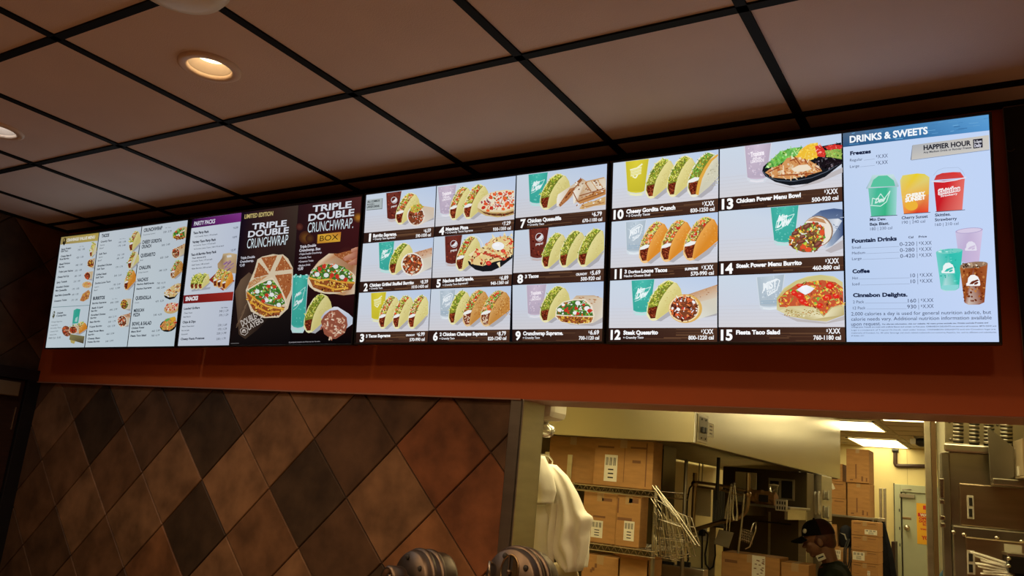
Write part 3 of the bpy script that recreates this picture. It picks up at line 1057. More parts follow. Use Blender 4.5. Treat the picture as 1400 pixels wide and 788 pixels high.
def f4(p):
    taco(p, 614.5, 255.0, 646, 300.6, 'sup')
    taco(p, 633.5, 251.8, 668.8, 299.0, 'sup')
    top = [(652.6, 284), (653.5, 279), (660, 270), (668, 264.5), (680, 261), (692, 259.5), (703.3, 260.5), (702.6, 286), (690, 290), (672, 290), (660, 288)]
    p.poly([(652.3, 284), (654, 290), (664, 295), (680, 297.4), (692, 296), (702.4, 293.5), (702.8, 284)], (206, 178, 120))
    stuffing(p, [(654, 285.5), (660, 289.5), (672, 292), (690, 292), (702.4, 288.4), (702.4, 291.5), (690, 295), (676, 295.4), (662, 292)], [MEAT, [(80, 60, 30), (150, 110, 60)]], 50, 0.7, 1.4, (110, 66, 34))
    p.poly(top, (232, 216, 176))
    stuffing(p, [(657, 278), (664, 270), (676, 263.5), (690, 261.5), (702.6, 262), (702.4, 283), (688, 287), (672, 287)], [TOM[:3], [(196, 40, 40), (220, 60, 54)], [WHT, (238, 220, 170)], [(120, 60, 80), (90, 110, 50)], TOM[:3]], 130, 0.9, 2.2, (236, 226, 202))
    for q in ((664, 279, 3.0), (671, 270.5, 3), (684, 265, 3.4), (697, 264.5, 3.2), (661, 284, 3.2), (667, 288, 2.6), (690, 271, 3.2), (699, 281, 3.4), (676, 266, 2.4), (688, 286, 2.6), (693, 279, 3.4), (681, 277, 2.2), (672, 284, 2.6)):
        p.ell(q[0], q[1], q[2], q[2] * 0.72, random.choice(TOM[:3]), rot=random.uniform(-30, 30), n=8)


menu_cell(S3, G, ((597.4, 254.6), (705.3, 240.6), (595.1, 310.1), (703.0, 300.0), (593.6, 323.9), (701.9, 315.1)),
          lambda p: cup(p, (598.6, 256.0), (624, 252.6), (602, 291), (618, 290), 'pink'), f4,
          words(('4', 600, 321.2, 607.2, 320.6, 9.7), ('Mexican Pizza', 609.2, 315.8, 640.2, 312.9, 4.2), ('+ 2 Crunchy Tacos Supreme', 608.8, 319.7, 646.5, 316.3, 2.6),
                ('7.29', 686.8, 308.6, 697.9, 306.9, 4.7), ('930-1350 cal', 673.9, 315.8, 698.2, 313.8, 4.1)))


def f5(p):
    taco(p, 623.3, 322.6, 657.5, 370.0, 'sup')
    p.ring(650, 336, 10, 14, 0.7, (240, 238, 226), rot=-20, a0=-90, a1=60)
    p.poly([(639.6, 357), (641, 362), (650, 369), (660, 371.6), (672, 371), (685, 365), (700.4, 353), (700.6, 346), (680, 352), (660, 358)], (26, 26, 30))
    for q in (((673, 325), (672.6, 319.5), (677, 325)), ((688, 322), (689.5, 317.6), (692, 322)), ((697, 322), (700, 318.6), (701, 324)), ((679, 360), (684, 367.6), (683.5, 358)), ((640, 349), (652, 340), (650, 354))):
        p.poly(q, (238, 222, 178))
    pts = [(639.8, 356), (646, 349), (650, 342), (662, 337), (668, 331), (672, 326), (684, 323.5), (697, 323), (701.6, 328), (701, 348), (690, 355), (676, 358), (660, 364), (648, 362)]
    stuffing(p, pts, [[(238, 214, 150), (242, 226, 176)], [(242, 226, 176), (226, 190, 120)], TOM[:3], MEAT], 120, 1.0, 2.6, (230, 204, 142))
    for k in range(16):
        a = k / 15
        p.ell(662 + a * 28, 345 + a * 9 + random.uniform(-2, 2), 2.4, 1.4, random.choice([(196, 70, 50), (170, 50, 36), (214, 96, 66)]), n=7)
    p.ell(681, 336.6, 8.6, 5.6, (244, 244, 246)).ell(679, 335, 4, 2, (252, 252, 254))
    for q in ((687.9, 343.4, 3.2), (668, 360, 4.0), (698, 333, 2.4), (654, 347.5, 2.6)):
        p.ell(q[0], q[1], q[2], q[2] * 0.8, (214, 52, 44), n=9).ell(q[0], q[1], q[2] * 0.5, q[2] * 0.3, (236, 110, 90), n=7)


menu_cell(S3, G, ((593.4, 324.3), (701.8, 315.5), (590.9, 380.3), (699.9, 375.1), (589.7, 395.3), (698.9, 390.8)),
          lambda p: cup(p, (608.4, 323.3), (631.9, 321.3), (609.4, 358.5), (626, 358.5), 'cola'), f5,
          words(('5', 596.4, 392.9, 602.2, 392.6, 10), ('Nachos BellGrande.', 605.3, 386.6, 647.6, 383.1, 4.4), ('+ Crunchy Taco Supreme®', 605, 391.4, 639.9, 388.3, 2.5),
                ('6.89', 683.1, 383.1, 694.9, 382, 5.0), ('940-1360 cal', 670.7, 390, 694.9, 387.9, 4.3)))


def f6(p):
    taco(p, 613.2, 397.1, 644, 443.5, 'plain')
    taco(p, 632.5, 396.0, 669.5, 445.9, 'chal')
    taco(p, 656.8, 396.8, 699, 445.9, 'chal', 697.2)


menu_cell(S3, G, ((589.6, 395.7), (698.8, 391.2), (586.3, 452.1), (697.0, 450.7), (585.4, 468.3), (696.3, 467.8)),
          lambda p: cup(p, (601.6, 397.7), (622.5, 396.4), (602.2, 431), (618, 431), 'clear'), f6,
          words(('6', 591.8, 465.7, 598.2, 465.5, 10.5), ('2 Chicken Chalupas Supreme', 601, 459.5, 666.2, 458.4, 4.3), ('+ Crunchy Taco', 600.7, 464.5, 621.4, 464, 2.6),
                ('8.79', 679.7, 459.2, 691.6, 458.4, 5.2), ('820-1240 cal', 666.9, 465.4, 692.1, 464.7, 4.4)))


def f7(p):
    taco(p, 738, 237.4, 780, 286.4, 'plain')
    sk = (232, 220, 200)
    p.poly([(761, 272), (763, 266), (781, 254), (796, 244), (808, 252), (790, 262), (766, 283), (761, 282)], sk, [sk, (244, 238, 226), (214, 196, 170), (190, 150, 110), sk, (206, 180, 150), (196, 160, 120), (240, 234, 222)])
    p.poly([(764, 280), (779, 258), (786, 256), (785, 263), (776, 274), (766, 283)], (176, 112, 66))
    p.poly([(793, 244.5), (793.8, 242.5), (796, 247), (792, 250), (788, 249)], (150, 90, 50))
    p.poly([(783, 262), (800, 248.5), (820, 243.5), (826, 242), (828.4, 245), (828.2, 262), (812, 270), (790, 276), (784, 279)], (234, 224, 206), [(244, 236, 222), (220, 200, 170), (236, 226, 210), (226, 210, 186), (216, 196, 166), (236, 224, 206), (210, 180, 140), (190, 140, 90), (240, 234, 222)])
    p.poly([(789, 276), (812, 263), (828.2, 258.5), (828.2, 266), (808, 274), (793, 279)], (196, 136, 78))
    p.poly([(792, 285.6), (796, 279.5), (812, 275), (828, 268.5), (827.9, 280), (812, 282), (797, 286.4)], (214, 174, 116))
    for _ in range(60):
        x, y = random.uniform(786, 827), random.uniform(246, 284)
        p.ell(x, y, random.uniform(0.8, 2.0), random.uniform(0.5, 1.2), random.choice([(170, 104, 56), (206, 166, 116), (246, 240, 228), (150, 84, 44), (120, 60, 34)]), rot=random.uniform(-40, 20), n=6)
    for q in ((800, 250, 808, 262), (808, 247, 816, 259), (816, 245.6, 824, 256), (790, 276, 826, 263), (796, 284, 826, 277), (783, 262, 790, 276), (770, 274, 794, 248), (800, 249, 826, 243), (792, 268, 826, 258)):
        p.stroke(*q, random.uniform(0.9, 1.8), random.choice([(176, 112, 64), (150, 88, 48), (206, 160, 110)]))
    for _ in range(18):
        t = random.random()
        p.ell(766 + t * 16, 280 - t * 20, 1.2, 0.8, random.choice([(140, 76, 40), (200, 140, 90), (110, 50, 30)]), n=6)


menu_cell(S3, G, ((706.7, 240.2), (830.3, 224.0), (705.1, 298.4), (828.2, 286.6), (703.9, 315.0), (827.5, 303.5)),
          lambda p: cup(p, (722.6, 239.0), (748.9, 235.6), (724.3, 275.5), (744, 275.5), 'teal'), f7,
          words(('7', 711.2, 311.6, 718.4, 310.9, 10.8), ('Chicken Quesadilla', 720.9, 304.8, 767.3, 300.6, 4.8), ('+ Crunchy Taco', 720.9, 309.1, 743.8, 307.3, 2.7),
                ('6.79', 809.4, 296.1, 822.8, 294.6, 5.3), ('670-1100 cal', 796.1, 304.4, 823.1, 301.9, 4.5)))


def f8(p):
    taco(p, 740.5, 318.1, 776, 366.9, 'plain')
    taco(p, 764.5, 315.0, 802, 365.2, 'plain')
    taco(p, 789.7, 312.4, 831, 364.4, 'plain', 826.0)


menu_cell(S3, G, ((703.8, 315.6), (827.4, 304.0), (701.7, 373.5), (825.6, 367.2), (700.9, 389.8), (825.3, 384.4)),
          lambda p: cup(p, (723.4, 313.8), (750.3, 311.2), (725.1, 350.5), (744, 350.5), 'cola'), f8,
          words(('8', 707.1, 387.1, 714.9, 386.7, 10.6), ('3 Tacos', 717.7, 380.6, 736.3, 379.5, 4.4), None,
                ('5.69', 806.8, 376.4, 820.8, 374.9, 5.4), ('500-920 cal', 793.9, 384, 820.8, 382.4, 4.7), [('CRUNCHY', 787.4, 377, 802.8, 376, 2.9)]))


def crunch_cut(p, fill, meat, n=90):
    """the cut face of a folded wrap: salad above, layers of beef and cheese below"""
    stuffing(p, fill, [GRN, GRN, TOM[:3], [WHT, (246, 246, 246)]], n, 1.0, 2.4, (70, 110, 44))
    stuffing(p, meat, [MEAT, [(176, 96, 50), (140, 70, 36)], CHS], n, 0.9, 1.9, (150, 84, 40))


def f9(p):
    taco(p, 738, 391, 779.4, 440.4, 'plain')
    p.poly([(768, 440), (824.4, 424), (824.4, 441), (810, 446), (780, 444)], (186, 180, 182))
    p.poly([(781, 411), (788, 404.3), (812, 404), (824.3, 408), (824.0, 434), (811, 442), (780, 424)], (226, 214, 194), [(226, 214, 194), (206, 180, 150), (200, 166, 130), (222, 206, 182), (230, 222, 206), (216, 204, 186), (236, 226, 208)])
    for _ in range(18):
        p.ell(random.uniform(790, 822), random.uniform(405, 416), random.uniform(1, 2.4), 0.8, (188, 136, 92), rot=8, n=6)
    p.poly([(759, 434), (760, 422), (769, 413), (783, 409.5), (800, 409), (810, 418), (813, 431), (810, 442), (790, 444), (768, 441)], (238, 226, 200))
    crunch_cut(p, [(761, 430), (762, 421), (771, 414), (785, 411), (799, 411), (808, 420), (811, 432), (785, 432)], [(760, 432), (785, 433), (811, 434), (808, 441), (790, 443), (768, 440)], 80)
    for q in ((790, 414.6, 3.6), (802.6, 422, 4), (765, 424, 3.2), (786, 428, 3), (770, 417, 2.4)):
        p.ell(q[0], q[1], q[2], q[2] * 0.85, (242, 242, 242), n=9)
    for q in ((806, 425, 3.2), (774, 424.5, 3), (788, 422, 2.4), (798, 417, 2.2), (790, 429, 2.4)):
        p.ell(q[0], q[1], q[2], q[2] * 0.85, (206, 54, 40), n=8)


menu_cell(S3, G, ((700.9, 390.2), (825.2, 384.9), (700.6, 450.7), (824.4, 449.5), (700.4, 467.7), (823.6, 467.1)),
          lambda p: cup(p, (720.1, 390.2), (747, 389.0), (721.8, 428.5), (741, 428.5), 'pink'), f9,
          words(('9', 704.4, 464.8, 711.5, 464.7, 11), ('Crunchwrap Supreme.', 715, 458.5, 769.8, 458, 4.8), ('+ Crunchy Taco', 714.6, 463.5, 738, 463.2, 2.7),
                ('6.69', 804.5, 457.7, 818.9, 457.3, 5.5), ('700-1120 cal', 791.3, 464.7, 819.1, 464.3, 4.6)))

# ---- fourth screen: six numbered meals and the drinks list
S4 = screen([(838.7, 223.1), (1351.8, 156.8), (832.1, 467.7), (1366.1, 467.9)], 'wall menu screen at the right with six meals and a drinks list', SCREEN_GAIN[3])
G = SCREEN_GAIN[3]


def f10(p):
    taco(p, 882.4, 216.5, 924, 270.8, 'plain')
    taco(p, 911.7, 212.8, 953, 268.6, 'plain')
    taco(p, 939.6, 208.2, 988, 268.8, 'gord', 982.0)


menu_cell(S4, G, ((838.7, 223.1), (982.4, 204.4), (836.7, 285.4), (981.9, 271.2), (836.3, 303.0), (981.6, 289.6)),
          lambda p: cup(p, (855.4, 221.2), (887, 217.2), (858, 261), (881, 261), 'yellow'), f10,
          words(('10', 838.7, 299.8, 852.4, 298.6, 11.5), ('Cheesy Gordita Crunch', 856.2, 292.1, 923.3, 286.3, 5.2), ('+ 2 Crunchy Tacos', 855.8, 297, 888.6, 294.2, 3),
                ('X.XX', 960.1, 282.1, 976.3, 280.7, 6), ('830-1250 cal', 943.8, 290.7, 976.9, 288, 5)))


def f11(p):
    taco(p, 873.6, 302.8, 915.5, 359.2, 'dor')
    taco(p, 903, 300.2, 947, 357.4, 'dor')
    taco(p, 934.3, 296.4, 985, 355.6, 'dor', 981.2)


menu_cell(S4, G, ((836.3, 303.5), (981.6, 290.2), (834.8, 366.7), (980.9, 358.9), (834.2, 383.6), (980.7, 377.0)),
          lambda p: cup(p, (855.9, 304), (883, 301.2), (857, 342), (877, 341.5), 'clear'), f11,
          words(('11', 840.2, 381.2, 849.9, 380.5, 12), ('Locos Tacos', 876.6, 373, 912.2, 371.6, 4.9), ('Nacho Cheese Shell', 853.1, 379.2, 889.1, 377.6, 3),
                ('X.XX', 959, 369.2, 975.3, 368.3, 5.8), ('570-990 cal', 944.3, 377, 975.9, 375.5, 5),
                [('3', 853.9, 374, 856.9, 373.8, 4.6), ('Doritos', 859.1, 373.9, 875.6, 372.9, 3.7), ('SUPREME', 936.3, 369.8, 954.2, 368.8, 3)]))


def f12(p):
    taco(p, 884.2, 383.4, 933, 438.0, 'plain')
    burrito(p, 935.4, 422.2, 20.5, 18.0, (980.4, 389.2), (980.2, 428.5), [STEAK, MEAT, TOM, [(240, 240, 240)], [(224, 140, 80), (214, 110, 60)]], (224, 224, 212), (196, 148, 108), (222, 176, 92), n=110)


menu_cell(S4, G, ((834.2, 384.1), (980.7, 377.6), (832.7, 448.8), (980.6, 448.2), (832.2, 467.7), (980.6, 467.6)),
          lambda p: cup(p, (863.5, 383.9), (894.6, 382.0), (865.9, 424.5), (889, 424.5), 'teal'), f12,
          words(('12', 834.7, 464.2, 848.3, 464, 12), ('Steak Quesarito', 852.2, 457.7, 899.5, 457.2, 5.2), ('+ Crunchy Taco', 851.9, 463.4, 879.8, 463, 3),
                ('X.XX', 958.6, 456.8, 975.2, 456.5, 6), ('800-1220 cal', 941.1, 464.6, 975.8, 464.2, 5.2)))


def f13(p):
    p.poly([(1045, 249), (1090, 257), (1152, 229), (1152, 236), (1120, 250), (1085, 258)], (190, 184, 186))
    p.poly([(1042, 234.5), (1043.5, 228), (1050, 222), (1070, 210), (1150, 195), (1151, 224), (1128, 242), (1104, 251.5), (1080, 254), (1060, 249), (1046, 241)], (22, 24, 30))
    p.path([(1042.5, 234), (1050, 242.5), (1064, 247), (1085, 248), (1110, 243), (1130, 235), (1151, 222)], 0.9, (86, 96, 110))
    stuffing(p, [(1046, 230), (1054, 219), (1066, 208), (1080, 203), (1096, 201), (1096, 212), (1074, 220), (1060, 228)], [[(120, 200, 90), (160, 220, 130), (90, 170, 70), (196, 234, 170)], GRN], 80, 1.2, 3.0, (110, 180, 90))
    stuffing(p, [(1088, 216), (1094, 205), (1104, 198), (1118, 195), (1120, 214), (1104, 220)], [CHS, [(248, 200, 50), (250, 216, 90)]], 70, 0.8, 2.4, (240, 190, 60))
    stuffing(p, [(1114, 200), (1122, 198), (1128, 206), (1128, 215), (1118, 214)], [TOM[2:3], [(220, 50, 44), (236, 90, 80), (250, 180, 170)]], 30, 1.0, 2.4, (220, 60, 50))
    stuffing(p, [(1128, 206), (1140, 204.5), (1150.5, 203), (1150.8, 218), (1130, 214)], [GRN, [(170, 190, 90)]], 40, 1.0, 2.2, (140, 170, 80))
    stuffing(p, [(1128, 201), (1134, 198.4), (1150.4, 198), (1150.4, 203.4), (1132, 205)], [[(214, 50, 44), (232, 100, 90), (246, 170, 160)]], 18, 0.9, 2.0, (210, 50, 44))
    p.path([(1143, 195), (1147, 197), (1150.4, 200.4)], 0.7, (30, 30, 40))
    stuffing(p, [(1112, 222), (1122, 216), (1132, 215), (1150.8, 219.5), (1150.6, 223), (1134, 231), (1120, 230)], [[(30, 22, 28), (44, 34, 40), (16, 12, 16)], [(30, 22, 28), (120, 110, 120)]], 60, 1.0, 2.0, (24, 18, 22))
    ck = [(230, 190, 140), (206, 140, 84), (180, 96, 50), (238, 214, 180)]
    stuffing(p, [(1046, 236), (1056, 229), (1068, 226), (1076, 216), (1090, 215), (1106, 219), (1120, 228), (1124, 234), (1104, 240), (1080, 245), (1058, 243)], [ck, ck, [(226, 200, 164)]], 100, 1.4, 3.4, (212, 150, 92))
    p.poly([(1082, 231), (1092, 226), (1104, 225), (1110, 231), (1098, 235), (1086, 235)], (240, 224, 200))
    for q in ((1080, 220, 1090, 217), (1086, 214, 1094, 225), (1100, 217, 1104, 224), (1063, 240, 1112, 237), (1050, 236, 1066, 228), (1114, 228, 1122, 233)):
        p.stroke(*q, 1.4, (150, 70, 36))


menu_cell(S4, G, ((984.2, 203.6), (1150.3, 181.9), (983.9, 270.8), (1151.2, 255.4), (982.9, 288.6), (1151.6, 275.2)),
          lambda p: cup(p, (1018.4, 199.7), (1054, 195.9), (1021.8, 242.5), (1048, 242), 'pink'), f13,
          words(('13', 986.7, 286.1, 1002.4, 284.8, 13), ('Chicken Power Menu Bowl', 1006.5, 277.8, 1094.8, 269.4, 5.4), None,
                ('X.XX', 1126.9, 265.9, 1145.5, 264.5, 6.5), ('500-920 cal', 1109.9, 276.1, 1146.2, 272.9, 5.4)))


def f14(p):
    p.poly([(1128, 343), (1152.6, 328), (1152.8, 340), (1136, 346)], (186, 180, 184))
    foil = (98, 118, 156)
    p.poly([(1110, 296), (1122, 288), (1140, 285), (1152, 286.5), (1152.4, 322), (1138, 336), (1128, 340)], foil, [(120, 140, 176), (76, 98, 140), (84, 106, 150), (70, 90, 130), (60, 80, 124), (150, 166, 190), (200, 208, 220)])
    p.poly([(1128, 300), (1146, 299), (1151.5, 302), (1140, 320), (1128, 338), (1134, 318)], (206, 214, 226), [(170, 182, 200), (226, 230, 238), (190, 200, 216), (214, 220, 230), (230, 232, 238), (190, 200, 214)])
    for _ in range(12):
        x, y = random.uniform(1118, 1150), random.uniform(288, 318)
        p.stroke(x, y, x + random.uniform(2, 6), y + random.uniform(-2, 3), 0.8, random.choice([(60, 82, 126), (130, 150, 186), (190, 200, 216)]))
    p.ell(1118, 316, 21, 21, (150, 120, 96), n=26)
    p.ell(1117, 316.5, 20, 20.2, (236, 226, 212), n=26)
    p.poly([(1103, 302), (1114, 297), (1126, 300), (1130, 306), (1118, 303)], (196, 144, 100))
    pts = [(1078, 332), (1080, 324), (1090, 312), (1104, 305), (1118, 304), (1127, 312), (1128, 324), (1122, 337), (1114, 345), (1098, 345), (1084, 340)]
    stuffing(p, pts, [STEAK, GRN, TOM, CHS, [(240, 240, 236)], LET], 130, 1.2, 2.8, (126, 90, 50))
    for q in ((1103, 309.6, 6.4, 3.4, -35), (1087, 319, 5.2, 3.2, -20), (1095, 331, 6.4, 2.8, -15), (1118, 334, 7, 3.6, -35), (1097, 324, 4.6, 3, -20), (1110, 320, 3.4, 2.4, 30)):
        p.ell(q[0], q[1], q[2], q[3], (112, 60, 48), rot=q[4], n=10).ell(q[0], q[1] - 0.8, q[2] * 0.6, q[3] * 0.4, (150, 92, 76), rot=q[4], n=8)
    for q in ((1105, 341.5, 5, 3.4), (1124, 318, 3.6, 4.4), (1084, 326, 3, 1.6), (1098, 338, 4.4, 2.8)):
        p.ell(*q, (224, 84, 48), n=9)


menu_cell(S4, G, ((982.8, 289.2), (1151.6, 275.9), (983.1, 357.4), (1152.9, 350.1), (982.5, 376.7), (1153.4, 370.0)),
          lambda p: cup(p, (1053.7, 284.1), (1091.7, 280.9), (1058.4, 328.5), (1086, 328.5), 'teal'), f14,
          words(('14', 985.6, 374.4, 1002.1, 373.7, 13), ('Steak Power Menu Burrito', 1006.5, 366.5, 1096.2, 361.9, 5.4), None,
                ('X.XX', 1128.3, 360.9, 1146.9, 359.9, 6.6), ('460-880 cal', 1111, 369.3, 1147.9, 367.9, 5.4)))


def f15(p):
    p.poly([(1064, 428), (1090, 436), (1130, 441), (1154.5, 432), (1154.6, 438), (1128, 443), (1090, 440)], (190, 184, 184))
    sh = (206, 196, 140)
    p.poly([(1062, 424), (1062, 408), (1072, 394), (1088, 384), (1104, 378), (1122, 376), (1140, 378), (1152, 386), (1154.2, 430), (1130, 440), (1108, 438), (1080, 433)], sh, [(214, 206, 160), (196, 180, 110), (220, 212, 160), (206, 196, 130), (226, 220, 170), (206, 196, 130), (220, 214, 160), (214, 200, 140), (222, 210, 160), (180, 160, 100), (206, 190, 130), (222, 212, 164)])
    top = [(1066, 420), (1064, 410), (1074, 399), (1088, 390), (1104, 386), (1124, 383), (1142, 386), (1152.6, 394), (1153.4, 416), (1136, 420), (1127, 431), (1116, 421), (1096, 418), (1078, 420)]
    stuffing(p, top, [[(210, 60, 40), (226, 90, 54)], [(226, 120, 60), (206, 96, 50)], CHS, GRN, MEAT[:2], CHS], 210, 1.1, 2.9, (196, 90, 54))
    for q in ((1094, 405, 6, 4), (1086, 401, 5, 4), (1097, 412, 5, 4.4), (1102, 415, 4.4, 3.4), (1135, 391, 6, 5), (1131, 407, 6.5, 4), (1121, 418, 4.4, 3.6), (1143, 405, 5, 3.4), (1094, 391, 6, 3)):
        p.ell(*q, (222, 44, 32), rot=random.uniform(-20, 40), n=9).ell(q[0] - 0.8, q[1] - 0.8, q[2] * 0.4, q[3] * 0.3, (240, 110, 90), n=6)
    for _ in range(40):
        x, y = random.uniform(1104, 1150), random.uniform(392, 420)
        p.stroke(x, y, x + random.uniform(-3, 3), y + random.uniform(-2, 2), 0.8, random.choice(CHS + [(232, 150, 70)]))
    p.poly([(1089, 396.5), (1097, 391), (1103, 390), (1114, 394.4), (1108, 400), (1101, 403.4)], (238, 240, 248), [(222, 228, 240), (250, 250, 252), (250, 250, 252), (232, 236, 246), (216, 222, 236), (240, 242, 250)])
    p.poly([(1066, 425), (1078, 419), (1096, 418.4), (1112, 421), (1126, 433.6), (1138, 420.6), (1154, 419), (1154, 431), (1130, 440), (1108, 438), (1084, 433.6)], (214, 204, 156), [(228, 220, 180), (214, 202, 150), (206, 192, 140), (214, 202, 150), (236, 228, 190), (222, 212, 166), (206, 192, 140), (186, 168, 112), (214, 200, 150), (196, 180, 128), (206, 192, 140)])
    for _ in range(60):
        x = random.uniform(1072, 1120)
        p.ell(x, random.uniform(423, 433), random.uniform(0.7, 1.8), random.uniform(0.5, 1.0), random.choice([(176, 150, 90), (232, 226, 190), (196, 150, 96), (164, 140, 80)]), n=6)


menu_cell(S4, G, ((982.6, 377.3), (1153.5, 370.7), (982.6, 447.6), (1154.9, 447.4), (982.6, 467.8), (1155.8, 467.9)),
          lambda p: cup(p, (1035, 379.4), (1072.1, 375.6), (1039.1, 417.5), (1066, 417), 'clear'), f15,
          words(('15', 985.4, 465.2, 1001.5, 465.1, 13.5), ('Fiesta Taco Salad', 1006.3, 457.3, 1066.4, 457, 5.4), None,
                ('X.XX', 1129.8, 456.4, 1148.9, 456.1, 6.6), ('760-1180 cal', 1112.2, 464.7, 1149.8, 464.5, 5.6)))

# drinks list
p = Pic()
p.poly([(1152.4, 181.8), (1351.8, 156.8), (1366.1, 467.9), (1157.6, 468.2)], (190, 210, 244), [(196, 214, 242), (194, 214, 248), (196, 214, 248), (184, 206, 240)])
p.poly([(1152.4, 181.8), (1250, 169.6), (1351.8, 156.8), (1352.8, 178.4), (1252, 189.6), (1152.8, 201.4)], (62, 120, 170), [(84, 104, 128), (70, 128, 178), (96, 160, 214), (84, 150, 208), (56, 112, 164), (44, 84, 128)])
for _ in range(40):
    t, s = random.random(), random.uniform(0.05, 0.95)
    x = 1153 + t * 196
    y = 182 - t * 24.6 + s * 19
    p.stroke(x, y, min(1351, x + random.uniform(4, 14)), y - 1.0, random.uniform(0.3, 1.0), random.choice([(56, 106, 156), (110, 170, 216), (70, 130, 184), (90, 150, 200)]))
p.poly([(1244.8, 218.9), (1247.2, 199), (1249, 198.6), (1246.4, 218.6)], (120, 124, 140))
p.poly([(1247.6, 198.5), (1351.8, 184.7), (1352.8, 204.5), (1246.0, 218.7)], (190, 188, 184), [(176, 178, 182), (206, 200, 190), (206, 202, 196), (200, 196, 190)])
p.stroke(1246, 219.2, 1352.8, 205.0, 0.8, (140, 152, 178))
p.poly([(1330.2, 190.8), (1343.2, 189.2), (1343.6, 201.6), (1330.8, 203.2)], (34, 32, 46))
part = p.build('menu_panel', G, S4)
d0 = p.d
q = Pic(d0)
# three frozen drinks
q.poly([(1184.0, 257.6), (1189, 248), (1192.5, 239.5), (1221.5, 238.4), (1226, 247), (1229, 254.8), (1226.6, 256.6), (1186.6, 259)], (196, 214, 226), [(150, 176, 196), (170, 206, 206), (190, 220, 224), (200, 226, 226), (210, 226, 236), (170, 190, 206), (206, 222, 230), (190, 210, 220)])
q.poly([(1190, 256), (1194, 246), (1201, 240.6), (1213, 240), (1222, 247), (1224, 254.5)], (90, 196, 160))
q.poly([(1187, 257.4), (1200, 257), (1212, 256.3), (1226.4, 255.4), (1225.2, 294.6), (1210, 295.4), (1191.2, 296.4)], (60, 180, 140), [(120, 200, 180), (66, 186, 148), (60, 186, 146), (160, 214, 214), (150, 214, 206), (56, 180, 130), (90, 190, 160)])
q.path([(1190, 281), (1204, 282), (1212, 276), (1217, 261), (1209, 272), (1204, 265), (1199, 273), (1193, 271), (1192, 280)], 1.1, (214, 240, 232))
q.text('Dew', 1196, 278, 1210, 275.4, 6, (214, 240, 232), 0.06, 0.3)
q.poly([(1230.4, 247), (1234, 240), (1244, 238.5), (1254, 237.2), (1264, 238), (1270.8, 242.4), (1270, 266), (1232.6, 268)], (232, 206, 60), [(220, 214, 150), (222, 210, 110), (226, 206, 70), (234, 208, 40), (226, 206, 60), (222, 210, 120), (236, 170, 60), (236, 190, 90)])
q.poly([(1232.6, 268), (1270, 266), (1269.3, 291), (1252, 292), (1235.8, 292.8)], (228, 120, 54), [(236, 200, 100), (230, 150, 80), (236, 70, 50), (222, 50, 34), (238, 130, 60)])
q.ell(1246, 281, 9, 7, (238, 180, 60), n=16)
q.text('CHERRY', 1238.5, 270.4, 1265, 266.2, 4.2, (250, 250, 244), 0.06)
q.text('SUNSET', 1237.6, 276.6, 1265.4, 272.0, 5.2, (250, 250, 244), 0.06)
q.poly([(1277, 246.5), (1280, 240), (1288, 236.8), (1303, 235.4), (1313, 235.5), (1318.6, 243)], (214, 60, 58), [(206, 70, 70), (196, 60, 60), (216, 50, 50), (222, 54, 50), (206, 90, 90), (216, 70, 70)])
q.path([(1276, 240), (1282, 233), (1290, 230), (1310, 229), (1316, 234), (1319, 240)], 0.5, (170, 186, 214))
q.poly([(1276.4, 248.4), (1298, 246.4), (1319.0, 244.4), (1315.6, 287.2), (1298, 288.4), (1280.4, 289.6)], (206, 32, 42), [(196, 36, 46), (214, 36, 44), (230, 110, 100), (230, 120, 110), (214, 40, 44), (196, 26, 36)])
q.path([(1273.6, 248.2), (1290, 248.8), (1306, 246.4), (1321, 242.6)], 1.5, (226, 226, 240))
q.text('Skittles', 1282.4, 266.6, 1313, 260.6, 7.0, (246, 240, 240), 0.09)
q.text('Skittles', 1283.6, 266.0, 1312, 260.6, 5.6, (206, 60, 64), 0.0)
q.text('Strawberry', 1286, 269.6, 1309, 266.0, 2.6, (246, 240, 240), 0.03)
for a in ((1190, 296.4, 1226.8, 294.4), (1235.6, 292.8, 1272, 290.4), (1279, 289.8, 1319.4, 287.0)):
    q.stroke(*a, 0.8, (66, 76, 96))
# three tumblers with the bell mark
q.poly([(1306.2, 317.4), (1325, 317), (1343.6, 314), (1338.6, 358), (1322, 360), (1311.4, 357)], (206, 190, 220), [(206, 196, 226), (196, 180, 214), (214, 200, 230), (206, 186, 220), (200, 180, 216), (190, 176, 214)])
q.ell(1325, 315.4, 18.8, 3.8, (178, 166, 206), rot=-5, n=22).ell(1325, 315.4, 17, 3.0, (216, 204, 230), rot=-5, n=22)
bell(q, 1327.5, 336.5, 16, (228, 224, 240), (206, 190, 220))
q.poly([(1279.6, 345.2), (1297, 345.6), (1316, 342.2), (1311.2, 394), (1306, 397.5), (1291, 398.4), (1286.4, 395)], (60, 196, 180), [(110, 206, 200), (50, 190, 176), (60, 200, 184), (50, 190, 170), (160, 220, 220), (190, 226, 230), (120, 210, 200)])
q.poly([(1287.6, 390.6), (1310.6, 389.4), (1310.6, 394), (1305, 396.6), (1292, 397.2), (1287, 394.6)], (140, 214, 214))
q.ell(1297.8, 343.6, 18.2, 3.4, (120, 206, 196), rot=-5, n=22)
for _ in range(26):
    q.ell(random.uniform(1284, 1311), random.uniform(347, 388), random.uniform(0.7, 1.8), random.uniform(0.6, 1.4), random.choice([(80, 206, 190), (40, 176, 160), (110, 220, 206)]), n=6)
for _ in range(14):
    q.ell(1297.8 + random.uniform(-14, 14), 343.4 + random.uniform(-2, 2), random.uniform(1, 2.6), 1.1, random.choice([(170, 230, 224), (90, 196, 186), (206, 240, 236)]), n=6)
bell(q, 1296.4, 366.5, 18, (236, 246, 246), (60, 190, 176))
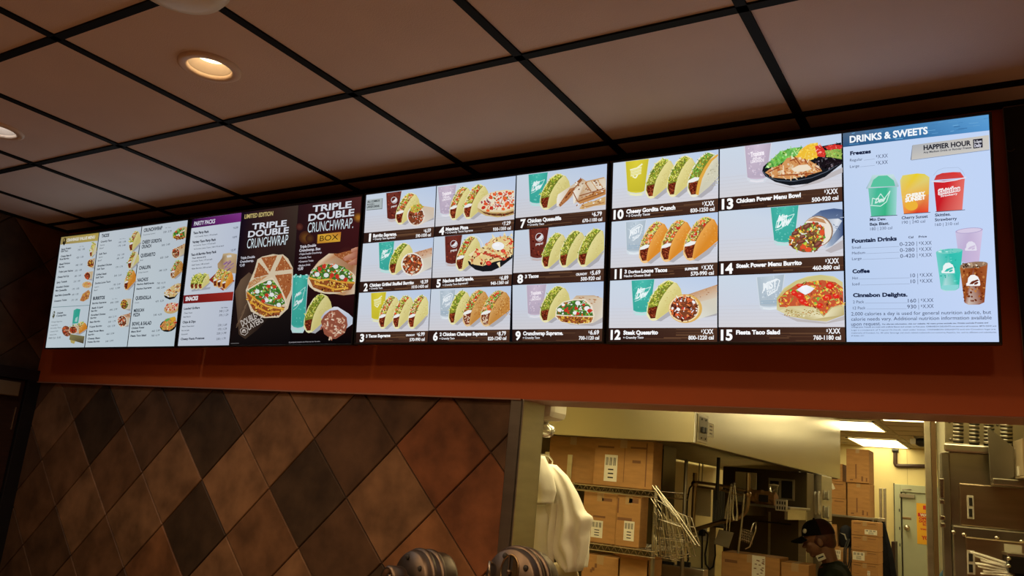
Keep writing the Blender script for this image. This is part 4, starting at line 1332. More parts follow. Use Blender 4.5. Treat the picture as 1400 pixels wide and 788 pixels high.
q.poly([(1312.2, 365.8), (1331, 365), (1350.4, 361), (1345.8, 413.6), (1339, 416.6), (1324, 417), (1318.6, 414)], (150, 74, 30), [(176, 106, 56), (140, 60, 22), (170, 96, 50), (140, 66, 26), (150, 80, 40), (206, 190, 180), (150, 76, 34)])
q.ell(1331.4, 362.4, 19.2, 4.2, (150, 120, 96), rot=-6, n=22)
for _ in range(60):
    q.ell(random.uniform(1316, 1346), random.uniform(367, 412), random.uniform(0.8, 2.2), random.uniform(0.7, 1.8), random.choice([(176, 96, 40), (110, 44, 14), (130, 60, 24), (196, 130, 70), (96, 34, 12)]), rot=random.uniform(0, 90), n=6)
for _ in range(26):
    q.ell(1331.4 + random.uniform(-16, 16), 362.6 + random.uniform(-3, 4), random.uniform(1, 2.4), 1.3, random.choice([(226, 214, 196), (120, 84, 56), (190, 160, 130), (60, 40, 30)]), rot=random.uniform(0, 90), n=6)
bell(q, 1330.8, 383.4, 19, (246, 244, 244), (110, 44, 24))
q.build('drink_picture', G, part)
w = Pic(q.d)
K = (24, 34, 66)
KG = (52, 62, 92)
w.text('DRINKS & SWEETS', 1161.7, 195.2, 1268.5, 182.8, 8.8, (244, 250, 255), 0.035)
w.text('HAPPIER HOUR', 1262.8, 205.4, 1327.6, 198.6, 6.4, (22, 24, 40), 0.035)
w.text('Any Medium Drink or Regular Freeze', 1262.5, 209.9, 1328.2, 202.9, 2.6, (50, 54, 70), 0.02)
w.text('2-5pm', 1331.6, 196.0, 1342.2, 194.7, 3.4, (226, 226, 236), 0.03)
w.text('Daily', 1332.0, 201.4, 1342.0, 200.2, 3.8, (206, 206, 220), 0.05)
for s, x0, y0, x1, y1, h, b in (
        ('Freezes', 1162.3, 212.3, 1190.8, 209.3, 4.9, .05), ('Regular', 1162, 221, 1179.3, 219.4, 3.6, 0), ('Large', 1162, 229.7, 1174.8, 228.5, 3.6, 0),
        ('Mtn Dew.', 1189.3, 302.3, 1211.8, 301.1, 3.7, .03), ('Baja Blast.', 1189.3, 308.7, 1215.7, 307.2, 3.7, .03), ('180 | 230 cal', 1189.8, 315.3, 1219.8, 313.4, 3.9, -.004),
        ('Cherry Sunset', 1232.8, 300.0, 1268.5, 297.7, 3.9, .02), ('190 | 240 cal', 1233.3, 306.3, 1264.8, 304.4, 3.9, -.004),
        ('Skittles.', 1278.3, 296.3, 1300, 294.7, 3.9, .02), ('Strawberry', 1278.3, 302.7, 1308.3, 300.7, 3.9, .02), ('160 | 210 cal', 1278.6, 309.3, 1310.5, 307.4, 3.9, -.004),
        ('Fountain Drinks', 1164.6, 332.3, 1226.2, 328.8, 5.2, .05), ('Cal', 1241.9, 326, 1248.7, 325.6, 2.8, .02), ('Price', 1256.1, 325.4, 1267.1, 324.6, 2.8, .02),
        ('Small', 1164.6, 340.4, 1177, 339.9, 3.5, 0), ('Medium', 1164.9, 348.1, 1182.7, 347.1, 3.5, 0), ('Large', 1164.9, 355.9, 1178, 355.1, 3.5, 0),
        ('0-220', 1230.1, 336.6, 1250, 335.7, 5, 0), ('0-280', 1230.5, 344.7, 1250.3, 343.9, 5, 0), ('0-420', 1230.8, 352.8, 1250.5, 352.0, 5, 0),
        ('Coffee', 1165.4, 373.7, 1189.3, 372.9, 5, .05), ('Hot', 1165.4, 382.4, 1173.3, 382, 3.8, 0), ('Iced', 1165.4, 390.6, 1175.1, 390.1, 3.8, 0),
        ('10', 1244.8, 379.4, 1251.2, 379.2, 5, 0), ('10', 1245.1, 387.5, 1251.5, 387.3, 5, 0),
        ('Cinnabon Delights.', 1166.2, 406.3, 1240.8, 405.4, 5, .05), ('2 Pack', 1166.2, 415.1, 1181.4, 414.6, 3.8, 0), ('12 Pack', 1166.2, 423.4, 1183.3, 423, 3.8, 0),
        ('160', 1241.5, 413.9, 1252.6, 413.6, 5, 0), ('930', 1240.4, 422.1, 1252.8, 421.8, 5, 0),
        ('2,000 calories a day is used for general nutrition advice, but', 1163.8, 431.7, 1355.1, 429.3, 4.7, 0),
        ('calorie needs vary. Additional nutrition information available', 1163.8, 438.8, 1355.8, 436.7, 4.7, 0),
        ('upon request.', 1163.8, 445.6, 1204.2, 444.9, 4.7, 0),
        ('For allergen information, visit our website. All menu prices exclude tax. Drinks exclude Freezes and', 1206.4, 444.3, 1351, 442.4, 1.7, .02),
        ('Orange Juice. Freezes are made with artificial flavors and contain no fruit juice. CINNABON DELIGHTS not served at all locations. MTN DEW and', 1164.1, 448.4, 1362, 446.8, 1.7, .01),
        ('Logo is a trademark of Tropical Orchards, used under license. CINNABON DELIGHTS and the Cinnabon logo are', 1164.1, 452.5, 1361, 451.2, 1.7, 0),
        ('trademarks of Cinnabon, Inc. All other beverage and snack related trademarks are owned by PepsiCo, Inc. and its affiliates and subsidiaries.', 1164.1, 456.4, 1363, 455.4, 1.7, 0),
        ('IP Holder, LLC.', 1164.1, 460.3, 1182, 459.9, 1.7, 0)):
    w.text(s, x0, y0, x1, y1, h, K if b > 0.01 else KG, b)
for a in ((1197.7, 216.8, 1213.8, 215.2, 5), (1197.7, 225.5, 1213.8, 223.9, 5), (1256.4, 335.4, 1273.8, 334.6, 5), (1256.6, 343.6, 1273.8, 342.8, 5), (1256.8, 351.7, 1274.1, 350.9, 5),
          (1257.4, 378.9, 1274.9, 378.3, 5), (1257.7, 387.0, 1274.9, 386.4, 5), (1259, 413.4, 1276.2, 413.0, 5), (1259, 421.6, 1276.5, 421.1, 5)):
    for t in PR('X.XX', *a, KG, 0.0):
        w.text(*t)
for x, y in ((1253.3, 333.4), (1253.6, 341.5), (1253.8, 349.6), (1254.5, 377.2), (1254.7, 385.2), (1255.8, 411.6), (1255.9, 419.8)):
    w.stroke(x, y - 3.2, x + 0.2, y + 3.6, 0.5, KG)
for a in ((1181, 219.2, 1196, 217.4), (1176, 228.2, 1196, 226.2), (1178, 339.6, 1229, 337.2), (1184, 347, 1229.6, 345), (1179, 355, 1230, 353), (1174.4, 381.8, 1243.6, 380), (1176.4, 390, 1244, 388.2), (1182.6, 414.6, 1240.4, 414.2), (1184.6, 422.8, 1239.4, 422.4)):
    leader(w, *a)
w.build('lettering', G, part)

# ---- second screen: party packs list and two big posters
S2 = screen([(263.3, 300.0), (495.1, 268.3), (243.2, 473.3), (480.6, 469.9)], 'wall menu screen with party packs list and two dark wrap posters', SCREEN_GAIN[1])
G = SCREEN_GAIN[1]
Z2 = lambda ox, oy, s, pts: [(ox + x / s, oy + y / s) for x, y in pts]
p = Pic()
p.poly([(263.3, 300), (330.2, 291.0), (312.8, 472.2), (243.2, 473.3)], (204, 214, 228), [(214, 222, 232), (198, 208, 228), (196, 204, 222), (206, 214, 226)])
p.poly([(263.3, 300), (298, 295.4), (330.2, 291.0), (329.4, 303.1), (261.8, 312.3)], (96, 36, 104), [(30, 10, 40), (110, 40, 118), (132, 60, 140), (122, 44, 126), (60, 20, 74)])
p.poly([(251.2, 404.1), (319.3, 399), (318, 411.1), (250.2, 415.5)], (150, 40, 32), [(120, 24, 26), (160, 44, 36), (150, 40, 32), (110, 22, 24)])
part = p.build('menu_panel', G, S2)
q = Pic(p.d)
q.poly(Z2(240, 290, 7.88, [(455, 605), (452, 560), (500, 500), (512, 450), (580, 440), (662, 455), (658, 520), (652, 662), (520, 655)]), (190, 160, 120), [(170, 140, 100), (186, 154, 114), (150, 120, 86), (204, 178, 136), (214, 190, 150), (196, 168, 128), (190, 160, 120), (180, 150, 110), (186, 156, 116)])
q.poly(Z2(240, 290, 7.88, [(550, 470), (600, 462), (604, 486), (556, 492)]), (222, 222, 224))
for _ in range(14):
    x, y = random.uniform(505, 605), random.uniform(545, 640)
    q.stroke(*Z2(240, 290, 7.88, [(x, y)])[0], *Z2(240, 290, 7.88, [(x + 40, y - 30)])[0], 1.2, random.choice([(150, 110, 150), (170, 130, 160), (130, 90, 130)]))
q.poly([(262, 396.4), (288, 392.5), (287, 395.5), (262, 399)], (170, 174, 186))
for x in (260, 265.4, 271):
    taco(q, x, 374.4, x + 16, 395.6, 'plain')
q.poly([(285.5, 383), (297, 372), (321, 384), (305, 397.6)], (150, 40, 34))
for x in (291.5, 297, 303.5):
    taco(q, x, 367.6 + (x - 291) * 0.25, x + 15.5, 392 + (x - 291) * 0.3, 'dor')
q.build('food_picture', G, part)
w = Pic(q.d)
w.text('PARTY PACKS', 265.1, 308.8, 293.9, 305.0, 5.2, (226, 226, 240), 0.03)
w.text('SNACKS', 253.3, 411.6, 270.5, 410.2, 5, (236, 236, 240), 0.06)
K = (22, 26, 46)
for s, x0, y0, x1, y1, h, b in (('Taco Party Pack', 190, 240, 358, 222, 24, .04), ('+12 Crunchy Tacos | 170 cal each', 205, 275, 450, 246, 14, .01), ('Variety Taco Party Pack', 180, 338, 435, 308, 24, .04),
                                ('+6 Crunchy Tacos | 170 cal each', 190, 370, 430, 342, 14, .01), ('+6 Doritos Locos Tacos | 160-170 cal each', 195, 408, 520, 370, 14, .01),
                                ('Taco & Burrito Party Pack', 165, 475, 440, 440, 24, .04), ('Your choice of 6', 175, 507, 325, 490, 15, .03), ('+Crunchy Tacos | 170 cal each', 172, 540, 395, 515, 15, .01),
                                ('+Soft Tacos | 180 cal each', 170, 582, 362, 560, 15, .01), ('+Bean Burritos | 350 cal each', 170, 620, 388, 598, 15, .01)):
    a = Z2(240, 290, 7.88, [(x0, y0), (x1, y1)])
    w.text(s, *a[0], *a[1], h / 7.88, K, b)
for s, x0, y0, x1, y1, h, b in (('Loaded Grillers', 90, 345, 260, 332, 22, .03), ('Cal  Price', 490, 328, 562, 325, 11, .02), ('Cheesy Potato', 90, 389, 180, 383, 14, .01), ('Beef Nacho', 85, 431, 162, 424, 14, .01),
                                ('Chips & Dips', 75, 492, 215, 482, 24, .03), ('Nacho Cheese Sauce', 70, 533, 200, 525, 14, .01), ('Pico de Gallo', 65, 577, 148, 572, 14, .01), ('Guacamole', 62, 618, 130, 612, 14, .01),
                                ('Cheesy Fiesta Potatoes', 55, 672, 310, 660, 22, .03), ('340 | 1.29', 470, 372, 568, 364, 22, 0), ('370 | 1.29', 468, 416, 565, 409, 22, 0), ('220 | 1.69', 455, 523, 552, 516, 22, 0),
                                ('170 | 1.29', 458, 567, 550, 560, 22, 0), ('230 | 1.99', 443, 612, 545, 605, 22, 0), ('230 | 1.79', 440, 672, 538, 664, 22, 0)):
    a = Z2(240, 380, 7.88, [(x0, y0), (x1, y1)])
    w.text(s, *a[0], *a[1], h / 7.88, K, b)
for s, x0, y0, x1, y1 in (('16.99', 620, 184, 672, 178), ('18.99', 612, 286, 660, 279), ('22.49', 595, 426, 646, 416)):
    a = Z2(240, 290, 7.88, [(x0, y0), (x1, y1)])
    for t in PR(s, *a[0], *a[1], 2.8, K, 0.0):
        w.text(*t)
w.build('lettering', G, part)

# poster with the whole folded wrap on a board
p = Pic()
p.poly([(330.6, 291), (370, 285.6), (408, 280.7), (400, 390), (396.2, 471.2), (312.9, 472.2), (322, 380)], (30, 22, 20), [(22, 12, 30), (60, 36, 34), (66, 52, 44), (34, 26, 24), (14, 10, 12), (20, 14, 14), (18, 12, 16)])
p.poly(Z2(310, 375, 7.88, [(90, 185), (150, 60), (240, -20), (420, 120), (500, 430), (330, 600), (200, 700), (130, 650)]), (84, 64, 50), [(88, 68, 52), (110, 86, 66), (96, 74, 58), (50, 38, 32), (26, 18, 16), (44, 32, 26), (60, 46, 36), (74, 56, 44)])
for _ in range(22):
    a, s = random.uniform(-20, 260), random.uniform(100, 330)
    q = Z2(310, 375, 7.88, [(110 + a * 0.5, 560 - a * 1.2 + random.uniform(-30, 30)), (160 + a * 0.5, 470 - a * 1.2)])
    p.stroke(*q[0], *q[1], 0.6, random.choice([(104, 80, 62), (70, 52, 40), (120, 96, 74)]))
part = p.build('menu_panel', G, S2)
q = Pic(p.d)
Zc = lambda pts: Z2(310, 275, 7.88, pts)
q.poly(Zc([(300, 740), (330, 630), (380, 600), (500, 572), (560, 580), (605, 575), (660, 620), (712, 720), (712, 800), (702, 1000), (660, 1160), (560, 1255), (400, 1262), (260, 1190), (212, 1050), (205, 960), (240, 880)]), (222, 204, 174))
for tri in ([(370, 612), (545, 585), (465, 765)], [(600, 590), (708, 735), (520, 755)], [(345, 660), (455, 790), (290, 830)], [(520, 800), (702, 780), (690, 960), (640, 1060)]):
    stuffing(q, Zc(tri), [[(176, 100, 54), (150, 74, 38)], [(204, 140, 90), (226, 180, 130)], [(186, 110, 60), (160, 84, 44)]], 60, 0.6, 1.6, (170, 98, 54))
for tri in ([(240, 880), (300, 840), (450, 800), (225, 960)],):
    stuffing(q, Zc(tri), [[(190, 130, 84), (214, 170, 124)], [(226, 196, 156)]], 36, 0.6, 1.4, (196, 140, 92))
crunch_cut(q, Zc([(215, 965), (330, 905), (440, 850), (500, 855), (560, 930), (635, 1100), (560, 1140), (430, 1105), (320, 1060)]), Zc([(212, 975), (320, 1065), (430, 1110), (560, 1142), (630, 1140), (555, 1230), (420, 1250), (290, 1180), (222, 1060)]), 120)
for a, b in (((222, 985), (330, 1075)), ((330, 1075), (430, 1135)), ((430, 1135), (620, 1165)), ((250, 1080), (340, 1150)), ((340, 1150), (440, 1200)), ((440, 1200), (570, 1190))):
    u = Zc([a, b])
    q.stroke(*u[0], *u[1], 2.2, random.choice([(236, 180, 74), (226, 164, 60)]))
for c in ((330, 975), (485, 1010), (430, 1070), (560, 1120), (460, 880)):
    u = Zc([c])[0]
    q.ell(*u, 3.2, 3.0, (236, 240, 236), n=9)
for c in ((452, 920), (430, 1015), (515, 925), (565, 1040), (395, 1080)):
    u = Zc([c])[0]
    q.ell(*u, 2.8, 2.5, (206, 60, 44), n=9)
q.path(Zc([(213, 965), (330, 895), (490, 830), (590, 965), (645, 1130)]), 1.6, (236, 222, 194))
q.build('food_picture', G, part)
w = Pic(q.d)
w.text('LIMITED EDITION', 334.1, 299.1, 373.2, 294.6, 5.4, (206, 186, 120), 0.03)
w.text('TRIPLE', 344.3, 313.9, 391.5, 309.0, 7.6, (226, 230, 240), 0.03)
w.text('DOUBLE', 338.9, 324.6, 394.4, 318.8, 8.0, (226, 230, 240), 0.03)
w.text('CRUNCHWRAP', 337.3, 340.0, 393.1, 334.4, 13.0, (222, 238, 246), 0.0)
for s, x0, y0, x1, y1 in (('Triple Double', 148, 628, 302, 612), ('Crunchwrap.', 142, 668, 290, 652)):
    a = Zc([(x0, y0), (x1, y1)])
    w.text(s, *a[0], *a[1], 3.1, (214, 214, 226), 0.03)
for t in PR('5.49', 327.5, 365.0, 334.3, 364.4, 3.6, (214, 214, 226), 0.02):
    w.text(*t)
for s, x0, y0, x1, y1, h in (('DOUBLE-', 168, 568, 335, 470, 66), ('LAYERS', 236, 605, 398, 512, 56)):
    a = Z2(310, 375, 7.88, [(x0, y0), (x1, y1)])
    # leaning lettering: laid along its own slanted baseline
    w.d += 5e-6
    vs, fs = glyphs(s, 0.02)
    o_ = scr(*a[0], w.d)
    ex = scr(*a[1], w.d) - o_
    eu = scr(a[0][0] - h * 0.34 / 7.88, a[0][1] - h * 0.94 / 7.88, w.d) - o_
    w.starts.append(len(w.m.v))
    w.m.add([o_ + v[0] * ex + v[1] * eu for v in vs], fs, lin((206, 196, 188)))
hx = Z2(310, 375, 7.88, [(145, 600), (175, 575), (220, 585), (228, 630), (195, 660), (155, 645), (145, 600)])
w.path(hx, 0.7, (206, 196, 188))
bell(w, 333.6, 452.6, 6, (206, 196, 188), (60, 44, 36))
w.stroke(315.6, 469.8, 326.6, 469.5, 0.7, (120, 116, 116))
w.build('lettering', G, part)

# poster with the boxed meal
p = Pic()
p.poly([(408.3, 280.7), (450, 275), (494.7, 268.7), (492, 310), (480.8, 469.9), (396.4, 471.2), (402, 360)], (52, 22, 24), [(44, 22, 26), (60, 28, 30), (84, 42, 40), (66, 24, 26), (10, 7, 8), (8, 6, 8), (30, 14, 18)])
Zb = lambda pts: Z2(395, 265, 7.505, pts)
for c, r, col in (((170, 450), 9, (110, 70, 30)), ((215, 460), 6, (86, 54, 28)), ((110, 340), 5, (96, 50, 40)), ((712, 245), 7, (176, 116, 40)), ((600, 650), 14, (84, 30, 28))):
    u = Zb([c])[0]
    for k in range(5):
        p.ell(u[0], u[1], r * (1 - k * 0.16), r * (1 - k * 0.16), mix((56, 24, 24), col, 0.25 + k * 0.18), n=18)
part = p.build('menu_panel', G, S2)
q = Pic(p.d)
cup(q, (400.7, 377.5), (421, 376), (398.4, 444), (416.6, 444), 'teal')
for _ in range(16):
    q.ell(random.uniform(402, 420), random.uniform(375, 381), random.uniform(1, 2.2), 1, random.choice([(150, 226, 214), (90, 200, 190), (200, 240, 236)]), n=6)
Zd = lambda pts: Z2(390, 365, 7.505, pts)
q.poly([(421, 385), (425, 371), (436, 357), (449.6, 346.8), (462, 347), (477, 343), (495, 341), (487.6, 402), (470, 404), (430, 398)], (196, 146, 100), [(214, 186, 150), (226, 200, 164), (214, 180, 140), (236, 214, 182), (196, 130, 80), (180, 104, 56), (150, 84, 46), (226, 206, 180), (196, 150, 104), (206, 170, 130)])
stuffing(q, [(456, 348), (474, 344.4), (492, 345), (490, 362), (478, 362)], [[(176, 100, 54), (150, 74, 38)], [(204, 140, 90)]], 50, 0.7, 1.8, (166, 94, 52))
outl = ellpts(453.6, 383.5, 33.4, 18.6, -2, 30)
q.poly(outl, (232, 216, 184))
crunch_cut(q, [(423, 378), (428, 368), (440, 362), (456, 361), (470, 365), (480, 374), (484, 386), (450, 384), (424, 381)], [(422, 380), (450, 384), (485, 387), (480, 396), (464, 400), (444, 399.6), (428, 393)], 120)
for a, b in (((423, 380), (436, 384)), ((436, 384), (450, 382)), ((450, 382), (466, 386)), ((466, 386), (485, 387)), ((430, 388), (444, 391)), ((444, 391), (458, 396)), ((458, 396), (476, 394))):
    q.stroke(*a, *b, 2.4, random.choice([(236, 180, 74), (226, 164, 60)]))
for c in ((433.6, 375.4), (446, 376.4), (468, 379), (459, 364.6)):
    q.ell(*c, 3.6, 3.2, (236, 238, 236), n=9)
for c in ((454, 376.6), (461, 378), (472.6, 382.6), (437, 368), (443, 364.6)):
    q.ell(*c, 2.9, 3.2, (206, 56, 42), n=9)
for a in ([(480, 341), (486, 338.5), (490.4, 337.6), (490, 343), (484, 346), (480, 345)], [(470, 351.6), (476, 348.4), (489, 343.4), (489, 352), (480, 355.4), (471.6, 357), (469, 354)], [(476, 359.4), (482, 356), (488.6, 352), (488, 361.4), (480, 362.6), (475.6, 361.6)]):
    q.poly(a, (196, 130, 104), [(214, 156, 128)] * 2 + [(176, 104, 80)] + [(160, 90, 70)] + [(190, 124, 98)] * (len(a) - 4))
taco(q, 415.3, 402.0, 454.2, 454.6, 'plain')
q.poly(Zd([(365, 520), (410, 460), (500, 410), (540, 412), (650, 480), (702, 525), (700, 585), (610, 645), (500, 660)]), (206, 210, 222), [(190, 190, 206), (206, 206, 220), (226, 228, 238), (230, 232, 240), (214, 220, 232), (196, 210, 230), (214, 222, 236), (196, 200, 214), (190, 190, 206)])
tw = [(206, 150, 120), (226, 190, 160), (176, 104, 80), (236, 212, 190), (160, 84, 64)]
q.poly(Zd([(365, 560), (400, 500), (460, 450), (540, 440), (630, 520), (640, 600), (610, 680), (520, 740), (470, 740), (400, 690)]), (150, 84, 64))
for _ in range(70):
    x, y = random.uniform(380, 620), random.uniform(455, 730)
    if abs(x - 500) / 130 + abs(y - 590) / 160 < 1.15:
        a = random.uniform(0, 3.14)
        u = Zd([(x, y), (x + 34 * math.cos(a), y + 34 * math.sin(a))])
        q.stroke(*u[0], *u[1], 2.0, random.choice(tw))
        q.ell(*u[1], 1.1, 1.0, random.choice(tw), n=6)
q.build('food_picture', G, part)
w = Pic(q.d)
w.text('TRIPLE', 427, 290.0, 480.3, 283.8, 8.4, (226, 230, 240), 0.03)
w.text('DOUBLE', 421.4, 302.3, 484, 294.9, 8.8, (226, 230, 240), 0.03)
w.text('CRUNCHWRAP.', 420.3, 318.3, 482.6, 311.8, 13.4, (222, 238, 246), 0.0)
w.poly([(434.3, 321), (466.3, 317.2), (465, 330.3), (433.6, 333.2)], (206, 160, 50), [(226, 176, 60), (196, 120, 50), (222, 170, 56), (196, 130, 46)])
w.text('BOX', 437, 330.0, 462.2, 327.6, 7.2, (30, 18, 14), 0.0)
for s, x0, y0, x1, y1, h, b in (('Triple Double', 112, 560, 278, 540, 26, .04), ('Crunchwrap. Box', 105, 597, 325, 576, 26, .04), ('+Triple Double Crunchwrap.', 105, 632, 338, 609, 18, .02), ('+Crunchy Taco', 102, 670, 228, 656, 18, .02),
                                ('+Cinnamon Twists', 98, 709, 250, 694, 18, .02), ('+Medium Drink', 95, 749, 220, 736, 18, .02)):
    a = Zb([(x0, y0), (x1, y1)])
    w.text(s, *a[0], *a[1], h / 7.505, (220, 216, 226), b)
for t in PR('5.00', 407, 370.0, 414.3, 369.0, 3.8, (220, 216, 226), 0.03):
    w.text(*t)
w.text('At participating locations only. Prices may vary. Tax extra.', 394.6, 469.0, 437.6, 467.6, 1.5, (176, 170, 176), 0.02)
w.build('lettering', G, part)

# ---- first screen: value menu, tacos and burritos, the rest
S1 = screen([(83.9, 324.6), (257.5, 301.2), (62.5, 475.8), (238.7, 473.6)], 'leftmost wall menu screen listing value menu, tacos and burritos in three columns', SCREEN_GAIN[0])
G = SCREEN_GAIN[0]
BG = [(214, 224, 232), (206, 218, 230), (206, 222, 232), (214, 228, 236)]
K = (22, 34, 52)


def list_panel(bg, ox, oy, s, lines, pics, head=None, extra=None):
    p = Pic()
    p.poly(bg, BG[0], BG)
    if extra:
        extra(p)
    part = p.build('menu_panel', G, S1)
    q = Pic(p.d)
    pics(q)
    q.build('food_picture', G, part)
    w = Pic(q.d)
    for o_, sc, rows in lines:
        for s_, x0, y0, x1, y1, h, b in rows:
            a = Z2(*o_, sc, [(x0, y0), (x1, y1)])
            w.text(s_, *a[0], *a[1], h / sc, (240, 238, 226) if b > 0.08 else K, min(b, 0.05))
    w.build('lettering', G, part)


def e1(p):
    p.poly([(83.9, 324.6), (135.2, 318.5), (133.7, 329.4), (82.6, 334.8)], (190, 166, 84), [(170, 150, 90), (196, 172, 84), (196, 176, 96), (176, 156, 100)])
    p.text('$', 85.6, 333.6, 89.8, 333.2, 7, (34, 26, 14), 0.08)
    p.stroke(72, 420.4, 122.4, 417.6, 0.7, (120, 150, 156))
    p.text('$', 71.5, 434, 74.6, 433.6, 7.6, (90, 90, 60), 0.05)


def g1(q):
    taco(q, 122.6, 331.6, 132.5, 351.4, 'sup')
    q.poly([(132.5, 331), (128, 344), (126, 350), (131, 347)], (222, 214, 190))
    burrito(q, 124, 360.4, 4.6, 5.6, (130, 353), (128.6, 364.6), [MEAT, CHS], (214, 186, 150), n=26)
    burrito(q, 119.6, 377.4, 4.2, 5, (127.4, 371), (126, 381), [TOM, MEAT], (222, 200, 160), n=22)
    q.ell(119, 389.6, 6.8, 4.6, (222, 190, 140), rot=-5)
    stuffing(q, ellpts(119, 389.4, 5.4, 3.6), [TOM, CHS, [(230, 206, 160)]], 20, 0.7, 1.3, (214, 160, 100))
    q.poly([(109, 411.4), (113, 402), (121, 396.4), (123.6, 400), (121, 408.6), (114, 412.6)], (206, 150, 90))
    stuffing(q, [(110, 411), (114, 403), (121, 398), (121, 407), (114, 411.6)], [MEAT, [(214, 150, 90)], CHS], 26, 0.7, 1.3, (190, 120, 70))
    q.poly([(100.8, 424.4), (105, 422.2), (110, 423), (106.8, 442), (98.8, 443)], (56, 172, 150), [(90, 190, 170), (60, 176, 156), (56, 170, 150), (60, 180, 160), (70, 180, 164)])
    q.poly([(102, 440), (103.4, 435), (106.6, 433), (105.4, 440.4)], (176, 220, 214))
    q.ell(91, 453, 6, 7.6, (140, 84, 60), rot=-25)
    stuffing(q, ellpts(90.6, 453, 5, 6.4, -25), [MEAT, [(196, 140, 110)], TOM], 30, 0.8, 1.6, (120, 60, 44))
    taco(q, 103, 440.6, 119, 457.4, 'dor')
    taco(q, 94.4, 444.6, 108, 456, 'sup')
    burrito(q, 100, 451.4, 5.6, 5.2, (108, 446), (108, 455), [MEAT, TOM], (222, 200, 170), n=24)
    q.poly([(96, 457), (115.6, 460), (114, 470), (94.6, 464.6)], (120, 110, 70), [(150, 140, 90), (130, 120, 80), (80, 66, 50), (140, 130, 84)])
    q.poly([(96, 465), (103, 466.6), (101.4, 470.4), (97, 469)], (196, 176, 100))


R1 = [('CRAVINGS VALUE MENU', 272, 180, 610, 140, 32, .09), ('Spicy Potato', 208, 284, 325, 264, 20, .03), ('Soft Taco', 203, 308, 288, 298, 20, .03), ('Cal   Price', 425, 246, 480, 239, 10, .0), ('240  1.00', 405, 290, 488, 277, 20, 0),
      ('Cheesy Bean &', 200, 368, 328, 350, 20, .03), ('Rice Burrito', 190, 402, 300, 388, 20, .03), ('420  1.00', 388, 383, 472, 370, 20, 0), ('Beef Fritos', 185, 462, 310, 445, 20, .03), ('Burrito', 178, 495, 242, 488, 20, .03), ('440  1.00', 378, 474, 460, 461, 20, 0),
      ('Triple Layer Nachos', 175, 552, 348, 535, 20, .03), ('320  1.00', 370, 540, 452, 527, 20, 0), ('Cheesy Roll Up', 162, 616, 298, 600, 20, .03), ('180  1.00', 365, 605, 442, 593, 20, 0), ('Spicy Tostada', 152, 680, 275, 664, 20, .03), ('210  1.00', 355, 670, 432, 657, 20, 0),
      ('Shredded Chicken', 145, 738, 300, 720, 20, .03), ('Mini Quesadilla', 138, 778, 272, 766, 20, .03), ('170  1.00', 338, 760, 420, 749, 20, 0)]
R1b = [('Beef Mini Quesadilla', 132, 138, 318, 118, 20, .03), ('180  1.00', 335, 126, 412, 116, 20, 0), ('Cinnamon Twists', 122, 203, 272, 186, 20, .03), ('170  1.00', 328, 192, 400, 183, 20, 0), ('Chalupa', 155, 348, 228, 336, 20, .03), ('Cravings Box', 148, 380, 268, 366, 20, .03),
       ('Chalupa Supreme', 88, 450, 218, 440, 15, .0), ('5-Layer Burrito', 85, 490, 165, 483, 15, 0), ('Crunchy Taco', 78, 525, 205, 515, 15, 0), ('Cinnamon Twists', 75, 565, 170, 556, 15, 0), ('Medium Drink', 70, 605, 148, 597, 15, 0), ('990 Cal  5.00', 55, 647, 200, 636, 20, 0)]
list_panel([(83.9, 324.6), (135.2, 318.5), (115.1, 475.1), (62.5, 475.8)], 0, 0, 0, [((60, 310), 8.75, R1), ((60, 390), 8.75, R1b)], g1, extra=e1)


def g2(q):
    taco(q, 176.4, 315.6, 192.6, 343.6, 'sup')
    taco(q, 174.6, 344, 190.4, 367.6, 'sup')
    q.poly([(186.4, 344), (188.6, 345.6), (182, 364), (178.6, 366.6)], (226, 218, 196))
    taco(q, 169.8, 368.4, 186, 396.4, 'dor')
    burrito(q, 170, 416.4, 5.4, 7, (179.6, 408.6), (178.4, 422.4), [TOM, MEAT, CHS, GRN], (226, 214, 184), n=36)
    burrito(q, 167, 439.4, 6.2, 8, (178, 428.4), (176, 444), [MEAT, TOM, [(236, 226, 200)]], (226, 214, 190), (206, 150, 110), n=40)


R2 = [('TACOS', 208, 130, 298, 119, 36, .04), ('Crunchy Taco', 198, 192, 330, 173, 20, .03), ('Cal   Price', 425, 155, 492, 146, 10, 0), ('Supreme', 192, 232, 244, 224, 16, .0), ('Beef', 185, 270, 232, 262, 16, 0), ('190  1.99', 412, 200, 498, 189, 20, 0), ('170  1.49', 408, 242, 493, 231, 20, 0),
      ('Soft Taco', 178, 340, 270, 326, 20, .03), ('Supreme', 175, 377, 222, 368, 16, 0), ('Beef', 165, 418, 208, 410, 16, 0), ('210  1.99', 398, 352, 478, 341, 20, 0), ('180  1.49', 390, 394, 470, 382, 20, 0), ('Shredded Chicken', 160, 482, 330, 460, 20, .03), ('Soft Taco', 152, 522, 242, 510, 20, .03), ('170  1.79', 378, 497, 460, 487, 20, 0),
      ('Grilled Steak', 143, 586, 270, 571, 20, .03), ('Soft Taco', 138, 622, 232, 610, 20, .03), ('200  2.69', 358, 600, 445, 588, 20, 0), ('Doritos Locos Tacos', 130, 690, 315, 666, 20, .03), ('Supreme', 125, 734, 175, 725, 16, 0), ('Beef', 118, 773, 160, 766, 16, 0), ('190  2.49', 348, 707, 432, 696, 20, 0), ('170  1.99', 308, 757, 428, 742, 20, 0)]
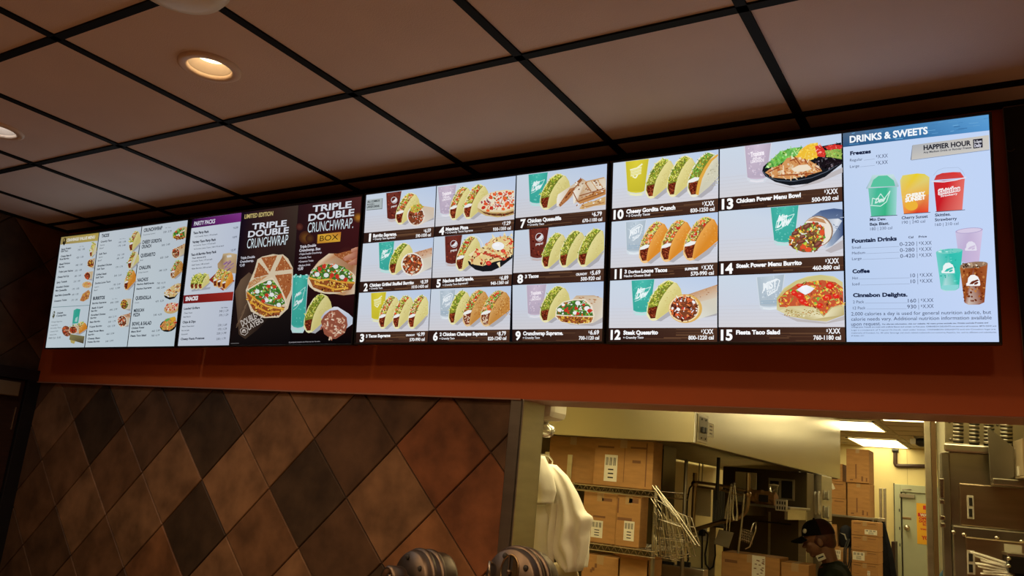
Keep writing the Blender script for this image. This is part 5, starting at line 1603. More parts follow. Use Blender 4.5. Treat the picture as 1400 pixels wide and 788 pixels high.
R2b = [('BURRITOS', 105, 178, 245, 166, 36, .04), ('Cal   Price', 335, 172, 396, 166, 10, 0), ('Burrito Supreme', 98, 230, 265, 213, 20, .03), ('390  3.89', 312, 223, 408, 211, 20, 0), ('Beefy 5-Layer', 92, 286, 228, 271, 20, .03), ('Burrito', 85, 322, 155, 314, 20, .03), ('490  2.99', 303, 309, 395, 297, 20, 0),
       ('Shredded Chicken', 80, 370, 255, 354, 20, .03), ('Burrito', 75, 406, 145, 397, 20, .03), ('400  2.19', 290, 396, 383, 384, 20, 0), ('Bean Burrito', 68, 454, 190, 441, 20, .03), ('350  1.79', 288, 452, 375, 440, 20, 0), ('7-Layer Burrito', 62, 510, 212, 496, 20, .03), ('430  3.29', 280, 506, 368, 496, 20, 0),
       ('Steak Power Menu', 55, 566, 235, 552, 20, .03), ('Burrito', 48, 606, 118, 597, 20, .03), ('460  5.99', 265, 598, 358, 587, 20, 0), ('Cheesy Bean', 42, 652, 188, 642, 20, .03), ('Potato Burrito', 40, 692, 185, 682, 20, .03), ('540  2.99', 255, 685, 347, 674, 20, 0)]
list_panel([(136.2, 318.3), (193.5, 310.2), (173.4, 474.3), (116.2, 475.1)], 0, 0, 0, [((115, 310), 8.75, R2), ((115, 390), 8.75, R2b)], g2)


def g3(q):
    Zr = lambda pts: Z2(175, 300, 8.753, pts)
    q.poly(Zr([(535, 225), (535, 170), (600, 105), (680, 85), (715, 95), (708, 200), (690, 225), (600, 240)]), (214, 190, 140))
    crunch_cut(q, Zr([(540, 200), (550, 160), (610, 115), (670, 110), (680, 210), (600, 215)]), Zr([(538, 205), (600, 212), (680, 210), (660, 236), (580, 236)]), 44)
    burrito(q, *Zr([(572, 405)])[0], 5.4, 7, Zr([(692, 285)])[0], Zr([(672, 410)])[0], [MEAT, TOM, [(226, 200, 160)]], (222, 204, 168), (206, 160, 110), n=36)
    taco(q, *Zr([(508, 490)])[0], *Zr([(668, 708)])[0], 'chal')
    Zq = lambda pts: Z2(175, 385, 8.753, pts)
    q.poly(Zq([(430, 170), (445, 195), (500, 218), (560, 200), (610, 130), (440, 140)]), (22, 20, 22))
    stuffing(q, Zq([(432, 165), (450, 110), (520, 60), (600, 20), (636, 30), (622, 120), (560, 180), (500, 190)]), [[(238, 214, 150), (226, 190, 120)], TOM, MEAT, [WHT]], 56, 0.8, 1.9, (226, 200, 140))
    q.ell(*Zq([(520, 330)])[0], 10.4, 6.4, (214, 180, 120), rot=-10)
    stuffing(q, ellpts(*Zq([(525, 305)])[0], 9.4, 5.8, -10), [TOM[:3], [WHT, (236, 214, 170)], [(206, 60, 50)]], 50, 0.8, 1.6, (230, 190, 150))
    q.ell(*Zq([(480, 530)])[0], 11.4, 8.4, (24, 20, 20), rot=-12)
    stuffing(q, Zq([(385, 540), (420, 490), (450, 450), (560, 420), (580, 480), (560, 540), (500, 580), (420, 580)]), [[(230, 180, 110), (206, 130, 70)], GRN, CHS, TOM], 66, 0.8, 2.0, (206, 150, 80))
    q.poly(Zq([(500, 440), (560, 420), (578, 450), (530, 480)]), (236, 176, 50))
    q.poly(Zq([(430, 475), (480, 440), (505, 450), (470, 480)]), (110, 180, 90))


R3 = [('CRUNCHWRAP', 187, 153, 408, 122, 40, .03), ('Crunchwrap Supreme', 182, 196, 325, 173, 14, .0), ('Cal   Price', 445, 108, 510, 100, 10, 0), ('530  3.79', 422, 166, 520, 152, 22, 0), ('CHEESY GORDITA', 168, 296, 402, 270, 40, .03), ('CRUNCH', 162, 349, 275, 336, 38, .03), ('500  3.49', 403, 322, 500, 309, 22, 0),
      ('QUESARITO', 150, 455, 325, 436, 40, .03), ('Beef', 145, 500, 180, 494, 15, 0), ('650  3.69', 385, 472, 482, 461, 22, 0), ('CHALUPA', 130, 603, 270, 589, 40, .03), ('Chalupa Supreme', 125, 646, 240, 633, 15, 0), ('340  3.29', 370, 627, 465, 614, 22, 0), ('NACHOS', 112, 749, 238, 736, 40, .03), ('Nachos BellGrande', 105, 789, 310, 771, 20, .03), ('750  4.19', 345, 779, 445, 769, 22, 0)]
R3b = [('Nachos Supreme', 100, 101, 280, 82, 20, .03), ('440  2.89', 342, 91, 440, 80, 22, 0), ('QUESADILLA', 88, 220, 275, 209, 40, .03), ('Cheese', 80, 265, 132, 258, 15, 0), ('470  3.29', 328, 252, 425, 241, 22, 0), ('MEXICAN', 68, 368, 190, 359, 36, .03), ('PIZZA', 62, 420, 142, 413, 36, .03), ('540  4.29', 305, 414, 402, 404, 22, 0),
       ('BOWL & SALAD', 48, 529, 278, 516, 40, .03), ('Chicken Power', 42, 571, 195, 560, 22, .03), ('Menu Bowl', 38, 614, 152, 604, 22, .03), ('460  5.99', 282, 607, 380, 597, 22, 0), ('Fiesta Taco Salad', 30, 664, 215, 654, 22, .03), ('760  6.19', 278, 662, 373, 652, 22, 0)]
list_panel([(194.5, 310.0), (257.5, 301.2), (238.7, 473.6), (174.4, 474.3)], 0, 0, 0, [((175, 300), 8.753, R3), ((175, 385), 8.753, R3b)], g3)

# ------------------------------------------------------------------ kitchen: hood, rack, cartons


def rect(px0, py0, px1, py1, y):
    """x and z range of a pixel rectangle on the plane at depth y"""
    mx, my = (px0 + px1) / 2, (py0 + py1) / 2
    return at(px0, my, y=y).x, at(px1, my, y=y).x, at(mx, py1, y=y).z, at(mx, py0, y=y).z


def carton(name, label, x0, x1, z0, z1, y, depth, group, stickers=(), ink=(), tape=True, open_top=False, cat='cardboard box'):
    e = empty(name, ((x0 + x1) / 2, y + depth / 2, z0), label, cat, group)
    if open_top:
        t = 0.006
        MB().box((x0, y, z0), (x1, y + t, z1 - 0.0)).box((x0, y + depth - t, z0), (x1, y + depth, z1)).box((x0, y, z0), (x0 + t, y + depth, z1)).box((x1 - t, y, z0), (x1, y + depth, z1)).box((x0, y, z0), (x1, y + depth, z0 + t)).build('body', M_CARD, e)
    else:
        MB().box((x0, y, z0), (x1, y + depth, z1)).build('body', M_CARD, e, 0.004)
    if tape and not open_top:
        xm = (x0 + x1) / 2
        MB().box((xm - 0.022, y - 0.0006, z1 - 0.05), (xm + 0.022, y + depth * 0.9, z1 + 0.0006)).build('tape', mat('packing_tape', (0.42, 0.27, 0.13), 0.3), e)
    for u0, v0, u1, v1 in stickers:
        a, b = x0 + (x1 - x0) * u0, x0 + (x1 - x0) * u1
        c, d = z0 + (z1 - z0) * v0, z0 + (z1 - z0) * v1
        s = MB().box((a, y - 0.001, c), (b, y, d)).build('sticker', M_PAPER, e)
        m = MB()
        n = 11
        for k in range(n):
            if k in (3, 7):
                continue
            m.box((a + (b - a) * (0.10 + 0.80 * k / n), y - 0.0014, c + (d - c) * 0.60), (a + (b - a) * (0.10 + 0.80 * (k + 0.55) / n), y - 0.001, c + (d - c) * 0.90))
        for k in range(3):
            m.box((a + (b - a) * 0.3, y - 0.0014, c + (d - c) * (0.12 + 0.15 * k)), (a + (b - a) * 0.72, y - 0.001, c + (d - c) * (0.17 + 0.15 * k)))
        m.build('barcode', M_INK, s)
    if ink:
        m = MB()
        for u0, v0, u1, v1 in ink:
            m.box((x0 + (x1 - x0) * u0, y - 0.0006, z0 + (z1 - z0) * v0), (x0 + (x1 - x0) * u1, y, z0 + (z1 - z0) * v1))
        m.build('printing', M_CARDD, e)
    return e


YH, XH = 2.105, 2.80
hood = empty('exhaust_hood', (2.15, 4.4, 2.03), 'long polished steel exhaust hood behind the opening', 'exhaust hood')
MB().box((1.52, YH, 2.03), (XH, YH + 0.02, 2.655)).build('front_panel', M_HOOD, hood, 0.003)
MB().box((XH - 0.02, YH + 0.02, 2.03), (XH, 6.75, 2.655)).build('side_panel', M_HOOD, hood, 0.003)
MB().box((1.52, 6.73, 2.03), (XH - 0.02, 6.75, 2.655)).build('end_panel', M_HOOD, hood)
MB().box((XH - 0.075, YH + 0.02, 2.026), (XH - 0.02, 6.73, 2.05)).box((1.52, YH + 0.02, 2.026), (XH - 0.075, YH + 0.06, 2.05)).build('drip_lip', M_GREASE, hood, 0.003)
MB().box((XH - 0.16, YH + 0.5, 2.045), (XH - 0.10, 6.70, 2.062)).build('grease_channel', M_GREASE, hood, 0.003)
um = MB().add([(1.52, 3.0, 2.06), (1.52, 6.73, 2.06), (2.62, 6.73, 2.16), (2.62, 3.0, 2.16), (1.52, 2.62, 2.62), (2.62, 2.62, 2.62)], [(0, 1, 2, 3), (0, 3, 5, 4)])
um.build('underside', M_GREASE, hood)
MB().box((XH - 0.012, 2.108, 2.032), (XH + 0.004, 2.135, 2.655)).build('corner_highlight', M_WHITEP, hood, 0.002)  # pale non-metal strip paints the bright highlight down the hood corner
# switch plate with two toggles and a paper notice on the side panel
pa, pb = at(953, 588, x=XH), at(966.5, 588, x=XH)
z0, z1 = at(960, 606, x=XH).z, at(960, 568, x=XH).z
sp = empty('switch_plate', (XH + 0.004, (pa.y + pb.y) / 2, z0), 'grey switch plate with two black toggles on the steel hood corner', 'switch')
MB().box((XH + 0.001, pa.y, z0), (XH + 0.006, pb.y, z1)).build('plate', M_STEEL, sp, 0.002)
MB().box((XH + 0.006, pa.y + 0.015, z0 + 0.012), (XH + 0.009, pb.y - 0.015, z1 - 0.012)).build('cover', M_STEELD, sp, 0.002)
for k in (0.36, 0.64):
    yy = pa.y + (pb.y - pa.y) * k
    zz = (z0 + z1) / 2
    MB().box((XH + 0.009, yy - 0.018, zz - 0.022), (XH + 0.020, yy + 0.014, zz + 0.010)).build('toggle', M_BLACK, sp, 0.003)
for ky in (0.3, 0.7):
    for kz in (0.16, 0.84):
        MB().lathe([(0.006, 0), (0.005, 0.003)], (XH + 0.009, pa.y + (pb.y - pa.y) * ky, z0 + (z1 - z0) * kz), (1, 0, 0), 12).build('screw', M_INK, sp)
na, nb = at(966.5, 590, x=XH), at(975, 590, x=XH)
n0, n1 = at(971, 598, x=XH).z, at(971, 579, x=XH).z
nt = MB().box((XH + 0.001, na.y + 0.01, n0), (XH + 0.003, nb.y, n1)).build('paper_notice', M_PAPER, origin=(XH, na.y, n0))
tag(nt, 'small white paper notice stuck beside the switch plate on the hood', 'notice')
m = MB()
for k in range(3):
    zz = n0 + (n1 - n0) * (0.2 + 0.26 * k)
    m.box((XH + 0.003, na.y + 0.04, zz), (XH + 0.0036, nb.y - 0.03, zz + 0.008))
m.build('lettering', mat('grey_ink', (0.25, 0.22, 0.18), 0.7), nt)

# wire rack and the cartons on it
ZA, ZB_ = 1.752, 1.418
rk = empty('wire_rack', (2.0, 2.5, 0), 'chrome wire storage rack under the hood holding cardboard boxes', 'rack')
for x in (1.60, 2.537):
    for yy in (2.26, 2.76):
        MB().lathe([(0.012, 0), (0.012, ZA + 0.02 if yy < 2.5 else 1.95), (0.009, ZA + 0.03 if yy < 2.5 else 1.96)], (x, yy, 0), n=14).build('post', M_STEELD, rk)
for zt in (ZA, ZB_, 1.05):
    s = MB()
    for yy in (2.25, 2.77):
        s.tube([(1.59, yy, zt - 0.004), (2.55, yy, zt - 0.004)], 0.004, 6)
        s.tube([(1.59, yy, zt - 0.038), (2.55, yy, zt - 0.038)], 0.004, 6)
        n = 46
        s.tube([(1.59 + 0.96 * k / n, yy, zt - 0.004 - 0.034 * (k % 2)) for k in range(n + 1)], 0.0022, 5)
    for k in range(34):
        x = 1.60 + 0.935 * k / 33
        s.tube([(x, 2.25, zt - 0.001), (x, 2.77, zt - 0.001)], 0.0022, 5)
    s.build('wire_shelf', M_WIRE, rk)
yb = 2.262
x0, x1, _, _ = rect(745, 600, 811, 655, yb)
carton('carton', 'brown cardboard box in shadow at the left of the rack top shelf', x0, x1, ZA + 0.002, 2.036, yb + 0.05, 0.42, 'cartons on the wire rack')
x0, x1, _, _ = rect(812, 600, 893, 660, yb)
carton('carton', 'brown cardboard box with barcode sticker on the rack top shelf', x0, x1, ZA + 0.002, 2.034, yb, 0.15, 'cartons on the wire rack', [(0.19, 0.10, 0.41, 0.66)], [(0.06, 0.80, 0.34, 0.84), (0.62, 0.82, 0.88, 0.86), (0.66, 0.52, 0.80, 0.58), (0.52, 0.1, 0.53, 0.9), (0.88, 0.05, 0.90, 0.95)])
x0, x1, _, zt = rect(795, 673, 841.5, 752, yb)
carton('carton', 'brown cardboard box with half hidden barcode sticker behind the plastic bags', x0, x1, ZB_ + 0.002, zt - 0.004, yb + 0.01, 0.40, 'cartons on the wire rack', [(0.28, 0.10, 0.62, 0.44)], [(0.55, 0.84, 0.85, 0.90), (0.32, 0.5, 0.68, 0.54)])
x0b = x1 + 0.003
x0, x1, _, zt = rect(842, 678, 875, 749, yb)
carton('carton', 'narrow brown cardboard box with barcode sticker at the right of the middle shelf', x0b, x1, ZB_ + 0.002, zt, yb, 0.12, 'cartons on the wire rack', [(0.35, 0.12, 0.78, 0.50)], [(0.5, 0.86, 0.9, 0.95), (0.05, 0.50, 0.66, 0.56), (0.03, 0.64, 0.09, 0.94), (0.38, 0.24, 0.42, 0.30)])
x0, x1, _, zt = rect(795, 759, 845, 800, yb)
carton('carton', 'closed brown cardboard box with a dark scrawl on the bottom shelf', x0, x1, 1.052, zt - 0.004, yb, 0.40, 'cartons on the wire rack', (), [(0.28, 0.70, 0.36, 0.76), (0.36, 0.76, 0.42, 0.84), (0.24, 0.66, 0.30, 0.72)])
x0b = x1 + 0.004
x0, x1, _, zt = rect(847, 762, 886, 800, yb)
e = carton('carton', 'open brown cardboard box with raised flaps and white liner inside', x0b, x1, 1.052, zt - 0.01, yb, 0.22, 'cartons on the wire rack', open_top=True)
zt -= 0.01
MB().add([(x0b, yb, zt), (x1, yb, zt), (x1 + 0.03, yb - 0.09, zt + 0.026), (x0b - 0.01, yb - 0.07, zt + 0.02)], [(0, 1, 2, 3)]).add([(x1, yb, zt), (x1, yb + 0.20, zt), (x1 + 0.015, yb + 0.19, zt + 0.03), (x1 + 0.015, yb, zt + 0.02)], [(0, 1, 2, 3)]).build('flap', M_CARD, e)
MB().ball(((x0b + x1) / 2, yb + 0.11, zt - 0.13), ((x1 - x0b) * 0.42, 0.09, 0.07)).build('liner', M_BAG, e)
# upright steel clips standing in front of the top boxes
for (a, b, c, d), lab in (((745.5, 618, 751, 640), 'pale upright steel clip at the left in front of the shaded box'), ((776, 622, 782.5, 650), 'pale upright steel clip nearer the barcode box, in front of the shaded box')):
    x0, x1, z0, z1 = rect(a, b, c, d, 2.244)
    MB().box((x0, 2.236, ZA), (x1, 2.243, z1)).box((x0, 2.236, ZA - 0.006), (x1, 2.30, ZA + 0.004)).build('shelf_clip', M_STEEL, rk, 0.002)

# steel cabinet left of the pale wall
xr = at(921.5, 700, y=3.26).x
c = empty('steel_cabinet', (1.9, 3.25, 0), 'tall dull steel cabinet side between the wire rack and the pale wall', 'cabinet')
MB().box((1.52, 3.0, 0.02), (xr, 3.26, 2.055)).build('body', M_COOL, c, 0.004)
MB().box((xr - 0.004, 2.99, 0.1), (xr + 0.004, 3.0, 2.03)).build('edge_strip', M_INK, c)

# ---- wire fry baskets leaning in a bundle


def fry_basket(label, pts_handle, corners, y, dy):
    """two handle rods down to a wire mesh pan; corners are the pan's four pixel corners"""
    A = [at(*q, y=y) for q in corners]
    e = empty('fry_basket', A[2], label, 'fry basket', 'wire fry baskets hanging beside the rack')
    h = MB()
    for off in (0.0, 0.02):
        h.tube([at(*q, y=y - off) + Vector((off, 0, 0)) for q in pts_handle], 0.0035, 6)
    h.build('handle', M_WIRE, e)
    dep = Vector((0.02, dy, -0.01))
    B = [p + dep for p in A]
    m = MB()
    lp = lambda a, b, t: a + (b - a) * t
    n, k = 5, 3
    for P in (A, B):
        for i in range(n + 1):
            m.tube([lp(P[0], P[1], i / n), lp(P[3], P[2], i / n)], 0.0018, 5)
        for i in range(k + 1):
            m.tube([lp(P[0], P[3], i / k), lp(P[1], P[2], i / k)], 0.0018, 5)
    for i in range(4):
        for t in range(3):
            m.tube([lp(A[i], A[(i + 1) % 4], t / 3), lp(B[i], B[(i + 1) % 4], t / 3)], 0.0018, 5)
    m.build('wire_pan', M_WIRE, e)
    r = MB().tube(A, 0.0042, 6, closed=True).tube(B, 0.0042, 6, closed=True)
    r.build('rim', M_WIRE, e)
    return e


fry_basket('wire fry basket nearest the rack, its long handle rods slanting up left', [(892, 664), (905, 684), (922, 706)], [(905, 692), (938, 706), (950, 744), (912, 752)], 2.19, 0.035)
fry_basket('wire fry basket outermost of the bundle, two bright rods sloping down right', [(893, 666), (920, 700), (951, 746)], [(898, 684), (926, 702), (944, 758), (903, 762)], 2.14, 0.03)
fry_basket('darker wire fry basket behind the other two, close to the steel cabinet', [(890, 682), (898, 694), (908, 712)], [(893, 700), (914, 708), (926, 764), (896, 758)], 2.235, -0.02)

# ---- pipe frame with hanging tools
YP = 3.4
pf = empty('pipe_frame', at(985, 720, y=YP), 'copper coloured pipe frame with a bent lower rail under the hood', 'pipe frame')
T = lambda q, y=YP: at(*q, y=y)
MB().tube([T((950.5, 647)), T((947, 726))], 0.016, 12).build('upright', M_BRASS, pf)
MB().tube([T((1023, 647)), T((1022.5, 690)), T((1020, 700)), T((1013, 707)), T((1000, 711)), T((975, 717)), T((950, 724.5)), T((940, 727))], 0.014, 12).build('bent_rail', M_BRASS, pf)
MB().tube([T((949, 659)), T((985, 664)), T((1023, 672))], 0.010, 10).build('rail', M_BRASS, pf)
MB().tube([T((951, 665)), T((984, 670)), T((1022, 679))], 0.008, 10).build('rail', M_BRASS, pf)
for q in ((950, 662), (983, 667), (1022, 676)):
    MB().lathe([(0.0, -0.022), (0.022, -0.018), (0.024, 0.0), (0.022, 0.018), (0.0, 0.022)], T(q), (0, 1, 0), 14).build('clamp', M_BRASS, pf)
MB().tube([T((982.5, 626), 3.38), T((981, 662), 3.38), T((980.5, 684), 3.38)], [0.013] * 3, 10).build('hanger_pipe', M_BLACK, pf)
for q in (((956.5, 632), (955, 662)), ((961, 632), (959.5, 662))):
    MB().tube([T(q[0], 3.42), T(q[1], 3.42)], 0.004, 6).build('hanger_rod', M_STEELD, pf)
sx0, sx1, sz0, sz1 = rect(952, 668, 972, 706, 3.46)
o = MB().box((sx0, 3.455, sz0), (sx1, 3.465, sz1)).build('steel_sheet', mat('pale_steel_sheet', (0.62, 0.54, 0.34), 0.3, metal=0.4), bevel=0.002, origin=(sx0, 3.46, sz0))
tag(o, 'shiny rectangular steel sheet hanging inside the pipe frame', 'steel sheet')
gx0, gx1, gz0, gz1 = rect(975, 668, 991, 722, 3.5)
gt = MB()
for k in range(9):
    gt.box((gx0 + (gx1 - gx0) * k / 9, 3.49, gz0), (gx0 + (gx1 - gx0) * (k + 0.5) / 9, 3.505, gz1))
gt.box((gx0, 3.485, gz1 - 0.01), (gx1, 3.51, gz1)).box((gx0, 3.485, gz0), (gx1, 3.51, gz0 + 0.01))
tag(gt.build('filter_grate', M_RUBBER, origin=(gx0, 3.5, gz0)), 'black slatted grate hanging right of the shiny steel sheet', 'grate')


def tongs(label, q0, q1, spread):
    a, b = T(q0, 3.33), T(q1, 3.33)
    e = empty('tongs', b, label, 'tongs', 'tongs hanging on the pipe frame')
    d = Vector((spread, 0, 0))
    for s in (-1, 1):
        p = [a + d * s * 0.15, a + (b - a) * 0.45 + d * s * 0.7, a + (b - a) * 0.8 + d * s, b + d * s * 0.6]
        MB().tube(p, [0.004, 0.005, 0.006, 0.009], 8).build('arm', M_WIRE, e)
    MB().ball(a, (0.010, 0.006, 0.012), 10, 6).build('pivot', M_STEELD, e)
    return e


tongs('bright steel tongs hanging at the left of the pipe frame tools', (1000, 664), (993, 710), 0.012)
tongs('bright steel tongs hanging closest to the right end of the rail', (1004, 662), (1005, 712), 0.016)
sk = empty('skimmer', T((990, 737), 3.30), 'square flat steel skimmer hanging below the bent rail', 'skimmer')
A = [T(q, 3.30) for q in ((983, 724), (1003, 729), (996, 750), (976, 744))]
MB().prism(A, (0, 0.008, 0)).build('blade', M_STEELD, sk, 0.002)
MB().tube([T((996, 684), 3.31), T((993, 726), 3.30)], 0.004, 6).tube([T((1000, 684), 3.31), T((997, 727), 3.30)], 0.004, 6).build('handle', M_WIRE, sk)
fb = empty('wire_scoop', T((1020, 738), 3.32), 'small wire scoop with a bent handle under the pipe frame', 'scoop')
A = [T(q, 3.32) for q in ((1012, 722), (1028, 727), (1025, 741), (1010, 736))]
m = MB()
for i in range(7):
    t = i / 6
    m.tube([A[0] + (A[1] - A[0]) * t, A[3] + (A[2] - A[3]) * t + Vector((0, 0.06, -0.02)), ], 0.0022, 5)
for i in range(5):
    t = i / 4
    m.tube([A[0] + (A[3] - A[0]) * t, A[1] + (A[2] - A[1]) * t], 0.0022, 5)
m.tube(A, 0.004, 6, closed=True)
m.build('wire_bowl', M_WIRE, fb)
MB().tube([T((1026, 728), 3.32), T((1030, 716), 3.32), T((1034, 714), 3.32), T((1033, 726), 3.32), T((1025, 748), 3.32), T((1019, 751), 3.32)], 0.0045, 8).build('handle', M_WIRE, fb)
o = MB().tube([T((1017.5, 676), 3.3), T((1014, 716), 3.3), T((1009, 757), 3.3)], [0.006, 0.006, 0.007], 8).build('steel_rod', M_STEEL, origin=T((1009, 757), 3.3))
tag(o, 'long thin steel rod hanging straight beside the wire scoop', 'steel rod')
for pts, lab in (([(948.5, 661), (943, 668), (940, 682), (939, 702), (937.5, 722), (939.5, 748), (941, 766), (938, 773), (933, 773), (930, 764)], 'black cable dropping down the pale wall left of the frame'),
                 ([(960, 731), (960, 756), (959.5, 782)], 'straight black cable hanging below the black plug'),
                 ([(963, 726), (968, 731), (967, 742), (964, 758), (965, 772), (970, 779), (975, 775), (978, 760), (977.5, 742)], 'looped black cable right of the black plug')):
    o = MB().tube([T(q, 3.55) for q in pts], 0.006, 8).build('power_cable', M_RUBBER, origin=T(pts[-1], 3.55))
    tag(o, lab, 'cable', 'black cables under the hood')
e = empty('power_plug', T((959, 730), 3.54), 'black power plug on the wall under the pipe frame', 'plug')
x0, x1, z0, z1 = rect(955.5, 724, 963, 733, 3.53)
MB().box((x0, 3.52, z0), (x1, 3.56, z1)).build('plug_body', M_BLACK, e, 0.004)
MB().box((x0 - 0.01, 3.56, z0 - 0.03), (x1 + 0.01, 3.568, z1 + 0.02)).build('socket_plate', M_WHITEP, e, 0.002)
# narrow steel column behind the plug
x0, x1, z0, z1 = rect(942, 727, 972, 788, 3.62)
o = MB().box((x0, 3.575, 0), (x1, 3.75, z1)).build('steel_column', M_YWALL, bevel=0.003, origin=(x0, 3.6, 0))
tag(o, 'pale painted box column below the bent pipe rail', 'column')
o = MB().box((x1 + 0.003, 3.56, 0), (x1 + 0.05, 3.74, z1 + 0.05)).build('corner_guard', M_STEEL, bevel=0.003, origin=(x1, 3.6, 0))
tag(o, 'narrow steel corner guard beside the pale box column', 'corner guard')

# fryer rim at the lower left of the hood
fx0, fx1, _, fz = rect(902, 773, 962, 790, 2.9)
fr = empty('fryer', ((fx0 + fx1) / 2, 3.1, 0), 'steel fryer rim with black splash guards below the fry baskets', 'fryer')
MB().box((fx0, 2.9, 0.05), (fx1, 3.45 - 0.46, fz - 0.01)).build('tank', M_STEEL, fr, 0.004)
for a, b in ((903, 922), (926, 944)):
    x0, x1, z0, z1 = rect(a, 768, b, 776, 2.93)
    MB().box((x0, 2.92, fz - 0.012), (x1, 2.94, z1)).build('splash_guard', M_BLACK, fr, 0.003)

# ---- steel cooler wall with vent windows, shelf clutter and boxes in front of it
YC = 5.2
cx0, cx1, _, cz1 = rect(986, 647, 1103, 788, YC)
cb = empty('cooler_cabinet', ((cx0 + cx1) / 2, YC + 0.3, 0), 'wide dark steel cooler with two dark vent windows near its top', 'cooler')
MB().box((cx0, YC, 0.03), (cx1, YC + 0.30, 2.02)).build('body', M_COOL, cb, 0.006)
x0, x1, z0, z1 = rect(1051, 655, 1087, 684, YC)
MB().box((x0, YC - 0.02, z0), (x1, YC, z1)).build('vent_frame', M_STEEL, cb, 0.004)
for a, b in ((1053.5, 1065.5), (1069, 1084)):
    x0, x1, z0, z1 = rect(a, 658, b, 682, YC)
    MB().box((x0, YC - 0.024, z0), (x1, YC - 0.02, z1)).build('vent_window', M_INK, cb)
x0, x1, z0, z1 = rect(1050.5, 700, 1053.5, 770, YC)
MB().box((x0, YC - 0.014, z0), (x1, YC, z1)).build('seam_strip', M_STEEL, cb, 0.002)
x0, x1, z0, z1 = rect(1038, 714, 1083, 716.5, YC)
MB().tube([(x0, YC - 0.03, (z0 + z1) / 2), (x1, YC - 0.03, (z0 + z1) / 2)], 0.007, 8).ball((x0 + (x1 - x0) * 0.6, YC - 0.035, (z0 + z1) / 2 + 0.004), 0.01, 8, 6).build('door_bar', M_INK, cb)
x0, x1, z0, z1 = rect(1092, 700, 1103, 788, YC)
MB().box((x0, YC - 0.02, 0.1), (x1, YC, z1)).build('side_trim', M_STEEL, cb, 0.003)
MB().lathe([(0.016, 0), (0.018, 0.01), (0.0, 0.016)], (x0, YC - 0.02, at(1096, 708, y=YC).z), (0, -1, 0), 12).build('knob', M_INK, cb)
# shelf with clutter in front of the cooler
YS = 4.4
sx0, sx1, _, szt = rect(1003, 690, 1080, 700, YS)
sh = empty('wall_shelf', ((sx0 + sx1) / 2, YS + 0.2, szt - 0.02), 'steel shelf with small packages in front of the dark cooler', 'shelf')
MB().box((sx0, YS + 0.01, szt - 0.02), (sx1, YC - 0.03, szt)).build('shelf_board', M_STEELD, sh, 0.003)
for x in (sx0 + 0.05, sx1 - 0.05):
    MB().box((x - 0.012, YS + 0.1, szt - 0.10), (x + 0.012, YC - 0.001, szt - 0.02)).build('bracket', M_STEEL, sh)
x0, x1, z0, z1 = rect(1005, 646, 1034, 682, YS + 0.3)
o = empty('cup_rack', ((x0 + x1) / 2, YS + 0.35, szt), 'clear rack of stacked lids standing on the clutter shelf', 'cup rack')
MB().box((x0, YS + 0.3, szt + 0.001), (x1, YS + 0.31, z1)).build('back_sheet', M_SLIP, o)
m = MB()
for k in range(4):
    x = x0 + (x1 - x0) * (k + 0.3) / 4
    for j in range(7):
        m.lathe([(0.001, 0), (0.028, 0.002), (0.030, 0.012), (0.02, 0.014)], (x, YS + 0.24, szt + 0.002 + 0.017 * j), n=14)
m.build('lid_stack', M_SLIP, o)
x0, x1, z0, z1 = rect(1040, 660, 1055, 677, YS + 0.05)
o = empty('clear_tub', ((x0 + x1) / 2, YS + 0.1, szt), 'clear round plastic tub at the right of the clutter shelf', 'tub')
r = (x1 - x0) * 0.42
xc = (x0 + x1) / 2
MB().lathe([(r * 0.8, szt), (r, szt + 0.15), (r * 1.05, szt + 0.155)], (xc, YS + 0.30, 0.001), n=24).build('tub_body', M_CLEAR, o)
MB().lathe([(r * 1.08, szt + 0.155), (r * 1.08, szt + 0.165), (0, szt + 0.172)], (xc, YS + 0.30, 0.001), n=24).build('lid', M_SLIP, o)
x0, x1, z0, z1 = rect(1019, 679, 1056, 698, YS - 0.02)
o = empty('paper_parcel', ((x0 + x1) / 2, YS + 0.1, szt), 'crumpled brown paper parcel with dark ends on the clutter shelf edge', 'parcel')
random.seed(8)
m = MB()
n = 10
vs = []
for i in range(n + 1):
    t = i / n
    for k in range(10):
        a = 2 * math.pi * k / 10
        rr = 1 + random.uniform(-0.14, 0.14)
        vs.append((x0 + (x1 - x0) * t + random.uniform(-.005, .005), YS + 0.10 + 0.075 * rr * math.cos(a), szt + 0.062 - 0.02 * t + 0.058 * rr * math.sin(a)))
fs = [(i * 10 + k, i * 10 + (k + 1) % 10, (i + 1) * 10 + (k + 1) % 10, (i + 1) * 10 + k) for i in range(n) for k in range(10)] + [tuple(range(10)), tuple(range(n * 10, n * 10 + 10))]
m.add(vs, fs)
m.build('wrapping', M_CARD, o)
MB().box((x0 + (x1 - x0) * 0.45, YS + 0.015, szt + 0.02), (x0 + (x1 - x0) * 0.8, YS + 0.024, szt + 0.075)).build('dark_print', M_INK, o)
x0, x1, z0, z1 = rect(1060, 685, 1075.5, 699, YS - 0.03)
o = empty('socket_block', ((x0 + x1) / 2, YS, z0), 'white block with eight dark square openings at the end of the clutter shelf', 'socket block')
MB().box((x0, YS - 0.03, z0), (x1, YS + 0.01, z1 + 0.01)).build('block', M_PAPER, o, 0.004)
for k in range(4):
    for j in range(2):
        u, v = x0 + (x1 - x0) * (0.12 + 0.22 * k), z0 + (z1 - z0) * (0.14 + 0.5 * j)
        MB().box((u, YS - 0.032, v), (u + (x1 - x0) * 0.12, YS - 0.029, v + (z1 - z0) * 0.3)).build('opening', M_INK, o)
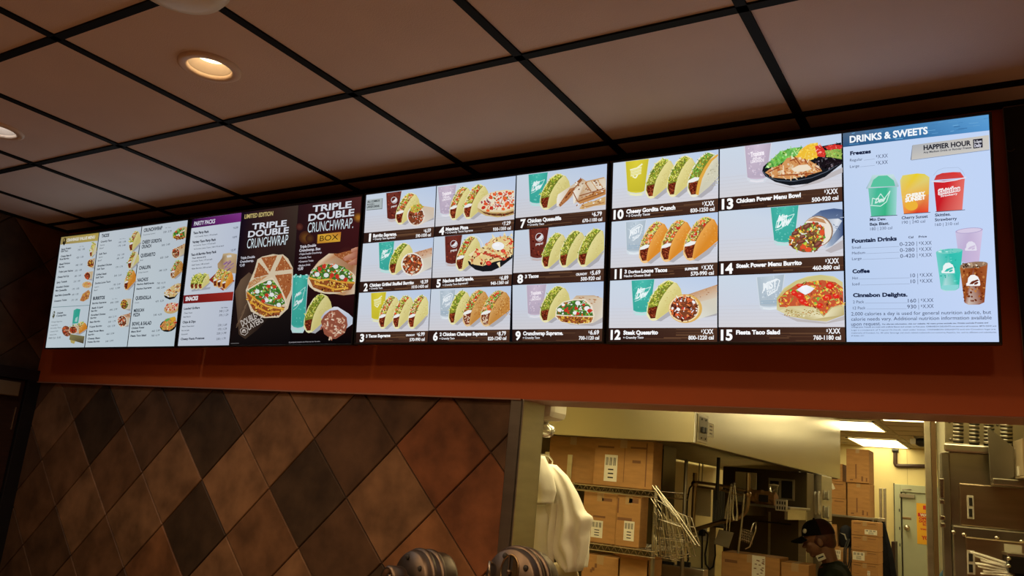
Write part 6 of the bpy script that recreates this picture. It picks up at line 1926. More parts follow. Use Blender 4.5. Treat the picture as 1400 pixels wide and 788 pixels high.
# tall bright cabinet right of the cooler
YT = 5.6
x0, x1, z0, z1 = rect(1103.5, 652, 1123.5, 712, YT)
tc = empty('tall_cabinet', ((x0 + x1) / 2, YT + 0.3, 0), 'tall bright steel cabinet with two pale door handles behind the capped person', 'cabinet')
MB().box((x0, YT, z0), (x1, YT + 0.5, 2.02)).build('upper_door', M_STEEL, tc, 0.005)
MB().box((x0, YT + 0.01, 0.02), (x1, YT + 0.5, z0 - 0.006)).build('lower_door', M_STEEL, tc, 0.005)
for px in (1114.5, 1119.5):
    hx = at(px, 690, y=YT).x
    za, zb = at(px, 703, y=YT).z, at(px, 673, y=YT).z
    MB().tube([(hx, YT, za), (hx, YT - 0.04, za + 0.015), (hx, YT - 0.04, zb - 0.015), (hx, YT, zb)], 0.011, 8).build('handle', M_WHITEP, tc)
hx, hz = at(1109, 664, y=YT).x, at(1109, 664, y=YT).z
MB().box((hx - 0.015, YT - 0.02, hz - 0.03), (hx + 0.02, YT, hz + 0.02)).build('clip', M_INK, tc, 0.003)
for (a, b, c_, d), lab in (((1123.5, 671, 1133, 684), 'clear plastic holder on the cabinet side, upper one'), ((1124, 692, 1133, 709), 'yellowed plastic holder on the cabinet side, lower one')):
    u0, u1, w0, w1 = rect(a, b, c_, d, YT + 0.1)
    o = MB().box((x1 - 0.001, YT + 0.08, w0), (u1, YT + 0.12, w0 + 0.012)).box((u1 - 0.008, YT + 0.08, w0), (u1, YT + 0.12, w1)).box((x1 - 0.001, YT + 0.08, w0), (x1 + 0.008, YT + 0.12, w1)).box((x1 - 0.001, YT + 0.112, w0), (u1, YT + 0.12, w1 - 0.01)).build('plastic_holder', M_WHITEP, origin=(u0, YT + 0.1, w0))
    tag(o, lab, 'holder', 'plastic holders on the cabinet')
# long boxes along the bottom edge
YL = 3.35
x0, x1, _, z1 = rect(986, 759, 1066, 800, YL)
carton('carton', 'long brown cardboard box with taped end in front of the cooler', x0, x1, 0.92, z1, YL, 0.25, 'cartons on the prep table', (), [(0.06, 0.86, 0.28, 0.90)])
xt0, xt1, _, _ = rect(1028, 765, 1046, 790, YL)
o = C.objects[-1]
tp = [q for q in C.objects if q.get('label') == 'long brown cardboard box with taped end in front of the cooler'][0]
MB().box((xt0, YL - 0.0012, 0.95), (xt1, YL - 0.0004, z1)).build('printed_tape', M_PAPER, tp)
m = MB()
for k in range(26):
    a, b = random.uniform(xt0 + 0.006, xt1 - 0.012), random.uniform(z1 - 0.2, z1 - 0.01)
    m.box((a, YL - 0.0018, b), (a + 0.014, YL - 0.0012, b + 0.006))
m.build('tape_print', M_CARDD, tp)
x0b = x1 + 0.004
x0, x1, _, z1 = rect(1067, 771, 1105, 800, YL)
carton('carton', 'brown cardboard box with a pale strap beside the person', x0b, x1, 0.92, z1, YL + 0.02, 0.23, 'cartons on the prep table', (), [(0.1, 0.55, 0.5, 0.58)])
pt = empty('prep_table', (2.9, 3.5, 0), 'steel prep table holding the long brown boxes', 'table')
MB().box((2.55, 3.3, 0.88), (3.06, 3.63, 0.918)).build('table_top', M_STEEL, pt, 0.004)
for x in (2.6, 3.01):
    for yy in (3.34, 3.59):
        MB().lathe([(0.02, 0), (0.02, 0.88)], (x, yy, 0), n=12).build('leg', M_STEEL, pt)

# ------------------------------------------------------------------ storeroom at the back
YB1 = 8.6
GS = 'cartons on the back shelf'
x0, x1, z0, zs = rect(1123, 704.5, 1200, 708, YB1)
zs_top = at(1160, 705.5, y=YB1).z
shx0 = x0
bs = empty('storage_shelf', (2.6, YB1 + 0.3, 0), 'dark storage shelf under the tall stack of brown boxes', 'shelf')
MB().box((2.16, YB1 - 0.03, zs_top - 0.025), (2.868, YB1 + 0.55, zs_top)).build('shelf_board', M_STEELD, bs, 0.003)
MB().box((2.16, YB1 + 0.56, 0.02), (2.868, YB1 + 0.58, zs_top - 0.03)).build('back_board', mat('dark_board', (0.12, 0.09, 0.05), 0.8), bs)
for x in (2.17, 2.858):
    for yy in (YB1 + 0.02, YB1 + 0.53):
        MB().lathe([(0.012, 0), (0.012, zs_top - 0.025)], (x, yy, 0), n=10).build('post', M_STEELD, bs)


def stack_box(px0, py0, px1, py1, y, depth, label, group, z_floor=None, stickers=(), ink=()):
    x0, x1, z0, z1 = rect(px0, py0, px1, py1, y)
    if z_floor is not None:
        z0 = z_floor
    carton('carton', label, x0, x1, z0, z1, y, depth, group, stickers, ink)
    return z1 + 0.003


ink_v = [(0.40, 0.12, 0.46, 0.55), (0.16, 0.06, 0.30, 0.10), (0.66, 0.05, 0.74, 0.20), (0.86, 0.05, 0.92, 0.16)]
ink_h = [(0.08, 0.80, 0.36, 0.86), (0.62, 0.82, 0.92, 0.87), (0.10, 0.2, 0.3, 0.23)]
z = stack_box(1158.5, 661, 1189, 705, YB1, 0.42, 'tall brown box standing on the back shelf under the topmost box', GS, zs_top + 0.001, (), ink_v)
stack_box(1157, 614.5, 1188, 658.5, YB1 - 0.02, 0.42, 'topmost tall brown box of the back stack, just under the ceiling', GS, z, (), ink_v)
z = stack_box(1115, 681.5, 1157, 702.5, YB1 + 0.03, 0.42, 'low brown box on the back shelf, lowest of three behind the cabinet', GS, zs_top + 0.001, (), ink_h)
z = stack_box(1115, 658, 1156.5, 680.5, YB1 + 0.03, 0.42, 'low brown box with a torn white tag, middle of three on the back shelf', GS, z, (), ink_h)
a0, a1, b0, b1 = rect(1135, 661, 1142, 670, YB1 + 0.03)
tg = [q for q in C.objects if 'torn white tag' in q.get('label', '')][0]
MB().prism([(a0, YB1 + 0.028, b1 - 0.02), (a0 + 0.03, YB1 + 0.028, b1), (a1, YB1 + 0.028, b0 + 0.015), (a1 - 0.03, YB1 + 0.028, b0)], (0, 0.0018, 0)).build('tag', M_PAPER, tg)
stack_box(1127, 634, 1152, 656.5, YB1 + 0.05, 0.40, 'small brown box on top of two low boxes beside the hood end', GS, z)
# lower stack, bag and backpack
GL = 'cartons in the lower stack'
YL1 = 7.95
zf = 0.60
x0, x1, _, zt = rect(1163, 800, 1203, 812, YL1)
rows = [(771, 790, 'brown box at the very bottom of the lower stack, white tag on its front'), (754, 770.5, 'brown box with large white sticker, third from the top of the lower stack'),
        (733.5, 753.5, 'plain printed brown box, second from the top of the lower stack'), (713.5, 733, 'topmost brown box of the lower stack with a white barcode label')]
zz = None
st = [[(0.60, 0.15, 0.70, 0.5)], [(0.05, 0.20, 0.50, 0.88)], [], [(0.50, 0.12, 0.96, 0.46)]]
lst = empty('pallet_stand', (2.72, YL1 + 0.2, 0), 'low steel stand carrying the lower box stack', 'stand')
zb = at(1184, 790, y=YL1).z
MB().box((2.40, YL1 - 0.02, zb - 0.05), (2.96, YL1 + 0.5, zb - 0.002)).build('platform', M_STEELD, lst, 0.003)
for x in (2.43, 2.93):
    for yy in (YL1 + 0.02, YL1 + 0.46):
        MB().lathe([(0.02, 0), (0.02, zb - 0.05)], (x, yy, 0), n=10).build('leg', M_STEELD, lst)
zz = zb
for (p0, p1, lab), s in zip(rows, st):
    zz = stack_box(1164, p0, 1200.5, p1, YL1, 0.40, lab, GL, zz, s, ink_h)
zz = zb
zz = stack_box(1138, 769, 1163, 790, YL1 + 0.02, 0.40, 'brown box with a small white tag behind the shoulder of the person', GL, zz, [(0.52, 0.25, 0.64, 0.75)])
zz = stack_box(1136, 749, 1163, 768.5, YL1 + 0.02, 0.40, 'brown box with white square sticker under the black backpack', GL, zz, [(0.18, 0.15, 0.50, 0.80)])
x0, x1, z0, z1 = rect(1134, 717, 1143.5, 747, YL1 + 0.1)
pb = empty('paper_bag', ((x0 + x1) / 2, YL1 + 0.15, zz), 'tan paper bag standing behind the head of the person', 'paper bag')
MB().add([(x0, YL1 + .05, zz), (x1 + 0.015, YL1 + .05, zz), (x1 + 0.015, YL1 + .2, zz), (x0, YL1 + .2, zz), (x0, YL1 + .06, z1), (x1 - 0.01, YL1 + .06, z1 - 0.02), (x1 - 0.01, YL1 + .18, z1), (x0, YL1 + .18, z1)],
         [(0, 1, 5, 4), (1, 2, 6, 5), (2, 3, 7, 6), (3, 0, 4, 7), (0, 3, 2, 1)]).build('bag_body', M_CARD, pb, 0.004)
MB().box((x0 + 0.01, YL1 + .045, zz + 0.07), (x1 - 0.02, YL1 + .0495, zz + 0.09)).build('fold_line', M_CARDD, pb)
x0, x1, z0, z1 = rect(1144.5, 718.5, 1164.5, 748.5, YL1 + 0.08)
bp = empty('backpack', ((x0 + x1) / 2, YL1 + 0.2, zz), 'black backpack with hanging straps on the brown box stack', 'backpack')
m = MB()
xc, wr, hr = (x0 + x1) / 2, (x1 - x0) / 2, (z1 - zz)
prof = [(0.0, 0.86, 0.9), (0.12, 1.0, 1.0), (0.5, 1.0, 1.0), (0.75, 0.92, 0.9), (0.9, 0.7, 0.7), (0.98, 0.36, 0.4), (1.0, 0.05, 0.05)]
vs, fs = [], []
for t, a, b in prof:
    for k in range(20):
        an = 2 * math.pi * k / 20
        cs, sn = math.cos(an), math.sin(an)
        vs.append((xc + wr * 0.90 * a * math.copysign(abs(cs) ** 0.7, cs), YL1 + 0.18 + 0.11 * b * math.copysign(abs(sn) ** 0.7, sn), zz + 0.002 + hr * t))
for i in range(len(prof) - 1):
    for k in range(20):
        fs.append((i * 20 + k, i * 20 + (k + 1) % 20, (i + 1) * 20 + (k + 1) % 20, (i + 1) * 20 + k))
fs.append(tuple(range(20))[::-1])
m.add(vs, fs, smooth=True).build('bag_body', M_NAVY, bp)
m = MB()
for s in (0, 0.02):
    m.tube([(x1 - 0.02 - s, YL1 + 0.08, zz + 0.10), (x1 - 0.05 - s, YL1 + 0.0, zz - 0.02), (x1 - 0.05 - s, YL1 - 0.01, zz - 0.16), (x1 - 0.02 - s, YL1 - 0.01, zz - 0.24), (x1 + 0.005 - s, YL1 - 0.01, zz - 0.14), (x1 + 0.004 - s, YL1 + 0.02, zz + 0.02)], 0.008, 7)
m.build('strap', M_RUBBER, bp)
MB().prism([(xc - 0.05, YL1 + 0.069, zz + 0.16), (xc + 0.01, YL1 + 0.069, zz + 0.15), (xc + 0.03, YL1 + 0.069, zz + 0.08), (xc + 0.015, YL1 + 0.069, zz + 0.09), (xc, YL1 + 0.069, zz + 0.135)], (0, 0.004, 0)).build('logo_patch', mat('grey_patch', (0.3, 0.28, 0.24), 0.6), bp)
# steel uprights with a hanging black coat
YU = 8.9
ut = empty('shelf_upright', (3.0, YU, 0), 'pair of thin steel uprights right of the box stacks', 'upright')
for px in (1204, 1209.5):
    x = at(px, 690, y=YU).x
    MB().box((x - 0.016, YU, 0), (x + 0.016, YU + 0.03, at(px, 668, y=YU).z)).build('upright_post', M_STEEL, ut, 0.003)
x0, x1, z0, z1 = rect(1200, 709, 1211, 713, YU)
MB().box((x0, YU - 0.012, z0), (x1, YU, z1)).build('cross_bar', M_STEEL, ut, 0.002)
ct = [at(*q, y=YU - 0.06) for q in ((1206.5, 714), (1209, 714.5), (1213, 734), (1218, 752), (1223, 772), (1227, 800), (1207, 800))]
m = MB()
n = len(ct)
front = [p + Vector((0, -0.04 - 0.02 * math.sin(i * 1.7), 0)) for i, p in enumerate(ct)]
m.add(ct + front, [tuple(range(n)), tuple(range(n, 2 * n))[::-1]] + [(i, (i + 1) % n, n + (i + 1) % n, n + i) for i in range(n)])
ctx = empty('coat', ct[0], 'black coat hanging from the steel uprights beside the door', 'coat')
m.build('coat_body', M_NAVY, ctx, 0.006)
MB().prism([at(*q, y=YU - 0.115) for q in ((1207, 716), (1210, 716), (1221, 758), (1226, 788), (1218, 788), (1213, 750))], (0, -0.03, 0)).build('sleeve', M_NAVY, ctx, 0.006)
x0, x1, z0, z1 = rect(1219, 741, 1224, 800, 10.2)
o = MB().box((x0, 10.2, 0), (x1, 10.5, z1)).build('dark_board', M_DARKBROWN, bevel=0.003, origin=(x0, 10.3, 0))
tag(o, 'narrow dark brown board standing left of the pale door', 'board')

# back door, pipe, wall joint, ceiling camera
DX0, DX1 = at(1233, 700, y=KY).x, at(1233, 700, y=KY).x + 0.86
DZ = at(1240, 674, y=KY).z
d2 = empty('door', ((DX0 + DX1) / 2, KY - 0.03, 0), 'pale green back door with round knob and yellow warning sheet', 'door')
MB().box((DX0, KY - 0.05, 0.01), (DX1, KY - 0.012, DZ)).build('door_leaf', M_DOOR, d2, 0.003)
fz = at(1240, 663.5, y=KY).z
fx = at(1224, 700, y=KY).x
MB().box((fx, KY - 0.075, 0), (DX0 - 0.006, KY - 0.001, fz)).box((DX0 - 0.0055, KY - 0.0745, DZ + 0.006), (DX1 + 0.0055, KY - 0.001, fz)).box((DX1 + 0.006, KY - 0.075, 0), (DX1 + 0.1, KY - 0.001, fz)).build('door_frame', M_DOOR, d2, 0.004)
MB().box((DX0 + 0.0, KY - 0.052, 0.01), (DX0 + 0.012, KY - 0.050, DZ)).box((fx - 0.015, KY - 0.03, 0), (fx - 0.002, KY - 0.002, fz + 0.01)).build('shadow_gap', M_INK, d2)
kp = at(1241, 722, y=KY)
MB().lathe([(0.034, 0), (0.034, 0.006), (0.012, 0.01), (0.012, 0.035), (0.034, 0.045), (0.040, 0.065), (0.030, 0.085), (0.0, 0.088)], (kp.x, KY - 0.05, kp.z), (0, -1, 0), 24).build('knob', M_STEEL, d2)
kp = at(1241, 709, y=KY)
MB().box((kp.x - 0.06, KY - 0.055, kp.z - 0.016), (kp.x + 0.05, KY - 0.05, kp.z + 0.016)).build('latch_plate', M_BRASS, d2, 0.003)
kp = at(1240, 675, y=KY)
MB().box((kp.x - 0.09, KY - 0.09, kp.z - 0.06), (kp.x + 0.10, KY - 0.05, kp.z - 0.012)).tube([(kp.x, KY - 0.08, kp.z - 0.02), (kp.x - 0.05, KY - 0.12, kp.z + 0.05), (kp.x + 0.06, KY - 0.08, kp.z + 0.06)], 0.008, 6).build('door_closer', M_STEELD, d2, 0.003)
for pz in (698, 722.5, 745):
    hz = at(1229, pz, y=KY).z
    MB().box((DX0 - 0.03, KY - 0.082, hz - 0.02), (DX0 - 0.018, KY - 0.075, hz + 0.02)).build('hinge', M_INK, d2)
ya = KY - 0.054
x0, x1, z0, z1 = rect(1253.5, 689, 1276, 745, ya)
sg = MB().box((x0, ya, z0), (x1, KY - 0.0505, z1)).build('warning_sheet', M_YSIGN, d2)
sm = MB()


def sign_word(s, u0, u1, v, h, mb, y):
    vs, fs = glyphs(s, 0.06)
    a, b, c = x0 + (x1 - x0) * u0, x0 + (x1 - x0) * u1, z0 + (z1 - z0) * v
    mb.add([(a + q[0] * (b - a), y, c + q[1] * h * (z1 - z0)) for q in vs], fs)


sm.box((x0 + (x1 - x0) * .40, ya - 0.002, z0 + (z1 - z0) * .85), (x0 + (x1 - x0) * .92, ya, z0 + (z1 - z0) * .95))
sm.box((x0 + (x1 - x0) * .08, ya - 0.002, z0 + (z1 - z0) * .67), (x0 + (x1 - x0) * .94, ya, z0 + (z1 - z0) * .76))
sign_word('OPEN', .14, .86, .60, .05, sm, ya - 0.002)
sign_word('DOOR', .14, .86, .53, .05, sm, ya - 0.002)
sign_word('SLOWLY', .36, .9, .46, .05, sm, ya - 0.002)
sign_word('THANK', .20, .8, .35, .035, sm, ya - 0.002)
sign_word('YOU', .26, .9, .12, .08, sm, ya - 0.002)
sm.build('red_printing', M_RED, sg)
sw = MB()
sign_word('WAIT', .2, .85, .685, .06, sw, ya - 0.003)
sw.build('white_printing', M_PAPER, sg)
pp = [at(*q, y=KY - 0.03) for q in ((1224, 617), (1224, 634), (1225, 636.5), (1227, 637.3), (1280, 638))]
o = empty('wall_pipe', pp[0], 'dark brown pipe bending along the yellow wall above the door', 'pipe')
MB().tube(pp, 0.028, 12).build('pipe', M_DARKBROWN, o)
MB().lathe([(0.045, -0.02), (0.045, 0.03)], pp[0], (0, 0, 1), 16).build('collar', M_BLACK, o)
struct('trim_6', MB().box((at(1240, 640, y=KY).x, KY - 0.002, DZ + 0.1), (at(1240, 640, y=KY).x + 0.006, KY - 0.0005, ZK)), mat('wall_joint_line', (0.45, 0.37, 0.18), 0.7))
cm_ = at(1257, 604, z=ZK - 0.06)
o = empty('ceiling_camera', (cm_.x, cm_.y, ZK), 'small dark security camera on the kitchen ceiling above the door', 'camera')
MB().lathe([(0.06, 0.0), (0.06, -0.02), (0.03, -0.03)], (cm_.x, cm_.y, ZK - 0.001), n=18).build('mount', M_WHITEP, o)
MB().ball((cm_.x + 0.02, cm_.y - 0.02, ZK - 0.07), (0.07, 0.07, 0.055)).build('camera_ball', M_BLACK, o)
MB().box((cm_.x - 0.09, cm_.y - 0.1, ZK - 0.10), (cm_.x - 0.03, cm_.y + 0.02, ZK - 0.03)).build('shield', M_STEEL, o, 0.006)

# ---- steel corner post and pale wall end
YPO = 2.0
x0, x1 = at(1263.2, 590, y=YPO).x, at(1272.5, 590, y=YPO).x
x2 = at(1277.5, 590, y=YPO).x
x3 = at(1294, 590, y=YPO).x
po = empty('steel_post', (x0, YPO, 0), 'tall steel corner post in front of the green door', 'post')
MB().box((x0, YPO, 0), (x1, YPO + 0.02, ZK - 0.32)).box((x0, YPO + 0.021, 0), (x0 + 0.006, YPO + 0.10, ZK - 0.32)).build('post_face', M_STEEL, po, 0.003)
MB().box((x1 + 0.001, YPO - 0.002, 0), (x2 + 0.004, YPO + 0.012, ZK - 0.34)).build('brown_edge', mat('brown_metal_edge', (0.20, 0.12, 0.055), 0.4, metal=0.6), po)
struct('wall_end', MB().box((x2 + 0.007, YPO + 0.016, 0), (x3 + 0.22, YPO + 0.10, ZK - 0.33)), mat('pale_wall_panel', (0.86, 0.82, 0.60), 0.5, var=0.04))
struct('trim_7', MB().box((x0 - 0.01, YPO - 0.003, ZK - 0.33), (x3 + 0.22, YPO + 0.10, ZK - 0.322)), M_STEELD)
# blue cloth tucked beside the post, near the bottom edge
bc = [at(*q, y=1.85) for q in ((1284, 786), (1289, 779), (1296, 783), (1300, 800), (1283, 800))]
o = MB().prism(bc, (0, 0.05, 0)).build('folded_cloth', M_BLUE, bevel=0.006, origin=bc[3])
tag(o, 'blue folded cloth at the bottom edge beside the pale wall end', 'cloth')
bs2 = empty('side_counter', (4.03, 1.9, 0), 'low steel counter carrying the blue cloth', 'counter')
zc = min(p.z for p in bc)
MB().box((3.98, 1.80, 0.02), (4.08, 1.96, zc - 0.001)).build('counter_body', M_STEEL, bs2, 0.004)

# ------------------------------------------------------------------ things just behind the opening
# wall light unit behind the steel jamb
e = empty('emergency_light', (2.76, 0.336, 1.99), 'white rounded plastic light unit tucked behind the steel jamb top', 'emergency light')
zt = at(757, 577, y=0.47).z
hb = MB()
for k in range(1):
    hb.box((2.66, 0.337, zt), (2.853, 0.480, zt + 0.22))
hb.build('housing', M_SLIP, e, 0.028)
MB().box((2.70, 0.4795, zt + 0.05), (2.82, 0.4825, zt + 0.19)).build('lens', M_CLEAR, e, 0.01)
hc = at(745, 588, y=0.44)
MB().lathe([(0.012, 0.05), (0.014, 0.02), (0.034, 0.012), (0.040, -0.004), (0.034, -0.022), (0.0, -0.028)], (hc.x, 0.44, hc.z + 0.004), (0.25, -0.4, 1), 24).build('lamp_head', M_CLEAR, e)
MB().tube([(hc.x, 0.44, hc.z + 0.02), (hc.x, 0.44, zt + 0.01)], 0.012, 10).build('stalk', M_STEEL, e)


def sheet(name, parent, left, right, y, amp, folds, thick, rows=22, cols=22, ph=0.0, material=None, bulge=0.02):
    """a hanging sheet of thin plastic between two pixel edges, folded and thick"""
    def along(e_, t):
        s = t * (len(e_) - 1)
        i = min(int(s), len(e_) - 2)
        return tuple(e_[i][k] + (e_[i + 1][k] - e_[i][k]) * (s - i) for k in (0, 1))
    front, back = [], []
    for r in range(rows + 1):
        t = r / rows
        a, b = along(left, t), along(right, t)
        for c in range(cols + 1):
            u = c / cols
            px, py = a[0] + (b[0] - a[0]) * u, a[1] + (b[1] - a[1]) * u
            w = amp * (0.3 + 0.7 * t) * math.sin(2 * math.pi * folds * (u + 0.12 * math.sin(2.4 * t + ph)) + ph) + amp * 0.4 * math.sin(9 * t + 4 * u + ph)
            q = at(px, py, y=y)
            env = math.sin(math.pi * min(max(u, 0.02), 0.98)) ** 0.5
            front.append(q + Vector((0, -thick * 0.5 * env - bulge * env - w * env, 0)))
            back.append(q + Vector((0, thick * 0.5 * env, 0)))
    n = cols + 1
    m = MB()
    fs = []
    for r in range(rows):
        for c in range(cols):
            fs.append((r * n + c, r * n + c + 1, (r + 1) * n + c + 1, (r + 1) * n + c))
    off = len(front)
    fs += [tuple(off + i for i in f)[::-1] for f in fs[:]]
    edge = [c for c in range(n)] + [r * n + cols for r in range(1, rows + 1)] + [rows * n + c for c in range(cols - 1, -1, -1)] + [r * n for r in range(rows - 1, 0, -1)]
    for i in range(len(edge)):
        a, b = edge[i], edge[(i + 1) % len(edge)]
        fs.append((b, a, off + a, off + b))
    m.add(front + back, fs, None, True)
    return m.build(name, material or M_BAG, parent)


YG = 0.66
bg = empty('plastic_bag_bundle', at(760, 640, y=YG), 'bundle of thin white plastic bags hanging behind the steel jamb', 'plastic bags')
sheet('bag', bg, [(746, 634), (752, 655), (760, 682), (762, 705), (757, 735), (755, 755), (766, 772), (776, 783)], [(760, 636), (776, 652), (790, 676), (800, 700), (811, 708), (806, 726), (806, 742), (796, 781)], YG, 0.020, 2.3, 0.05)
sheet('bag', bg, [(785, 735), (783, 752), (784, 770), (786, 777)], [(807, 722), (805, 742), (805, 762), (803, 776)], YG + 0.05, 0.014, 2.6, 0.03, 14, 14, 1.3)
sheet('bag', bg, [(722, 622), (722, 650), (721, 672), (720, 688)], [(744, 624), (755, 648), (760, 672), (756, 689)], YG - 0.07, 0.012, 1.4, 0.05, 16, 16, 0.6)
sheet('bag', bg, [(716, 690), (714, 715), (712, 745), (710, 772)], [(748, 690), (750, 715), (749, 745), (752, 769)], YG - 0.04, 0.006, 1.2, 0.03, 14, 14, 2.0, bulge=0.005)
sheet('bag', bg, [(747, 692), (749, 716), (748, 745), (747, 768)], [(764, 684), (760, 712), (757, 738), (757, 770)], YG - 0.02, 0.012, 1.5, 0.02, 14, 12, 0.2)
sheet('bag', bg, [(716, 772), (722, 790), (726, 805)], [(786, 768), (790, 784), (795, 805)], YG + 0.07, 0.012, 1.6, 0.03, 8, 14, 2.2, mat('tan_plastic', (0.50, 0.40, 0.24), 0.45))
hk = MB()
for px in (738, 752):
    q = at(px, 634, y=YG)
    hk.tube([(q.x, 0.336, q.z + 0.03), (q.x, YG - 0.02, q.z + 0.03), (q.x, YG + 0.02, q.z + 0.012), (q.x, YG + 0.02, q.z - 0.02)], 0.004, 8)
hk.build('hook', M_WIRE, bg)

# ---- oven on the right, turned a little away
OA = 0.17
OO = Vector((4.083, 1.0, 0))
OE = Vector((math.cos(OA), math.sin(OA), 0))
OD = Vector((-math.sin(OA), math.cos(OA), 0))
OR = Matrix(((OE.x, OD.x, 0), (OE.y, OD.y, 0), (0, 0, 1)))


def ov(px, py, d=0.0):
    """along-front distance and height of a pixel on the oven front, d behind it"""
    r = ray(px, py)
    t = (OO + d * OD - CAM).dot(OD) / r.dot(OD)
    p = CAM + t * r
    return (p - OO).dot(OE), p.z


OY = Vector((0.05, 1, 0))


def obox(mb, u0, u1, d0, d1, z0, z1):
    vs = [OO + OE * u + (OY if d > 0.1 else OD) * d + Vector((0, 0, z)) for u, d, z in ((u0, d0, z0), (u1, d0, z0), (u1, d1, z0), (u0, d1, z0), (u0, d0, z1), (u1, d0, z1), (u1, d1, z1), (u0, d1, z1))]
    return mb.add(vs, [(0, 3, 2, 1), (4, 5, 6, 7), (0, 1, 5, 4), (1, 2, 6, 5), (2, 3, 7, 6), (3, 0, 4, 7)])


def orect(px0, py0, px1, py1, d=0.0):
    mx, my = (px0 + px1) / 2, (py0 + py1) / 2
    return ov(px0, my, d)[0], ov(px1, my, d)[0], ov(mx, py1, d)[1], ov(mx, py0, d)[1]


ov0 = empty('steel_oven', OO, 'big stainless steel oven with louvred top at the right of the opening', 'oven')
UW = 0.62
u0, u1, zl0, zl1 = orect(1292, 575, 1390, 609)
zm0, zm1 = ov(1320, 619)[1], ov(1320, 608)[1]
zt1 = 2.22
obox(MB(), 0.03, UW, 0.02, 0.55, 0.15, zm0).build('body', M_STEEL, ov0, 0.004)
obox(MB(), 0.018, UW, 0.0, 0.55, zm1, zt1).build('louvre_panel', M_STEEL, ov0, 0.004)
obox(MB(), 0.012, UW, -0.012, 0.55, zm0, zm1).build('moulding', M_STEEL, ov0, 0.006)
lv = MB()
gap = MB()
for k, (pa, pc) in enumerate(((1303, 1317), (1325, 1339), (1345, 1359), (1367.5, 1384))):
    for j in range(6):
        py = 576 + 5.1 * j + 0.085 * (pa - 1303)
        a0, z = ov(pa, py)
        a1, _ = ov(pc, py)
        if z > zt1 - 0.012:
            continue
        n = 6
        vs = []
        for i in range(n + 1):
            t = math.pi * i / n
            vs.append((-0.011 * math.sin(t), 0.006 * math.cos(t)))
        P = [OO + OE * a0 + OD * dd + Vector((0, 0, z + zz)) for dd, zz in vs] + [OO + OE * a1 + OD * dd + Vector((0, 0, z + zz)) for dd, zz in vs]
        lv.add(P, [(i, i + 1, n + 1 + i + 1, n + 1 + i) for i in range(n)] + [tuple(range(n + 1))[::-1], tuple(range(n + 1, 2 * n + 2))], None, True)
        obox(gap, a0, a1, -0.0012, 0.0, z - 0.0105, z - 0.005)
lv.build('louvre', M_STEEL, ov0)
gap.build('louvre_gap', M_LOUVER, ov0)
m = MB()
for q in ((1298, 577), (1299.5, 601), (1364, 581)):
    a, z = ov(*q)
    m.lathe([(0.006, 0), (0.005, 0.004), (0, 0.005)], OO + OE * a + Vector((0, 0, z)), -OD, 12)
m.build('screw', M_STEELD, ov0)
# left hinge post and side seam
a, _, z0, z1 = orect(1293, 622, 1299, 722)
obox(MB(), 0.005, 0.03, 0.004, 0.06, 0.15, zm0 - 0.004).build('side_rail', M_STEELD, ov0, 0.003)
m = MB()
for py0, py1 in ((655, 682), (684, 690), (706, 712), (716, 722)):
    z0, z1 = ov(1294, py1)[1], ov(1294, py0)[1]
    obox(m, -0.004, 0.010, -0.012, 0.012, z0, z1)
m.build('hinge', M_WIRE, ov0, 0.002)
# upper door
u0, u1, z0, z1 = orect(1312, 665, 1420, 724)
ud = obox(MB(), u0, UW - 0.02, -0.008, 0.02, z0, z1).build('upper_door', M_OVEN, ov0, 0.004)
u0, u1, z0, z1 = orect(1321.5, 678, 1331, 710)
pl = obox(MB(), u0, u1, -0.014, -0.008, z0, z1).build('handle_plate', M_WHITEP, ud, 0.002)
m = MB()
for py0, py1 in ((681, 692), (696, 707)):
    a0, a1, b0, b1 = orect(1324, py0, 1328.5, py1)
    obox(m, a0, a1, -0.0155, -0.014, b0, b1)
m.build('slot', M_INK, pl)
# lower drawer frame and door
u0, u1, z0, z1 = orect(1302.5, 724, 1420, 800)
lf = obox(MB(), u0, UW - 0.01, -0.03, 0.02, 0.9, z1).build('lower_frame', M_STEELD, ov0, 0.005)
m = MB()
for q in ((1318, 731.5), (1363, 736), (1397, 741), (1304, 728)):
    a, z = ov(*q, -0.03)
    m.lathe([(0.008, 0), (0.007, 0.005), (0, 0.007)], OO + OE * a - OD * 0.03 + Vector((0, 0, z)), -OD, 12)
m.build('rivet', M_WIRE, lf)
u0, u1, z0, z1 = orect(1320.5, 739, 1420, 800, -0.03)
ld = obox(MB(), u0, UW - 0.04, -0.038, -0.03, 1.0, z1).build('lower_door', M_OVEN, ov0, 0.004)
u0, u1, z0, z1 = orect(1322, 753, 1333, 786, -0.038)
pl = obox(MB(), u0, u1, -0.044, -0.038, z0, z1).build('handle_plate', M_WHITEP, ld, 0.002)
m = MB()
for py0, py1 in ((757, 768), (772, 783)):
    a0, a1, b0, b1 = orect(1324.5, py0, 1330, py1, -0.044)
    obox(m, a0, a1, -0.0455, -0.044, b0, b1)
m.build('slot', M_INK, pl)
u0, u1, z0, z1 = orect(1373, 745, 1397, 760, -0.038)
obox(MB(), u0, u1, -0.0395, -0.038, z0, z1).build('torn_sticker', M_PAPER, ld)
m = MB()
for x in (0.06, UW - 0.06):
    for d in (0.06, 0.5):
        m.lathe([(0.025, 0), (0.025, 0.15)], OO + OE * x + OD * d, (0, 0, 1), 12)
m.build('foot', M_STEELD, ov0)
